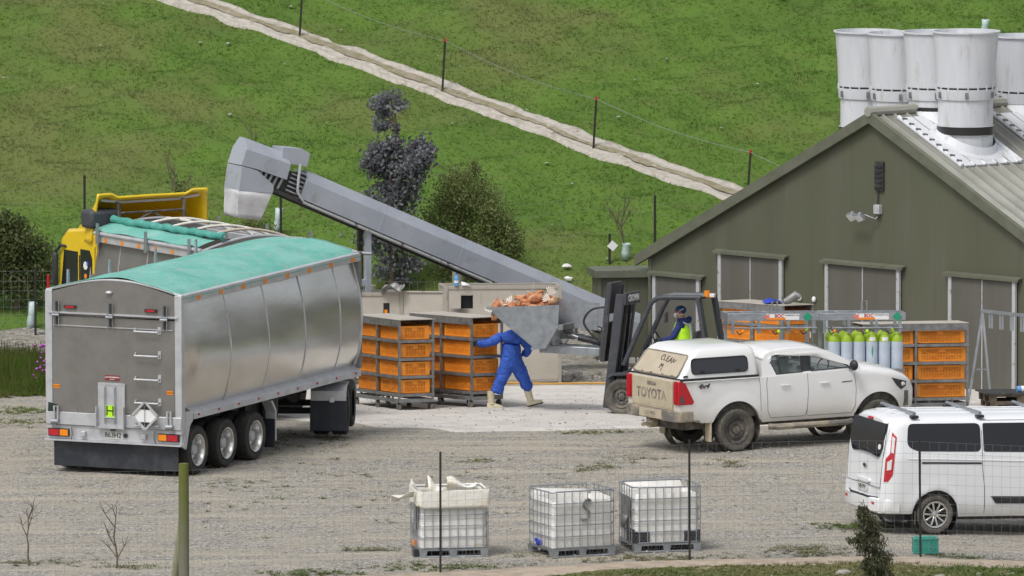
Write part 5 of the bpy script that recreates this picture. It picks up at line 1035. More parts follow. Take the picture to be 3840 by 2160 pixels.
b = B(); b.prism([(.04, -.93), (.30, -.95), (.30, -.90), (.12, -.85), (.12, .85), (.30, .90), (.30, .95), (.04, .93), (-.07, .80), (-.07, .42), (-.03, .40), (-.03, -.40), (-.07, -.42), (-.07, -.80)], 'z', .60, .80); bm_ = b.build('rear_bumper', MT['bumper'], ut, bevel=.015)
B().box(-.045, -.029, -.39, .39, .62, .78).build('bumper_step', MT['ute_dust'], bm_); np2 = B().box(-.052, -.046, -.18, .18, .645, .765).build('number_plate', MT['ute_glass_dust'], bm_); text('QUU856', .09, np2, (-.054, 0, .705), REAR, MT['bumper'])
tb = B().bar((-.0, 0, .52), (-.22, 0, .50), .06, .06).build('tow_bar', MT['bumper'], ut); B().ell((-.2, 0, .58), (.03, .03, .03)).build('tow_ball', MT['galv'], tb)
ex = B().cyl((.1, .3, .48), (.45, .3, .48), .09, n=12).build('muffler', MT['ute_dust'], ut)
for sg in (-1, 1):
    for x in (2.2, 3.05): B().box(x, x + .2, *sorted((sg * .92, sg * .945)), 1.15, 1.175).build('door_handle', MT['white_car'], ut, bevel=.008)
    for pts in ([(1.92, 1.33), (1.90, 1.2), (1.93, .7), (2.0, .575), (2.75, .57), (2.78, .7), (2.80, 1.0), (2.79, 1.35)], [(2.79, .9), (2.78, .60), (2.82, .57), (3.75, .57), (3.82, .7), (3.84, 1.0), (3.80, 1.38)], [(1.74, 1.34), (1.76, 1.2), (1.78, .6)]): line_on(pts, W_u, .0, sg, .0045).build('door_seam', MT['dark_steel'], ut)
    mr = B().ell((3.72, sg * 1.02, 1.46), (.07, .11, .10), 12, 8).build('door_mirror', MT['black'], ut, smooth=60); B().bar((3.72, sg * .86, 1.40), (3.72, sg * .97, 1.42), .06, .04).build('mirror_arm', MT['black'], mr)
    hl = patch([(4.62, 1.17), (5.02, 1.07), (5.0, .98), (4.86, .93), (4.74, 1.02)], W_u, .006, sg).build('headlight', MT['glass_tint'], ut, smooth=60); B().ell((4.9, sg * (W_u(4.9, 1.03) + .0), 1.03), (.07, .02, .04)).build('lens', MT['clear'], hl)
    patch([(3.52, 1.14), (3.76, 1.15), (3.76, 1.165), (3.54, 1.16)], W_u, .004, sg).build('fender_badge', MT['charcoal'], ut)
B().box(5.22, 5.32, -.5, .5, .6, .98).build('grille', MT['black'], ut, bevel=.02)

# ------------------------------------------------------------------ white van
vn = thing('van', 'white passenger van with dark windows and roof bars, cut off by the right edge', 'van', 6.1, -3.81, 20)
VA1, VA2, VR = 1.0, 4.1, .345
def vwarp(p):
    x, y, z = p; o = .05 * max(0, z - .5) + .10 * max(0, z - 1.2) ** 2 if x < 1 else 0
    return (x + o * max(0, 1 - x / 1.0), y, z)
def zlo_v(x):
    z = .30
    if x < .6: z = .36
    for c in (VA1, VA2):
        d = abs(x - c)
        if d < .43: z = max(z, VR + math.sqrt(.43 ** 2 - d * d))
    return z
zhi_v = lerp_tab([(0.0, 1.95), (.12, 2.0), (.4, 2.03), (3.3, 2.03), (3.7, 1.94), (4.35, 1.45), (4.6, 1.30), (5.0, 1.16), (5.2, 1.0)])
def W_v(x, z):
    w = .985 - .02 * ((z - .9) / .6) ** 2
    if z > 1.35: w -= .13 * (z - 1.35)
    w -= rnd(z, zhi_v(x), .14) * 1.1
    if x < .32: w -= .16 * (1 - x / .32) ** 2
    if x > 4.3: w -= .32 * ((x - 4.3) / .95) ** 2
    if z < .6: w -= .05 * ((.6 - z) / .3) ** 2
    d = math.hypot(x - VA1, z - VR)
    if .43 < d < .62: w += .02 * (1 - (d - .43) / .19)
    return w
xs_ = sorted(set([0.0, .01, .03] + [round(.06 * k, 3) for k in range(1, 87)] + [c + s * (.43 - e) for c in (VA1, VA2) for s in (-1, 1) for e in (.0005, .01, .03)]))
shell(xs_, zlo_v, zhi_v, W_v, lerp_tab([(0, .03), (.4, .05), (3.3, .05), (4, .03), (5.2, .02)]), 26, 12, vwarp).build('body', MT['van_paint'], vn, smooth=40)
B().box(.3, 4.9, -.7, .7, .22, .45).box(.55, 4.7, -.85, .85, .3, .9).build('underbody', MT['dark_steel'], vn)
for x in (VA1, VA2):
    for sg in (-1, 1):
        B().lathe([(.425, -.16), (.425, .14)], (x, sg * .78, VR), (0, 1, 0), 28).build('arch_liner', MT['black'], vn); wheel(vn, (x, sg * .86, VR), VR, .22, .225, MT['rim'], side=sg, style='alloy', tyre_m=MT['tyre_dusty'])
for sg in (-1, 1):
    for nm, pl2 in (('side_window', roundpoly([(.40, 1.55), (.60, 1.46), (1.82, 1.44), (1.82, 1.93), (.40, 1.93)], .10)), ('sliding_door_window', roundpoly([(1.87, 1.44), (2.92, 1.42), (2.92, 1.93), (1.87, 1.93)], .04)), ('front_window', roundpoly([(2.97, 1.42), (3.95, 1.38), (3.5, 1.86), (2.97, 1.91)], .05))):
        patch(pl2, W_v, .006, sg, vwarp).build(nm, MT['glass'], vn, smooth=50)
    line_on([(1.845, 1.98), (1.845, 1.2), (1.90, .8), (1.92, .36)], W_v, .0, sg, .006, vwarp).build('door_seam', MT['dark_steel'], vn); line_on([(1.845, 1.975), (2.9, 1.975)], W_v, 0, sg, .005).build('door_seam', MT['dark_steel'], vn); line_on([(2.94, 1.97), (2.94, .4)], W_v, 0, sg, .005).build('door_seam', MT['dark_steel'], vn)
    patch([(.70, 1.24), (1.83, 1.225), (1.83, 1.255), (.70, 1.275)], W_v, .006, sg, vwarp).build('door_rail', MT['black'], vn)
    line_on([(.42, 1.33), (1.0, 1.32), (3.9, 1.23)], W_v, .003, sg, .010, vwarp).build('crease', MT['van_paint'], vn)
    patch([(2.12, .53), (4.0, .50), (4.0, .62), (2.02, .66)], W_v, .014, sg).build('side_moulding', MT['black'], vn)
    tl2 = [(.11, 1.78), (.19, 1.70), (.155, 1.05), (.09, .93), (.03, .92), (.035, 1.32), (.10, 1.42)]
    tl = patch(tl2, W_v, .012, sg, vwarp).build('tail_light', MT['red'], vn, smooth=50)
    patch([(.115, 1.72), (.165, 1.68), (.15, 1.42), (.11, 1.44)], W_v, .016, sg, vwarp).build('reverse_lens', MT['clear'], tl, smooth=50); patch([(.06, 1.27), (.13, 1.32), (.125, 1.14), (.06, 1.12)], W_v, .016, sg, vwarp).build('indicator_lens', MT['clear'], tl, smooth=50)
    B().box(-.05, .0, *sorted((sg * .55, sg * .68)), .50, .545).build('reflector', MT['red'], vn)
    B().box(.62, .64, *sorted((sg * .74, sg * .94)), .16, .4).build('mud_flap', MT['dust_black'], vn)
    mr = B().ell((3.85, sg * 1.12, 1.42), (.07, .11, .15), 12, 8).build('door_mirror', MT['black'], vn, smooth=60)
def vrear(y, z, o=.01): return vwarp((0 - 0, y, z))[0] - o
def rear_panel(poly, o, m, nm, par=None):
    pts = roundpoly(poly, .06); n = len(pts); c = (sum(p[0] for p in pts) / n, sum(p[1] for p in pts) / n)
    b = B(); b.add([(vrear(y, z, o), y, z) for y, z in pts] + [(vrear(y, z, -.03), y, z) for y, z in pts] + [(vrear(*c, o), *c)], [(i, (i + 1) % n, 2 * n) for i in range(n)] + [(i, n + i, n + (i + 1) % n, (i + 1) % n) for i in range(n)]); return b.build(nm, m, par or vn, smooth=50)
rw = rear_panel([(-.74, 1.92), (.74, 1.92), (.77, 1.5), (.62, 1.32), (.2, 1.36), (-.2, 1.36), (-.62, 1.32), (-.77, 1.5)], .012, MT['glass'], 'rear_window')
rear_panel([(-.10, 1.93), (.10, 1.93), (.10, 1.97), (-.10, 1.97)], .03, MT['red'], 'high_stop_light'); 
ws = rear_panel([(-.68, 1.46), (-.56, 1.46), (-.56, 1.55), (-.68, 1.55)], .016, MT['white'], 'sticker', rw); 
B().tube([(vrear(-.4, 1.38, .02), -.45, 1.375), (vrear(0, 1.45, .025), .1, 1.45)], .012, 5).build('wiper', MT['black'], rw)
B().tube([(vrear(y, z, .001), y, z) for y, z in ((-.80, 1.95), (-.82, 1.4), (-.78, .80), (.78, .80), (.82, 1.4), (.80, 1.95))], .006, 5).build('tailgate_seam', MT['dark_steel'], vn)
B().ell((vrear(0, 1.12, .01), 0, 1.12), (.012, .075, .035), 14, 6).build('badge', MT['charcoal'], vn)
B().prism([(.10, -.93), (.34, -.985), (.34, .985), (.10, .93), (-.04, .70), (-.07, .3), (-.07, -.3), (-.04, -.70)], 'z', .36, .62).build('rear_bumper', MT['van_paint'], vn, bevel=.03, smooth=50)
B().prism([(.05, -.82), (.06, -.80), (-.05, -.4), (-.05, .4), (.06, .80), (.05, .82), (-.07, .4), (-.07, -.4)], 'z', .60, .635).build('bumper_pad', MT['black'], vn)
vp = rear_panel([(-.24, .68), (.24, .68), (.24, .80), (-.24, .80)], .02, MT['plate'], 'number_plate'); text('NJH797', .105, vp, (vrear(0, .74, .022), 0, .74), (rad(90), 0, rad(-90)), MT['ink']); rear_panel([(-.3, .84), (.3, .84), (.3, .90), (-.3, .90)], .03, MT['van_paint'], 'plate_hood')
for x in (.62, 1.85, 3.1):
    rb = B().tube([(x, -.78, 2.10), (x, .78, 2.10)], .03, 8).build('roof_bar', MT['galv'], vn)
    for sg in (-1, 1): B().box(x - .07, x + .07, *sorted((sg * .70, sg * .82)), 2.02, 2.065).build('bar_foot', MT['black'], rb, bevel=.012)
for y in (-.35, .0, .35): B().tube([(.35, y, 2.075 - abs(y) * .03), (3.2, y, 2.075 - abs(y) * .03)], .012, 5).build('roof_rib', MT['van_paint'], vn)
# ------------------------------------------------------------------ people
def skin_body(name, J, Ed, mats, pick, parent, root='pelvis'):
    me = bpy.data.meshes.new(name); bm = bmesh.new(); ly = bm.verts.layers.skin.verify(); vm = {}
    for k, (p, r) in J.items():
        v_ = bm.verts.new(p); vm[k] = v_; rr = r if isinstance(r, tuple) else (r, r); v_[ly].radius = rr; v_[ly].use_root = (k == root)
    for a, c in Ed: bm.edges.new((vm[a], vm[c]))
    bm.to_mesh(me); bm.free(); o = bpy.data.objects.new(name, me); COL.objects.link(o)
    m = o.modifiers.new('skin', 'SKIN'); m.use_smooth_shade = True; s = o.modifiers.new('sub', 'SUBSURF'); s.levels = 3; s.render_levels = 3
    bpy.context.view_layer.update(); bake(o)
    for m_ in mats: o.data.materials.append(m_)
    for p in o.data.polygons: p.material_index = pick(p.center); p.use_smooth = True
    o.parent = parent; return o
def hand(parent, pos, M_, m, name='glove', curl=1.0):
    """palm and five bent fingers; local +x along the fingers, +z back of the hand"""
    b = B(); b.T = M.Translation(pos) @ M_
    b.ell((.045, 0, 0), (.055, .042, .020), 10, 7)
    for i, (y, L_) in enumerate(((.032, .062), (.011, .075), (-.011, .070), (-.031, .055))):
        a = rad(38) * curl; p0 = V((.085, y, 0)); p1 = p0 + V((math.cos(a), 0, -math.sin(a))) * L_ * .45; p2 = p1 + V((math.cos(2.3 * a), 0, -math.sin(2.3 * a))) * L_ * .35; p3 = p2 + V((math.cos(3.4 * a), 0, -math.sin(3.4 * a))) * L_ * .25
        b.tube([(.05, y * .8, 0), p0, p1, p2, p3], [.011, .0115, .0105, .0095, .007], 7)
    b.tube([(.015, .03, -.005), (.04, .055, -.02), (.065, .058, -.04), (.08, .048, -.055)], [.014, .0135, .012, .008], 7)
    return b.build(name, m, parent, smooth=70)
def boot(parent, heel, yaw, pitch, m, sole, h=.34):
    b = B(); b.T = M.Translation(heel) @ M.Rotation(yaw, 4, 'Z') @ M.Rotation(pitch, 4, 'Y')
    R_ = lambda x, z, rx, ry: [(x + rx * math.cos(a), ry * math.sin(a), z) for a in [k * .3927 for k in range(16)]]
    b.loft([R_(.0, h, .075, .072), R_(.0, .2, .068, .062), R_(.005, .12, .062, .055), R_(.02, .09, .07, .055)])
    b.loft([[(x, y, z) for y, z in ((-w_, .025), (w_, .025), (w_ * .9, .025 + t * .6), (w_ * .5, .025 + t), (-w_ * .5, .025 + t), (-w_ * .9, .025 + t * .6))] for x, w_, t in ((-.075, .03, .08), (-.05, .042, .10), (.03, .045, .10), (.10, .052, .07), (.17, .05, .05), (.215, .035, .035), (.225, .015, .02))])
    o = b.build('boot', m, parent, smooth=60); s = B(); s.T = b.T; s.loft([[(x, y, z) for y, z in ((-w_, 0), (w_, 0), (w_, .026), (-w_, .026))] for x, w_ in ((-.082, .034), (-.05, .047), (.03, .047), (.1, .056), (.17, .054), (.222, .038), (.232, .016))]); s.build('sole', sole, o); return o
def face(parent, c, R, m):
    """eyes, nose and ears on a head centred at c; R turns +x (face) to its direction"""
    T = M.Translation(c) @ R
    b = B(); b.T = T; b.ell((.095, 0, -.01), (.02, .013, .028), 8, 6); b.build('nose', m, parent, smooth=70)
    for s in (-1, 1):
        b = B(); b.T = T; b.ell((.0, s * .078, -.005), (.022, .012, .034), 8, 6); b.build('ear', m, parent, smooth=70)
        b = B(); b.T = T; b.ell((.082, s * .032, .025), (.012, .014, .008), 8, 6); b.build('eye', MT['ink'], parent, smooth=70)

wk = thing('person', 'worker in a bright blue coverall and cream gumboots walking right, holding a crate trolley', 'person', .0, 18.05, 0, tilt=False)
wk_pos = V((0, 18.05, zg(0, 18.05)))
J = dict(pelvis=((.0, .02, .90), (.21, .17)), waist=((-.01, .0, 1.05), (.19, .15)), chest=((-.01, -.0, 1.26), (.23, .165)), upper=((.02, .03, 1.40), (.185, .125)), neck=((.07, .10, 1.47), .07), head=((.13, .17, 1.58), (.095, .10)), crown=((.14, .20, 1.67), .07),
    shl=((-.21, -.03, 1.37), .105), ell_=((-.47, -.08, 1.26), .085), wrl=((-.665, -.10, 1.245), .062), shr=((.18, .03, 1.37), .105), elr=((.33, .04, 1.14), .09), wrr=((.22, .12, 1.01), .07),
    hl=((-.10, -.01, .82), .158), kl=((-.215, -.03, .52), .125), cl=((-.33, -.02, .28), .112), hr=((.10, .04, .82), .158), kr=((.245, .05, .52), .125), cr=((.345, .06, .31), .112))
Ed = [('pelvis', 'waist'), ('waist', 'chest'), ('chest', 'upper'), ('upper', 'neck'), ('neck', 'head'), ('head', 'crown'), ('upper', 'shl'), ('shl', 'ell_'), ('ell_', 'wrl'), ('upper', 'shr'), ('shr', 'elr'), ('elr', 'wrr'), ('pelvis', 'hl'), ('hl', 'kl'), ('kl', 'cl'), ('pelvis', 'hr'), ('hr', 'kr'), ('kr', 'cr')]
wb = skin_body('body', J, Ed, [MT['blue_suit'], MT['skin']], lambda c: 1 if c.z > 1.52 else 0, wk)
dm = wb.modifiers.new('d', 'DISPLACE'); tx = bpy.data.textures.new('folds', 'CLOUDS'); tx.noise_scale = .13; dm.texture = tx; dm.strength = .055; dm.mid_level = .5; d2 = wb.modifiers.new('d2', 'DISPLACE'); t2 = bpy.data.textures.new('creases', 'CLOUDS'); t2.noise_scale = .055; d2.texture = t2; d2.strength = .022; bake(wb)
B().tube([(.0 + .215 * math.cos(a), .01 + .165 * math.sin(a), 1.03 + .01 * math.sin(3 * a)) for a in [k * .3927 for k in range(16)]], .012, 6, closed=True).build('waist_band', MT['blue_suit'], wk)
boot(wk, (-.40, -.02, .0), 0, 0, MT['boot'], MT['rubber_band']); boot(wk, (.375, .06, .045), 0, rad(-14), MT['boot'], MT['rubber_band'])
Rh = M.Rotation(rad(170), 4, 'Z')
hand(wk, (-.66, -.10, 1.245), Rh @ M.Rotation(rad(80), 4, 'X'), MT['glove']); hand(wk, (.22, .12, 1.01), M.Rotation(rad(120), 4, 'Z'), MT['glove'])
face(wk, (.13, .17, 1.58), M.Rotation(rad(25), 4, 'Z'), MT['skin']); B().ell((.115, .18, 1.63), (.105, .105, .085), 14, 9).build('hair', MT['bark'], wk)

# ------------------------------------------------------------------ forklift
fk = thing('forklift', 'dark grey forklift carrying a steel tipping bucket, its cab behind the white ute', 'forklift', 2.25, 16.58, 162)
TI = math.tan(rad(7))
def ms(x, z): return x - z * TI        # mast leans back
for sg in (-1, 1): wheel(fk, (0, sg * .46, .35), .35, .26, .20, MT['dust_black'], side=sg, style='steel', tyre_m=MT['tyre_dusty']); wheel(fk, (-1.62, sg * .42, .28), .28, .2, .16, MT['dust_black'], side=sg, style='steel', tyre_m=MT['tyre_dusty'])
B().prism([(.15, .25), (.18, .75), (-.25, .95), (-.45, 1.0), (-1.3, 1.0), (-2.05, 1.05), (-2.15, .6), (-2.1, .22), (-.4, .20)], 'y', -.40, .40).build('chassis', MT['charcoal'], fk, bevel=.03); B().prism([(-1.3, .3), (-1.3, 1.05), (-2.05, 1.12), (-2.22, .7), (-2.15, .25)], 'y', -.58, .58).build('counterweight', MT['galv_dull'], fk, bevel=.05)
for sg in (-1, 1):
    B().prism([(.3, .72), (.2, .80), (-.2, .82), (-.42, .72), (-.45, .5), (-.40, .5), (-.36, .69), (-.2, .77), (.18, .75), (.28, .68)], 'y', *sorted((sg * .33, sg * .62))).build('mudguard', MT['charcoal'], fk)
    r_ = B().bar((ms(.36, .12), sg * .36, .12), (ms(.36, 2.28), sg * .36, 2.28), .10, .17, (1, 0, 0)).build('mast_rail', MT['charcoal'], fk, bevel=.008); B().bar((ms(.42, .15), sg * .25, .15), (ms(.42, 2.22), sg * .25, 2.22), .06, .12, (1, 0, 0)).build('inner_rail', MT['black'], fk, bevel=.006)
    B().cyl((ms(.28, .3), sg * .20, .3), (ms(.28, 2.1), sg * .20, 2.1), .032, n=10).build('lift_ram', MT['black'], fk); B().cyl((ms(.26, .9), sg * .14, .9), (ms(.26, 1.9), sg * .14, 1.9), .012, n=6).build('lift_chain', MT['galv_dull'], fk)
    # overhead guard
    g_ = B().tube([(-.02, sg * .50, .95), (-.24, sg * .50, 1.45), (-.50, sg * .50, 2.02), (-.58, sg * .50, 2.16), (-.70, sg * .50, 2.235), (-.9, sg * .50, 2.25), (-1.55, sg * .50, 2.25)], .05, 8).build('guard_post', MT['charcoal'], fk, smooth=50)
    B().bar((-1.50, sg * .50, 2.24), (-1.72, sg * .50, 1.0), .07, .20, (0, 1, 0)).build('guard_rear_post', MT['charcoal'], fk, bevel=.01)
B().box(ms(.22, 2.2), ms(.22, 2.2) + .05, -.46, .46, 2.08, 2.31).build('mast_head', MT['charcoal'], fk, bevel=.01)
mh = bpy.data.objects['mast_head']; text('CROWN', .17, mh, (ms(.22, 2.2) - .006, -.02, 2.2), REAR, MT['white'], bold=.007)
for z in (.5, 1.25): B().box(ms(.40, z), ms(.40, z) + .06, -.32, .32, z, z + .10).build('mast_tie', MT['black'], fk)
gr_ = B().box(-1.6, -.72, -.44, .44, 2.262, 2.285).build('guard_roof', MT['galv_dull'], fk, bevel=.008)
for k in range(6): B().box(-1.55 + k * .15, -1.50 + k * .15, -.46, .46, 2.22, 2.255).build('guard_bar', MT['charcoal'], fk)
bc = B().cyl((-1.62, .34, 2.26), (-1.62, .34, 2.38), .055, n=12).build('beacon', MT['amber'], fk); B().box(-1.72, -1.56, .1, .28, 2.24, 2.32).build('rear_lamp', MT['amber'], fk, bevel=.01); B().box(-1.8, -1.7, .36, .46, 2.26, 2.33).build('work_lamp', MT['clear'], fk, bevel=.01)
def flow(P, n=6):
    P = [V(p) for p in P]; out = []
    for i in range(len(P) - 1):
        a, b_, c, d = P[max(0, i - 1)], P[i], P[i + 1], P[min(len(P) - 1, i + 2)]
        for k in range(n): t = k / n; out.append(.5 * ((2 * b_) + (c - a) * t + (2 * a - 5 * b_ + 4 * c - d) * t * t + (3 * b_ - a - 3 * c + d) * t ** 3))
    return out + [P[-1]]
# carriage, backrest and bucket
B().prism([(ms(.52, 1.0), 1.0), (ms(.60, 1.0), 1.0), (ms(.60, 1.75), 1.75), (ms(.52, 1.75), 1.75)], 'y', -.42, .42).build('carriage', MT['dark_steel'], fk)
B().prism([(ms(.56, 1.9), 1.90), (ms(.64, 1.9), 1.90), (ms(.64, 2.50), 2.50), (ms(.56, 2.50), 2.50)], 'y', -.30, .42).build('load_backrest', MT['charcoal'], fk, bevel=.012)
for sg in (-1, 1): B().bar((ms(.58, 1.1), sg * .38, 1.1), (ms(.60, 2.45), sg * .38, 2.45), .06, .10, (1, 0, 0)).build('backrest_post', MT['charcoal'], fk)
for sg in (-1, 1):
    B().bar((.50, sg * .3, 1.18), (1.7, sg * .3, 1.22), .14, .15).build('fork_pocket', MT['galv'], fk, bevel=.01)
    c_ = B().cyl((.55, sg * .12, 1.33), (1.0, sg * .12, 1.43), .055, n=12).build('tilt_ram', MT['black'], fk); B().cyl((1.0, sg * .12, 1.43), (1.20, sg * .12, 1.50), .03, n=10).build('ram_rod', MT['galv'], c_)
B().tube(flow([(.5, .3, 1.35), (.66, .34, 1.5), (.82, .36, 1.75), (.66, .36, 1.98), (.35, .36, 2.04)]), .022, 6).build('hose', MT['black'], fk); B().tube([(.6, .25, 1.42), (.9, .26, 1.5), (1.2, .24, 1.52), (1.3, .2, 1.6)], .014, 6).build('hose', MT['black'], fk)
# driver's place
B().box(-1.35, -.85, -.25, .25, 1.0, 1.12).build('seat', MT['black'], fk, bevel=.03); B().prism([(-1.30, 1.1), (-1.42, 1.6), (-1.34, 1.6), (-1.2, 1.1)], 'y', -.24, .24).build('seat_back', MT['black'], fk, bevel=.03)
sw = B().tube([(-.52 + .07 * math.cos(a), .17 * math.sin(a), 1.43 + .15 * math.cos(a)) for a in [k * .3927 for k in range(16)]], .016, 6, closed=True).build('steering_wheel', MT['black'], fk); B().cyl((-.52, 0, 1.43), (-.3, 0, 1.0), .025, n=8).build('steering_column', MT['black'], fk)
mi = B().box(-.62, -.58, -.40, -.28, 1.72, 1.92).build('mirror', MT['charcoal'], fk, bevel=.01)
dv = thing('person', 'forklift driver in a yellow hi-vis vest, white face mask and dark blue head cover', 'person', 0, 0, 0); dv.matrix_world = fk.matrix_world @ M.Translation((-1.08, 0, 1.10))
J = dict(pelvis=((0, 0, .10), (.16, .13)), waist=((.0, 0, .26), (.15, .13)), chest=((.03, 0, .47), (.145, .19)), upper=((.05, 0, .62), (.11, .15)), neck=((.07, 0, .70), .062), head=((.10, 0, .83), (.098, .088)), crown=((.085, 0, .90), .075),
    sl=((.05, .20, .60), .075), el=((.17, .27, .36), .06), wl=((.42, .15, .32), .045), sr=((.05, -.20, .60), .075), er=((.17, -.27, .36), .06), wr=((.42, -.15, .32), .045),
    hl=((.08, .10, .08), .095), kl=((.45, .13, .09), .075), fl=((.52, .13, -.34), .055), hr=((.08, -.10, .08), .095), kr=((.45, -.13, .09), .075), fr=((.52, -.13, -.34), .055))
Ed = [('pelvis', 'waist'), ('waist', 'chest'), ('chest', 'upper'), ('upper', 'neck'), ('neck', 'head'), ('head', 'crown'), ('upper', 'sl'), ('sl', 'el'), ('el', 'wl'), ('upper', 'sr'), ('sr', 'er'), ('er', 'wr'), ('pelvis', 'hl'), ('hl', 'kl'), ('kl', 'fl'), ('pelvis', 'hr'), ('hr', 'kr'), ('kr', 'fr')]
skin_body('body', J, Ed, [MT['navy'], MT['skin']], lambda c: 1 if c.z > .74 else 0, dv)
b = B(); rings = []
for z, rx, ry, cx in ((.12, .185, .20, .0), (.26, .19, .215, .01), (.45, .185, .235, .035), (.58, .16, .215, .05), (.66, .12, .13, .06)): rings.append([(cx + rx * math.cos(a), ry * math.sin(a), z) for a in [k * .2618 for k in range(24)]])
b.loft(rings, caps=False); ve = b.build('vest', MT['hivis'], dv, smooth=60, solid=.008)
for y in (-.11, .11): B().tube([(.0 - .21 + .03 * k / 3 if False else -.19 + .055 * k / 4, y * (1 + .0 * k), .14 + .125 * k) for k in range(5)], .024, 5).build('vest_tape', MT['silver_tape'], ve)
for s in (-1, 1): B().tube([(.05 + dx, s * yy, z) for dx, yy, z in ((-.17, .10, .60), (-.06, .14, .655), (.06, .13, .64), (.14, .12, .52), (.17, .12, .3))], .022, 5).build('vest_tape', MT['silver_tape'], ve)
B().lathe([(.192, -.02), (.197, 0), (.192, .02)], (.0, 0, .22), n=24).build('vest_belt', MT['silver_tape'], ve)
B().ell((.085, 0, .885), (.112, .098, .085), 16, 9).build('head_cover', mat('blue_head_cover', (.012, .07, .16), .7), dv); B().tube([(-.05, -.07, .69), (-.085, 0, .72), (-.05, .07, .69), (.05, .09, .68)], .055, 8).build('hood', MT['navy'], dv)
b = B(); b.T = M.Translation((.185, 0, .785)) @ M.Rotation(rad(90), 4, 'Y'); b.lathe([(.062, -.03), (.055, 0), (.035, .03), (.001, .045)], n=16); b.build('face_mask', MT['white'], dv, smooth=60); B().tube([(.15, .075, .79), (.06, .095, .80), (-.01, .09, .80)], .006, 4).tube([(.15, .075, .80), (.08, .10, .87), (.0, .09, .92)], .006, 4).build('mask_strap', MT['white'], dv)
B().tube([(.06, .098, .855), (.16, .07, .86), (.195, .0, .862), (.16, -.07, .86), (.06, -.098, .855)], .018, 6).build('goggles', mat('red_goggles', (.3, .06, .07), .3), dv); face(dv, (.10, 0, .83), M.Identity(4), MT['skin'])
hand(dv, (.42, .15, .33), M.Rotation(rad(-20), 4, 'Z'), MT['glove']); hand(dv, (.42, -.15, .33), M.Rotation(rad(20), 4, 'Z'), MT['glove'])
# bucket: a thing carried on the forks
bk = thing('tipping_bucket', 'grey steel tipping bucket heaped with dead brown hens on the forks', 'bucket', 0, 0, 0); bk.matrix_world = fk.matrix_world @ M.Translation((.08, 0, .0))
side = [(2.62, 2.0), (1.66, 1.245), (1.42, 1.265), (1.18, 1.62), (1.13, 2.13), (1.35, 2.09)]
for sg in (-1, 1): B().prism([(2.62, 2.0), (1.66, 1.26), (1.42, 1.28), (1.18, 1.62), (1.15, 2.075)], 'y', *sorted((sg * .60, sg * .585))).build('side_plate', MT['galv'], bk)
flo = [(2.62, 2.0), (1.66, 1.25), (1.42, 1.27), (1.17, 1.62), (1.12, 2.14)]
b = B()
for i in range(4): b.bar((flo[i][0], 0, flo[i][1]), (flo[i + 1][0], 0, flo[i + 1][1]), 1.168, .012, (0, 1, 0) if False else (0, 0, 1))
b.build('bucket_floor', MT['galv'], bk)
for sg in (-1, 1): B().tube([(1.20, sg * .62, 1.64), (1.42, sg * .62, 1.27), (1.70, sg * .62, 1.23)], .035, 4).build('bucket_rib', MT['galv'], bk)
B().box(1.06, 1.16, -.66, .66, 1.60, 1.70).build('cross_tube', MT['galv_dull'], bk); B().box(1.0, 1.3, -.08, .08, 1.4, 1.6).build('pivot_lug', MT['galv_dull'], bk)
# hens heaped in the bucket
HM = [mat('hen_rust', (.40, .145, .065), .85, col2=(.58, .28, .14), scale=9, bump=.8, bscale=24), mat('hen_tan', (.55, .27, .13), .85, col2=(.66, .42, .26), scale=9, bump=.8, bscale=24), mat('hen_pale', (.62, .38, .24), .85, col2=(.46, .2, .09), scale=9, bump=.8, bscale=24)]
def hen_parts(i):
    r = random.Random(100 + i); b = B(); b.ell((0, 0, 0), (.16, .095, .085), 10, 7, .12); b.tube([(.12, 0, .01), (.20, .01, .02), (.25, .03, -.01)], [.05, .032, .034], 7)
    for q in range(5): b.add([(-.12, (q - 2) * .02 - .012, .01), (-.12, (q - 2) * .02 + .012, .01), (-.26, (q - 2) * .045, .05 * r.random())], [(0, 1, 2)])
    return b
def hen_wing(): 
    b = B()
    for q in range(6): a = rad(-10 + q * 17); b.add([(0, 0, 0), (.15 * math.cos(a - .09), .004, .15 * math.sin(a - .09)), (.19 * math.cos(a), .01, .19 * math.sin(a)), (.15 * math.cos(a + .09), .004, .15 * math.sin(a + .09))], [(0, 1, 2, 3)])
    return b
random.seed(21); nh = 0
spots = []
for lay, n, z0 in ((0, 12, 1.86), (1, 16, 2.0), (2, 9, 2.10), (3, 3, 2.17)):
    for q in range(n): spots.append((lay, random.uniform(1.28 + lay * .12, 2.38 - lay * .17), random.uniform(-.44 + lay * .08, .46 - lay * .06), z0 + random.uniform(-.03, .03)))
spots += [(9, 2.46, .46, 1.99), (9, 2.40, .2, 2.03), (9, 2.44, -.1, 2.02), (9, 1.35, .35, 2.12)]
base_h = [hen_parts(k).build('dead_hen', HM[k], smooth=60) for k in range(3)]; wing0 = hen_wing().build('wing', mat('feather_white', (.74, .68, .6), .8), base_h[0], smooth=0); 
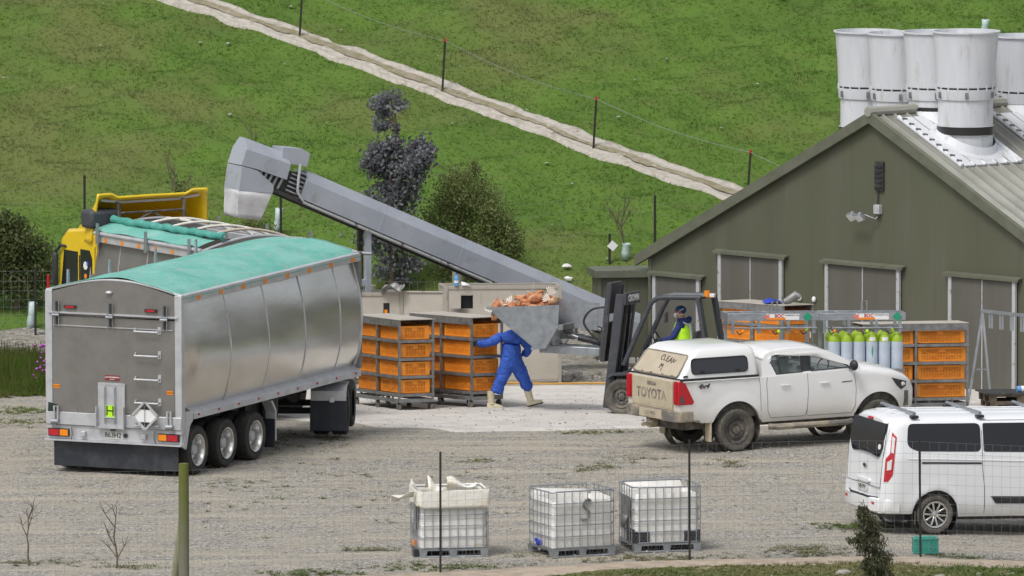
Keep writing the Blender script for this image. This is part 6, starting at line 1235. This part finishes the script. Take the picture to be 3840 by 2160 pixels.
for k, (lay, x, y, z) in enumerate(spots):
    pos = ['low in the heap', 'in the middle of the heap', 'near the top of the heap', 'on the peak of the heap'][lay] if lay < 4 else 'at the rim of the bucket'
    o = base_h[k] if k < 3 else base_h[random.randrange(3)].copy()
    if k >= 3: COL.objects.link(o)
    if lay == 9 and k == len(spots) - 4: rot = (rad(20), rad(70), rad(60))
    else: rot = (random.uniform(-.7, .7), random.uniform(-.5, .5), random.uniform(0, 6.28))
    o.matrix_world = bk.matrix_world @ M.Translation((x, y, z)) @ M.LocRotScale(None, __import__('mathutils').Euler(rot), (random.uniform(.85, 1.1),) * 3)
    tag(o, f'dead brown hen {pos} piled in the tipping bucket', 'hen', 'dead hens heaped in the bucket')
    if k > 0 and random.random() < .45: w2 = wing0.copy(); COL.objects.link(w2); w2.parent = o; w2.location = (random.uniform(-.05, .08), .04, .06); w2.rotation_euler = (random.uniform(-1.2, 1.2), random.uniform(-.8, .4), random.uniform(0, 6))
wing0.location = (0, .05, .07)
w3 = wing0.copy(); COL.objects.link(w3); 
pk = [o for o in bpy.data.objects if o.get('category') == 'hen'][len(spots) - 6]; w3.parent = pk; w3.matrix_world = bk.matrix_world @ M.Translation((1.50, .12, 2.22)) @ M.Rotation(rad(180 - 20), 4, 'Z') @ M.Rotation(rad(-40), 4, 'Y')

# ------------------------------------------------------------------ cut-open tank cages
def ibc(x, y, rz, label, mode):
    t = thing('tank_cage', label, 'tank', x, y, rz, 'cut open caged tanks by the fence'); Lx, Dy, z0, z1 = 1.16, .96, .15, 1.13; m = MT['galv']
    pe = B().box(-.0, Lx + .04, 0, Dy + .04, .12, .15).build('pallet', m, t)
    for xx in (0, Lx / 2 - .06, Lx - .10):
        for yy in (0, Dy - .10): B().prism([(xx, .119), (xx + .14, .119), (xx + .12, .0), (xx + .02, .0)], 'y', yy, yy + .14).build('pallet_foot', m, pe)
    for yy in (.0, Dy - .02): B().tube([(.0, yy + .02, .015), (Lx + .04, yy + .02, .015)], .016, 5).build('pallet_skid', m, pe)
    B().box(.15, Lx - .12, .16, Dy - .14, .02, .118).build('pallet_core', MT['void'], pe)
    # bottle: open tank with a wavy cut edge
    ring = roundpoly([(.03, .03), (Lx + .01, .03), (Lx + .01, Dy + .01), (.03, Dy + .01)], .09, 4); n = len(ring); b = B(); R_ = []; rr = random.Random(int(x * 50)); ph = rr.random() * 6
    for k in range(7):
        q = []
        for i, (px, py) in enumerate(ring):
            a = i / n * 2 * math.pi; top = z1 - .15 + (.05 if mode == 0 else .04) * math.sin(a * 2 + ph) + .015 * math.sin(a * 5 + ph) + (.10 if py > Dy * .6 and mode else 0) * (.5 + .5 * math.sin(a * 3)); bul = .008 * math.sin(k * 1.2)
            q.append((px + bul * (1 if px > .5 else -1), py + bul * (1 if py > .5 else -1), z0 + .01 + (top - z0) * k / 6))
        R_.append(q)
    b.loft(R_, caps=False); b.add(R_[0], [tuple(range(n))]); b.build('tank', MT['plastic_tank'], t, smooth=50, solid=.012)
    hz_ = [.17, .36, .55, .74, .93, z1 - .0]
    for k, z in enumerate(hz_):
        rp = roundpoly([(.0, .0), (Lx + .04, .0), (Lx + .04, Dy + .04), (.0, Dy + .04)], .10, 4); r2 = rp
        B().tube([(px, py, z + (.008 * math.sin(i * 1.1 + ph) if k == 5 else 0)) for i, (px, py) in enumerate(r2)], .014 if k == 5 else .010, 6, closed=True).build('cage_hoop', m, t)
    up = None
    def upright(px, py):
        nonlocal up
        if up is None: up = B().tube([(0, 0, .15), (.0, 0, .6), (0, 0, z1)], .0085, 6).build('cage_bar', m, t); up.location = (px, py, 0)
        else: o = up.copy(); COL.objects.link(o); o.location = (px, py, 0)
    for k in range(8): upright(.09 + k * (Lx - .14) / 7, -.012); upright(.09 + k * (Lx - .14) / 7, Dy + .052)
    for k in range(6): upright(-.012, .10 + k * (Dy - .16) / 5); upright(Lx + .052, .10 + k * (Dy - .16) / 5)
    return t
i1 = ibc(-1.59, -8.12, 9, 'cut open caged white tank with torn cream plastic liner folded over its rim', 0)
i2 = ibc(.68, -8.15, 24, 'cut open caged white tank marked with a grey letter S, middle of three', 1)
i3 = ibc(2.10, -7.42, 15, 'cut open caged white tank with black lower corner guards, rightmost of three', 2)
b = B(); ring = roundpoly([(-.02, -.02), (1.22, -.02), (1.22, 1.02), (-.02, 1.02)], .10, 5); n = len(ring); R_ = []; rr = random.Random(4)
for k, (o_, z) in enumerate(((-.09, .98), (-.04, 1.10), (-.012, 1.145), (.004, 1.150), (.012, 1.142), (.015, 1.125), (.015, 1.05), (.014, .97), (.013, .90), (.012, .84))):
    q = []
    for i, (px, py) in enumerate(ring):
        a = i / n * 6.283; wv = .02 * math.sin(a * 7 + k) + .012 * rr.random(); cx, cy = .6, .5; d = math.hypot(px - cx, py - cy); lump = (.10 * max(0, math.sin(a * 2 + 3.6)) ** 3 if k in (1, 2) else 0)
        q.append((px + (px - cx) / d * (o_ + wv * (.6 if k < 3 else .2)), py + (py - cy) / d * (o_ + wv * (.6 if k < 3 else .2)), z + wv * .8 + lump + ((.04 * math.sin(a * 3) + .05 * rr.random()) if k == 9 else 0)))
    R_.append(q)
b.loft(R_, caps=False); b.build('plastic_liner', MT['liner'], i1, smooth=30, solid=.004)
b = B(); b.grid(lambda u, v: (-.05 - .42 * u, .1 + .3 * v * (1 - .6 * u), 1.12 - .06 * u + .04 * math.sin(u * 7 + v * 6) - .08 * v), [k / 8 for k in range(9)], [k / 5 for k in range(6)]); b.build('torn_flap', MT['liner'], i1, smooth=60, solid=.006)
b = B(); b.grid(lambda u, v: (.22 + .28 * u, .35 + .5 * v, 1.10 + .26 * math.sin(math.pi * min(1, v * 1.1)) * (1 - u) + .03 * math.sin(u * 9)), [k / 8 for k in range(9)], [k / 8 for k in range(9)]); b.build('torn_flap', MT['liner'], i1, smooth=60, solid=.006)
b = B(); b.grid(lambda u, v: (.62 + .5 * u, .98 - .12 * math.sin(v * 3), 1.08 + .22 * v * (.6 + .4 * math.sin(u * 5 + 1)) ), [k / 10 for k in range(11)], [k / 6 for k in range(7)]); b.build('torn_flap', MT['liner'], i1, smooth=60, solid=.006)
B().box(-.035, -.028, .2, .75, .45, .9).build('label_plate', MT['galv'], i1); B().box(-.042, -.036, .42, .58, .64, .7).box(-.042, -.036, .47, .53, .55, .78).build('label_patch', MT['white'], i1); B().box(-.05, .05, .42, .56, .16, .26).build('outlet_cap', MT['amber'], i1, bevel=.01); B().box(-.09, .04, .05, .2, .02, .14).build('foot_block', MT['black'], i1)
S_ = [(.74, .98), (.70, 1.01), (.64, 1.0), (.60, .95), (.605, .89), (.66, .84), (.71, .79), (.715, .72), (.67, .67), (.60, .66), (.56, .67)]
B().tube([(x, .002, z - .02) for x, z in S_], .020, 6).build('painted_letter', MT['galv_dull'], i2, smooth=60); b = B().cyl((-.05, .5, .22), (.06, .5, .22), .05, n=12).box(-.08, -.05, .46, .54, .24, .30); b.build('outlet_valve', MT['blue'], i2)
for (px, py, sx, sy) in ((.02, -.004, .26, .03), (.90, -.004, .27, .03)): B().box(px, px + sx, -.004, .026, .16, .37).build('corner_guard', MT['black'], i3, bevel=.01)
B().box(-.004, .026, .03, .5, .16, .40).build('corner_guard', MT['black'], i3, bevel=.01); B().box(1.165, 1.18, -.0, .35, .16, .37).build('corner_guard', MT['black'], i3)
B().box(-.036, -.028, .25, .75, .62, .96).build('label_plate', MT['galv_dull'], i3); B().add([(-.03, .75, .62), (-.03, .3, .62), (-.08, .35, .4), (-.05, .7, .42)], [(0, 1, 2, 3)]).build('torn_sheet', MT['galv_dull'], i3, solid=.004)
b = B().box(0, .42, 0, .3, 0, .05).box(0, .02, 0, .3, .05, .24).box(.40, .42, 0, .3, .05, .24).box(.02, .40, 0, .02, .05, .24).box(.02, .4, .28, .3, .05, .24)
for k in range(5): b.box(.06 + k * .07, .075 + k * .07, -.008, .0, .05, .24)
b.box(-.01, .43, -.01, .31, .24, .265); o = b.build('plastic_bin', MT['teal_plastic'], bevel=.006); o.location = (6.93, -7.15, zg(6.9, -7.1)); o.rotation_euler = (0, 0, rad(6)); tag(o, 'teal plastic bin on the gravel at the foot of a fence post, near the van', 'bin')
B().box(.05, .37, .04, .26, .266, .285).build('lid', MT['teal_plastic'], o)
# ------------------------------------------------------------------ fences
def netting(name, pts, heights, stay, parent, r=.0022, wob=0.006, fz=zg, top_only=None):
    """sheep or deer netting: line wires and vertical stays, joined as one part"""
    b = B(); rr = random.Random(9); P = [V((x, y, 0)) for x, y in pts]
    for h in heights:
        for i in range(len(P) - 1):
            seg = [P[i].lerp(P[i + 1], k / 3) for k in range(4)]; b.tube([(p.x, p.y, fz(p.x, p.y) + h + rr.uniform(-wob, wob)) for p in seg], r, 3, caps=False)
    for i in range(len(P) - 1):
        n = max(1, int((P[i + 1] - P[i]).length / stay))
        for k in range(n): p = P[i].lerp(P[i + 1], k / n); z = fz(p.x, p.y); b.tube([(p.x, p.y, z + heights[0]), (p.x + rr.uniform(-wob, wob), p.y, z + heights[-1])], r * .9, 3, caps=False)
    o = b.build(name, MT['wire'], parent, fix=False, smooth=0); o['kind'] = 'stuff'; return o
def hexnet(name, pts, h0, h1, cell, parent, r=.0016):
    b = B(); P = [V((x, y, 0)) for x, y in pts]; L_ = [0]
    for i in range(len(P) - 1): L_.append(L_[-1] + (P[i + 1] - P[i]).length)
    def at(s):
        s = min(max(s, 0), L_[-1] - 1e-4); i = next(k for k in range(len(L_) - 1) if s < L_[k + 1]); p = P[i].lerp(P[i + 1], (s - L_[i]) / (L_[i + 1] - L_[i])); return p
    nr = int((h1 - h0) / (cell * .75))
    for j in range(nr):
        s = 0; z0 = h0 + j * cell * .75; k = 0; line = []
        while s < L_[-1]:
            p = at(s); line.append((p.x, p.y + .012, zg(p.x, p.y) + z0 + (cell * .25 if (k + j) % 2 else 0)))
            if (k + j) % 2 and j < nr - 1: b.tube([line[-1], (p.x, p.y + .012, line[-1][2] + cell * .5)], r, 3, caps=False)
            s += cell * .5; k += 1
        b.tube(line, r, 3, caps=False)
    o = b.build(name, MT['wire'], parent, fix=False, smooth=0); o['kind'] = 'stuff'; return o
ff = thing('deer_fence', 'tall netting fence on dark steel posts and a mossy wooden post in the foreground', 'fence')
FL = [(-12, -13.2), (-5.53, -12.2), (-1.215, -10.52), (3.045, -8.44), (7.03, -7.56), (12, -6.9)]
netting('netting', FL, [.04, .19, .34, .49, .64, .79, .94, 1.10, 1.27, 1.45, 1.64, 1.80, 2.0], .155, ff); hexnet('wire_mesh', FL[2:], .0, .52, .075, ff)
for (x, y), ln_, dx in zip(FL[2:5], (2.12, 2.08, 2.16), (0, -.01, -.03)): B().bar((x, y, zg(x, y) - .3), (x + dx, y, zg(x, y) + ln_), .038, .035, (0, 1, 0)).build('steel_post', MT['steel_post'], ff)
wpst = B().lathe([(.09, 0), (.089, 1.0), (.086, 2.24), (.08, 2.27), (.001, 2.272)], n=18).build('wooden_post', dusty('mossy_post', (.11, .125, .025), (.17, .17, .125), .6, 1.9, rough=.9), ff); wpst.location = (-5.53, -12.2, -.15)
B().tube([(-5.72, -11.9, -.1), (-5.55, -11.95, 1.25)], [.07, .06], 10).build('brace_post', MT['wood'], ff)
# fence behind the pens
bf = thing('netting_fence', 'netting fence behind the pens with dark steel posts and wooden stubs', 'fence')
BL = [(-13.5, 33.2), (-9.62, 33.3), (-6.5, 33.2), (-2.9, 32.6), (-.9, 32.5), (1.5, 32.6)]
netting('netting', BL, [.05, .2, .35, .5, .65, .8, .98, 1.18, 1.38], .16, bf, r=.003)
for x, y in (BL[1], BL[2], (-1.4, 32.5), (.4, 32.55)): B().bar((x, y, zg(x, y) - .2), (x, y, zg(x, y) + 1.46), .045, .045, (0, 1, 0)).build('steel_post', MT['steel_post'], bf)
for x, y, h in ((-2.83, 31.6, 1.62), (-1.1, 32.4, 1.75)): o = B().lathe([(.11, 0), (.105, h), (.001, h + .01)], n=14).build('wooden_post', MT['wood'], bf); o.location = (x, y, zg(x, y) - .1)
B().cyl((-1.33, 32.3, zg(-1.3, 32.3)), (-1.33, 32.3, zg(-1.3, 32.3) + 1.42), .022, n=6).build('red_stake', MT['red'], bf); B().cyl((-9.35, 33.0, zg(-9.35, 33)), (-9.35, 33.0, zg(-9.35, 33) + 1.40), .03, n=6).build('red_stake', MT['red'], bf)
# boundary fence part way up the slope
mf = thing('boundary_fence', 'thin wire fence on black steel posts crossing the foot of the green slope', 'fence')
ML = [(-13, 39.9), (-8.82, 39.6), (-4.76, 39.1), (-.9, 38.6), (2.94, 38.6), (5.0, 38.4)]
netting('netting', ML, [.1, .35, .6, .85], .9, mf, r=.0022, fz=zh)
for x, y in ML[1:5]: B().bar((x, y, zh(x, y) - .2), (x + .0, y, zh(x, y) + 1.0), .05, .04, (0, 1, 0)).build('steel_post', MT['steel_post'], mf)
B().bar((2.0, 37.4, zh(2, 37.4) - .2), (2.0, 37.4, zh(2, 37.4) + .62), .05, .05, (0, 1, 0)).build('steel_post', MT['steel_post'], mf); o = B().box(-.08, .08, -.004, .004, -.08, .08).build('tag', MT['white'], mf); o.location = (2.06, 37.33, zh(2, 37.4) + .38); o.rotation_euler = (0, rad(40), 0)
# single hot wire beside the track
ef = thing('electric_fence', 'single wire fence on black posts with red caps beside the dirt track', 'fence')
EL = [(-8.2, 53.9), (-4.53, 50.36), (-1.46, 47.18), (1.72, 43.84), (4.9, 41.05), (7.5, 38.6)]; hh = [1.08, 1.08, 1.10, 1.06, .98, .9]
for (x, y), h in list(zip(EL, hh))[1:5]:
    B().bar((x - .03, y, zh(x, y) - .2), (x + .045, y, zh(x, y) + h), .045, .04, (0, 1, 0)).build('steel_post', MT['steel_post'], ef); B().box(x + .02, x + .075, y - .03, y + .03, zh(x, y) + h + .0, zh(x, y) + h + .06).build('red_cap', MT['red'], ef)
b = B()
for i in range(5):
    p, q = EL[i], EL[i + 1]; pts = []
    for k in range(9): t = k / 8; x, y = p[0] + (q[0] - p[0]) * t, p[1] + (q[1] - p[1]) * t; pts.append((x + .05, y - .02, (zh(*p) + hh[i]) * (1 - t) + (zh(*q) + hh[i + 1]) * t + .02 - .12 * math.sin(math.pi * t)))
    b.tube(pts, .006, 4, caps=False)
b.build('wire', MT['wire'], ef, fix=False)

# ------------------------------------------------------------------ trees
def leafmat(name, a, b_, rough=.5, c=None):
    m = mat(name, a, rough, col2=b_, scale=2.2, lo=.4, hi=.62, geo=True, col3=c or b_, scale3=30, lo3=.5, hi3=.6); pb = m.node_tree.nodes['Principled BSDF']; pb.inputs['Specular IOR Level'].default_value = .35; see_through(m, pb.inputs['Base Color'].links[0].from_socket, .42); return m
LM = dict(gum=leafmat('silver_gum_leaf', (.125, .128, .138), (.20, .205, .22), .4, (.32, .33, .36)), olive=leafmat('olive_leaf', (.15, .20, .06), (.225, .27, .095), .5, (.28, .30, .14)), bush=leafmat('bush_leaf', (.085, .13, .04), (.14, .18, .06), .6, (.14, .125, .07)), young=leafmat('young_leaf', (.075, .09, .045), (.13, .13, .075), .5, (.17, .165, .1)), dark=leafmat('scrub_leaf', (.045, .085, .03), (.075, .13, .04), .6))
def leaves(blobs, size, m, parent, seed, asp=.55, droop=.2, name='crown'):
    """leaf-sized bent quads spread through lumpy clusters"""
    r = np.random.default_rng(seed); vs = []; 
    for (cx, cy, cz, rx, ry, rz, n) in blobs:
        nc = max(3, n // 45); cen = r.normal(0, 1, (nc, 3)); cen /= np.linalg.norm(cen, axis=1)[:, None]; cen *= (.35 + .6 * r.random((nc, 1)) ** .6); k = r.integers(0, nc, n)
        p = cen[k] + r.normal(0, .22, (n, 3)); p = p * np.array([rx, ry, rz]) + np.array([cx, cy, cz]); d = r.normal(0, 1, (n, 3)); d[:, 2] -= droop * 2; d /= np.linalg.norm(d, axis=1)[:, None]
        u = np.cross(d, r.normal(0, 1, (n, 3))); u /= np.linalg.norm(u, axis=1)[:, None]; nn = np.cross(d, u); s = (size * (.6 + .8 * r.random(n)))[:, None]
        vs.append(np.stack([p, p + d * s * .5 + u * s * asp * .5 + nn * s * .08, p + d * s, p + d * s * .5 - u * s * asp * .5 + nn * s * .08], 1))
    v = np.concatenate(vs).reshape(-1, 3); nq = len(v) // 4; me = bpy.data.meshes.new(name); me.vertices.add(len(v)); me.vertices.foreach_set('co', v.ravel())
    f = (np.array([0, 1, 3, 1, 2, 3])[None] + (np.arange(nq) * 4)[:, None]).ravel(); nf = nq * 2; me.loops.add(nf * 3); me.loops.foreach_set('vertex_index', f); me.polygons.add(nf); me.polygons.foreach_set('loop_start', np.arange(nf) * 3); me.polygons.foreach_set('loop_total', np.full(nf, 3)); me.update(); me.validate(); me.materials.append(m)
    o = bpy.data.objects.new(name, me); COL.objects.link(o); o.parent = parent; return o
def limbs(parent, trunk, branches, m=None, name='trunk'):
    b = B(); b.tube(trunk[0], trunk[1], 8)
    for pts, r_ in branches: b.tube(pts, r_, 6)
    return b.build(name, m or MT['bark'], parent, smooth=60)
gt = thing('gum_tree', 'tall blue grey silver leaved young gum tree behind the conveyor', 'tree', -2.45, 36.0, 0, tilt=False, z=zh(-2.45, 36.0))
limbs(gt, ([(0, 0, -.2), (.02, 0, 1), (-.05, 0, 2), (.1, 0, 2.9), (.05, 0, 3.9)], [.09, .075, .06, .04, .015]), [([(-.02, 0, 1.4), (.4, .1, 1.9), (.6, .1, 2.3)], [.04, .03, .012]), ([(-.03, 0, 1.8), (-.35, 0, 2.2)], [.03, .012]), ([(.08, 0, 2.7), (.5, 0, 3.0)], [.025, .01]), ([(.08, 0, 3.3), (-.2, 0, 3.7)], [.02, .008])])
leaves([(-.05, 0, 3.78, .32, .3, .26, 514), (-.2, 0, 3.45, .30, .25, .18, 367), (.08, 0, 3.15, .10, .1, .3, 159), (.15, 0, 2.65, .62, .5, .38, 1836), (-.25, 0, 2.6, .35, .35, .3, 734), (.55, 0, 2.75, .32, .3, .35, 514), (-.1, 0, 1.75, .60, .5, .42, 1836), (.3, 0, 2.15, .45, .4, .35, 856), (-.1, 0, .95, .62, .5, .40, 1346), (.1, 0, .4, .5, .45, .3, 734)], .085, LM['gum'], gt, 1, asp=.75)
ot = thing('broadleaf_tree', 'round olive green leafy tree right of the silver gum', 'tree', -1.0, 36.8, 0, tilt=False, z=zh(-1.0, 36.8))
limbs(ot, ([(0, 0, -.2), (.05, 0, .6), (-.1, 0, 1.4), (.0, 0, 2.2)], [.10, .08, .05, .02]), [([(.05, 0, .6), (.5, .1, 1.1), (.8, .1, 1.5)], [.05, .03, .012]), ([(.0, 0, .8), (-.45, 0, 1.3)], [.04, .012])])
leaves([(-.05, 0, 1.9, .55, .5, .50, 3105), (.35, 0, 1.45, .60, .5, .55, 3510), (-.35, 0, 1.3, .5, .45, .5, 2565), (.75, 0, 1.0, .45, .45, .5, 2295), (.95, 0, .75, .32, .4, .5, 1215), (.3, 0, .7, .7, .5, .45, 2430), (-.1, 0, .3, .6, .5, .4, 1350), (.15, 0, 2.3, .2, .2, .25, 297)], .068, LM['olive'], ot, 2, asp=.45, droop=.5)
lb = thing('shrub', 'dark dense shrub at the left edge beyond the fence', 'shrub', -10.05, 35.0, 0, tilt=False, z=zh(-10.05, 35.0))
limbs(lb, ([(0, 0, -.2), (0, 0, 1.2)], [.08, .03]), [])
leaves([(-.1, 0, 1.45, .55, .5, .45, 2300), (.3, 0, 1.0, .55, .5, .5, 2600), (-.5, 0, 1.0, .6, .5, .6, 2600), (.1, 0, .5, .75, .5, .4, 2200), (-.25, 0, 1.75, .3, .3, .25, 700)], .08, LM['bush'], lb, 3)
yb = thing('shrub', 'small yellow green shrub half hidden behind the truck tub', 'shrub', -5.3, 38.1, 0, tilt=False, z=zh(-5.3, 38.1)); limbs(yb, ([(0, 0, -.1), (0, 0, .6)], [.03, .01]), []); leaves([(0, 0, .45, .4, .3, .38, 1300)], .06, LM['olive'], yb, 8)
def sapling(name, x, y, label, h, seed, n=5, fz=zh, m=None, guard=None, lv=0):
    t = thing(name, label, 'sapling', x, y, 0, tilt=False, z=fz(x, y)); r = random.Random(seed); tp = [(0, 0, -.1)]; 
    for k in range(1, 7): tp.append((tp[-1][0] + r.uniform(-.04, .04) * h, r.uniform(-.03, .03) * h, h * k / 6))
    br = []
    for q in range(n):
        k = r.randrange(1, 6); p = tp[k]; a = r.choice((-1, 1)) * r.uniform(.4, .9); l = h * r.uniform(.18, .4); mid = (p[0] + a * l * .5, p[1] + r.uniform(-.1, .1), p[2] + l * .6); e = (p[0] + a * l * .8, mid[1], p[2] + l * 1.15); br.append(([p, mid, e], [.011 * h ** .5, .008 * h ** .5, .004]))
        for w_ in range(2): f = r.uniform(-.2, .2); br.append(([mid, (mid[0] + f, mid[1], mid[2] + .16 * h)], [.006, .003]))
    limbs(t, (tp, [.018 * h ** .5 * (1 - k * .13) + .002 for k in range(7)]), br, m)
    if guard: o = B().lathe([(.075, 0), (.085, .15), (.07, .3), (.085, guard)], n=10).build('tree_guard', MT['guard'], t, smooth=60, solid=.006); o.rotation_euler = (rad(4), rad(guard * 12), 0)
    if lv: leaves([(tp[4][0], 0, h * .6, h * .25, .25, h * .38, lv)], .07, LM['bush'], t, seed, name='foliage')
    return t
sapling('bare_sapling', 2.32, 37.5, 'leafless sapling in a pale guard above the small shed roof', 1.35, 4, 8, guard=.34)
sapling('young_tree', -6.9, 39.0, 'sparse young tree on the slope left of the conveyor head', 1.5, 6, 6, lv=170)
sapling('young_tree', -5.35, 41.6, 'faint thin young tree on the slope directly above the conveyor head', 1.35, 9, 5, lv=110)
sapling('guarded_sapling', -4.85, 39.3, 'short sapling in a pale blue guard beside a black post behind the truck', .5, 12, 2, guard=.52)
sapling('guarded_sapling', -9.75, 33.9, 'sapling in a pale leaning guard by the netting fence at the left edge', .9, 14, 2, guard=.55)
sapling('guarded_sapling', 10.1, 50.4, 'sapling in a leaning pale guard above the roof fans at the top right', .5, 17, 1, guard=.42)
sapling('dead_twig', -8.25, -9.0, 'bare grey twig sapling on the gravel at the far left foreground', .95, 21, 4, fz=zg, m=MT['bark']); sapling('dead_twig', -6.75, -9.5, 'bare forked twig sapling on the gravel left of the mossy post', 1.05, 26, 6, fz=zg, m=MT['bark'])
fs = thing('leafy_sapling', 'leaning olive leaved sapling in the bottom foreground in front of the van', 'sapling', 6.15, -11.6, 0, tilt=False)
limbs(fs, ([(.1, 0, -.1), (.0, 0, .5), (-.12, 0, 1.0), (-.22, 0, 1.45)], [.03, .024, .015, .006]), [([(.02, 0, .5), (-.25, 0, .85)], [.012, .004]), ([(.0, 0, .45), (.2, 0, .8)], [.012, .004])])
leaves([(-.22, 0, 1.28, .10, .12, .16, 420), (-.16, 0, 1.02, .18, .17, .22, 850), (-.08, 0, .72, .24, .2, .24, 1000), (-.36, 0, .82, .14, .12, .12, 300), (.06, 0, .42, .20, .2, .24, 750), (.14, 0, .12, .17, .16, .2, 520), (-.1, 0, .3, .16, .15, .2, 420)], .085, LM['young'], fs, 5, asp=.24, droop=.9)
for k, (x, y, s_) in enumerate(((7.6, 58.2, .55), (8.6, 57.9, .7), (9.7, 57.3, .8), (10.8, 56.8, .9), (11.9, 56.6, .8))):
    t = thing('hill_shrub', ['leftmost dark shrub on the skyline of the slope at the top right', 'second dark shrub from the left along the top right slope', 'middle dark shrub of the row along the top right slope', 'dark shrub fourth along the row on the top right slope', 'rightmost dark shrub cut by the top right corner'][k], 'shrub', x, y, 0, 'dark shrubs along the hilltop', tilt=False, z=zh(x, y)); limbs(t, ([(0, 0, -.1), (0, 0, s_ * .8)], [.05, .02]), []); leaves([(0, 0, s_ * .6, .6, .5, s_ * .55, 1300)], .10, LM['dark'], t, 40 + k)
# foxglove clump and yellow flowers by the trailer
fx = thing('foxgloves', 'clump of pink purple flower spikes in the long grass left of the trailer', 'flowers', -9.2, 24.0, 0, tilt=False, z=zg(-9.4, 24))
pm = mat('pink_flower', (.5, .11, .5), .7); rr = random.Random(2)
st = B()
for k in range(7): x = rr.uniform(-.22, .25); st.tube([(x, rr.uniform(-.1, .1), 0), (x + rr.uniform(-.05, .05), 0, .75 + rr.uniform(-.2, .2))], .008, 4)
st.build('stem', LM['bush'], fx)
for k in range(26): x = rr.uniform(-.14, .14); B().cyl((0, 0, 0), (0, -.03, -.03), .012, .026, 6).build('flower', pm, fx).location = (x, rr.uniform(-.12, .05), .50 + rr.uniform(-.28, .42) + x * .3)
# litter
for k, (x, y, dz, l) in enumerate(((1.15, 36.6, .05, 'white plastic scrap on the slope, nearer the small shed roof'), (1.12, 37.0, .05, 'white plastic scrap on the slope just above another scrap'))):
    o = B().ell((0, 0, .04), (.09, .05, .04), 8, 5, .6).build('plastic_scrap', MT['white'], smooth=40); o.location = (x, y, zh(x, y) + dz); tag(o, l, 'litter')
hose = B().tube([(-.4 + .3 * k, 25.05 + .06 * math.sin(k * 1.2), zg(-.4 + .3 * k, 25.05) + .05) for k in range(12)], .022, 6).build('orange_hose', mat('orange_hose', (.55, .30, .07), .6), smooth=60); tag(hose, 'orange hose lying along the back of the concrete beside the pen', 'hose')
# text to real meshes
for o in [o for o in bpy.data.objects if o.type == 'FONT']:
    me = bpy.data.meshes.new_from_object(o.evaluated_get(bpy.context.evaluated_depsgraph_get())); n = bpy.data.objects.new('lettering', me); COL.objects.link(n); n.parent = o.parent; n.matrix_local = o.matrix_local.copy(); bpy.data.objects.remove(o)
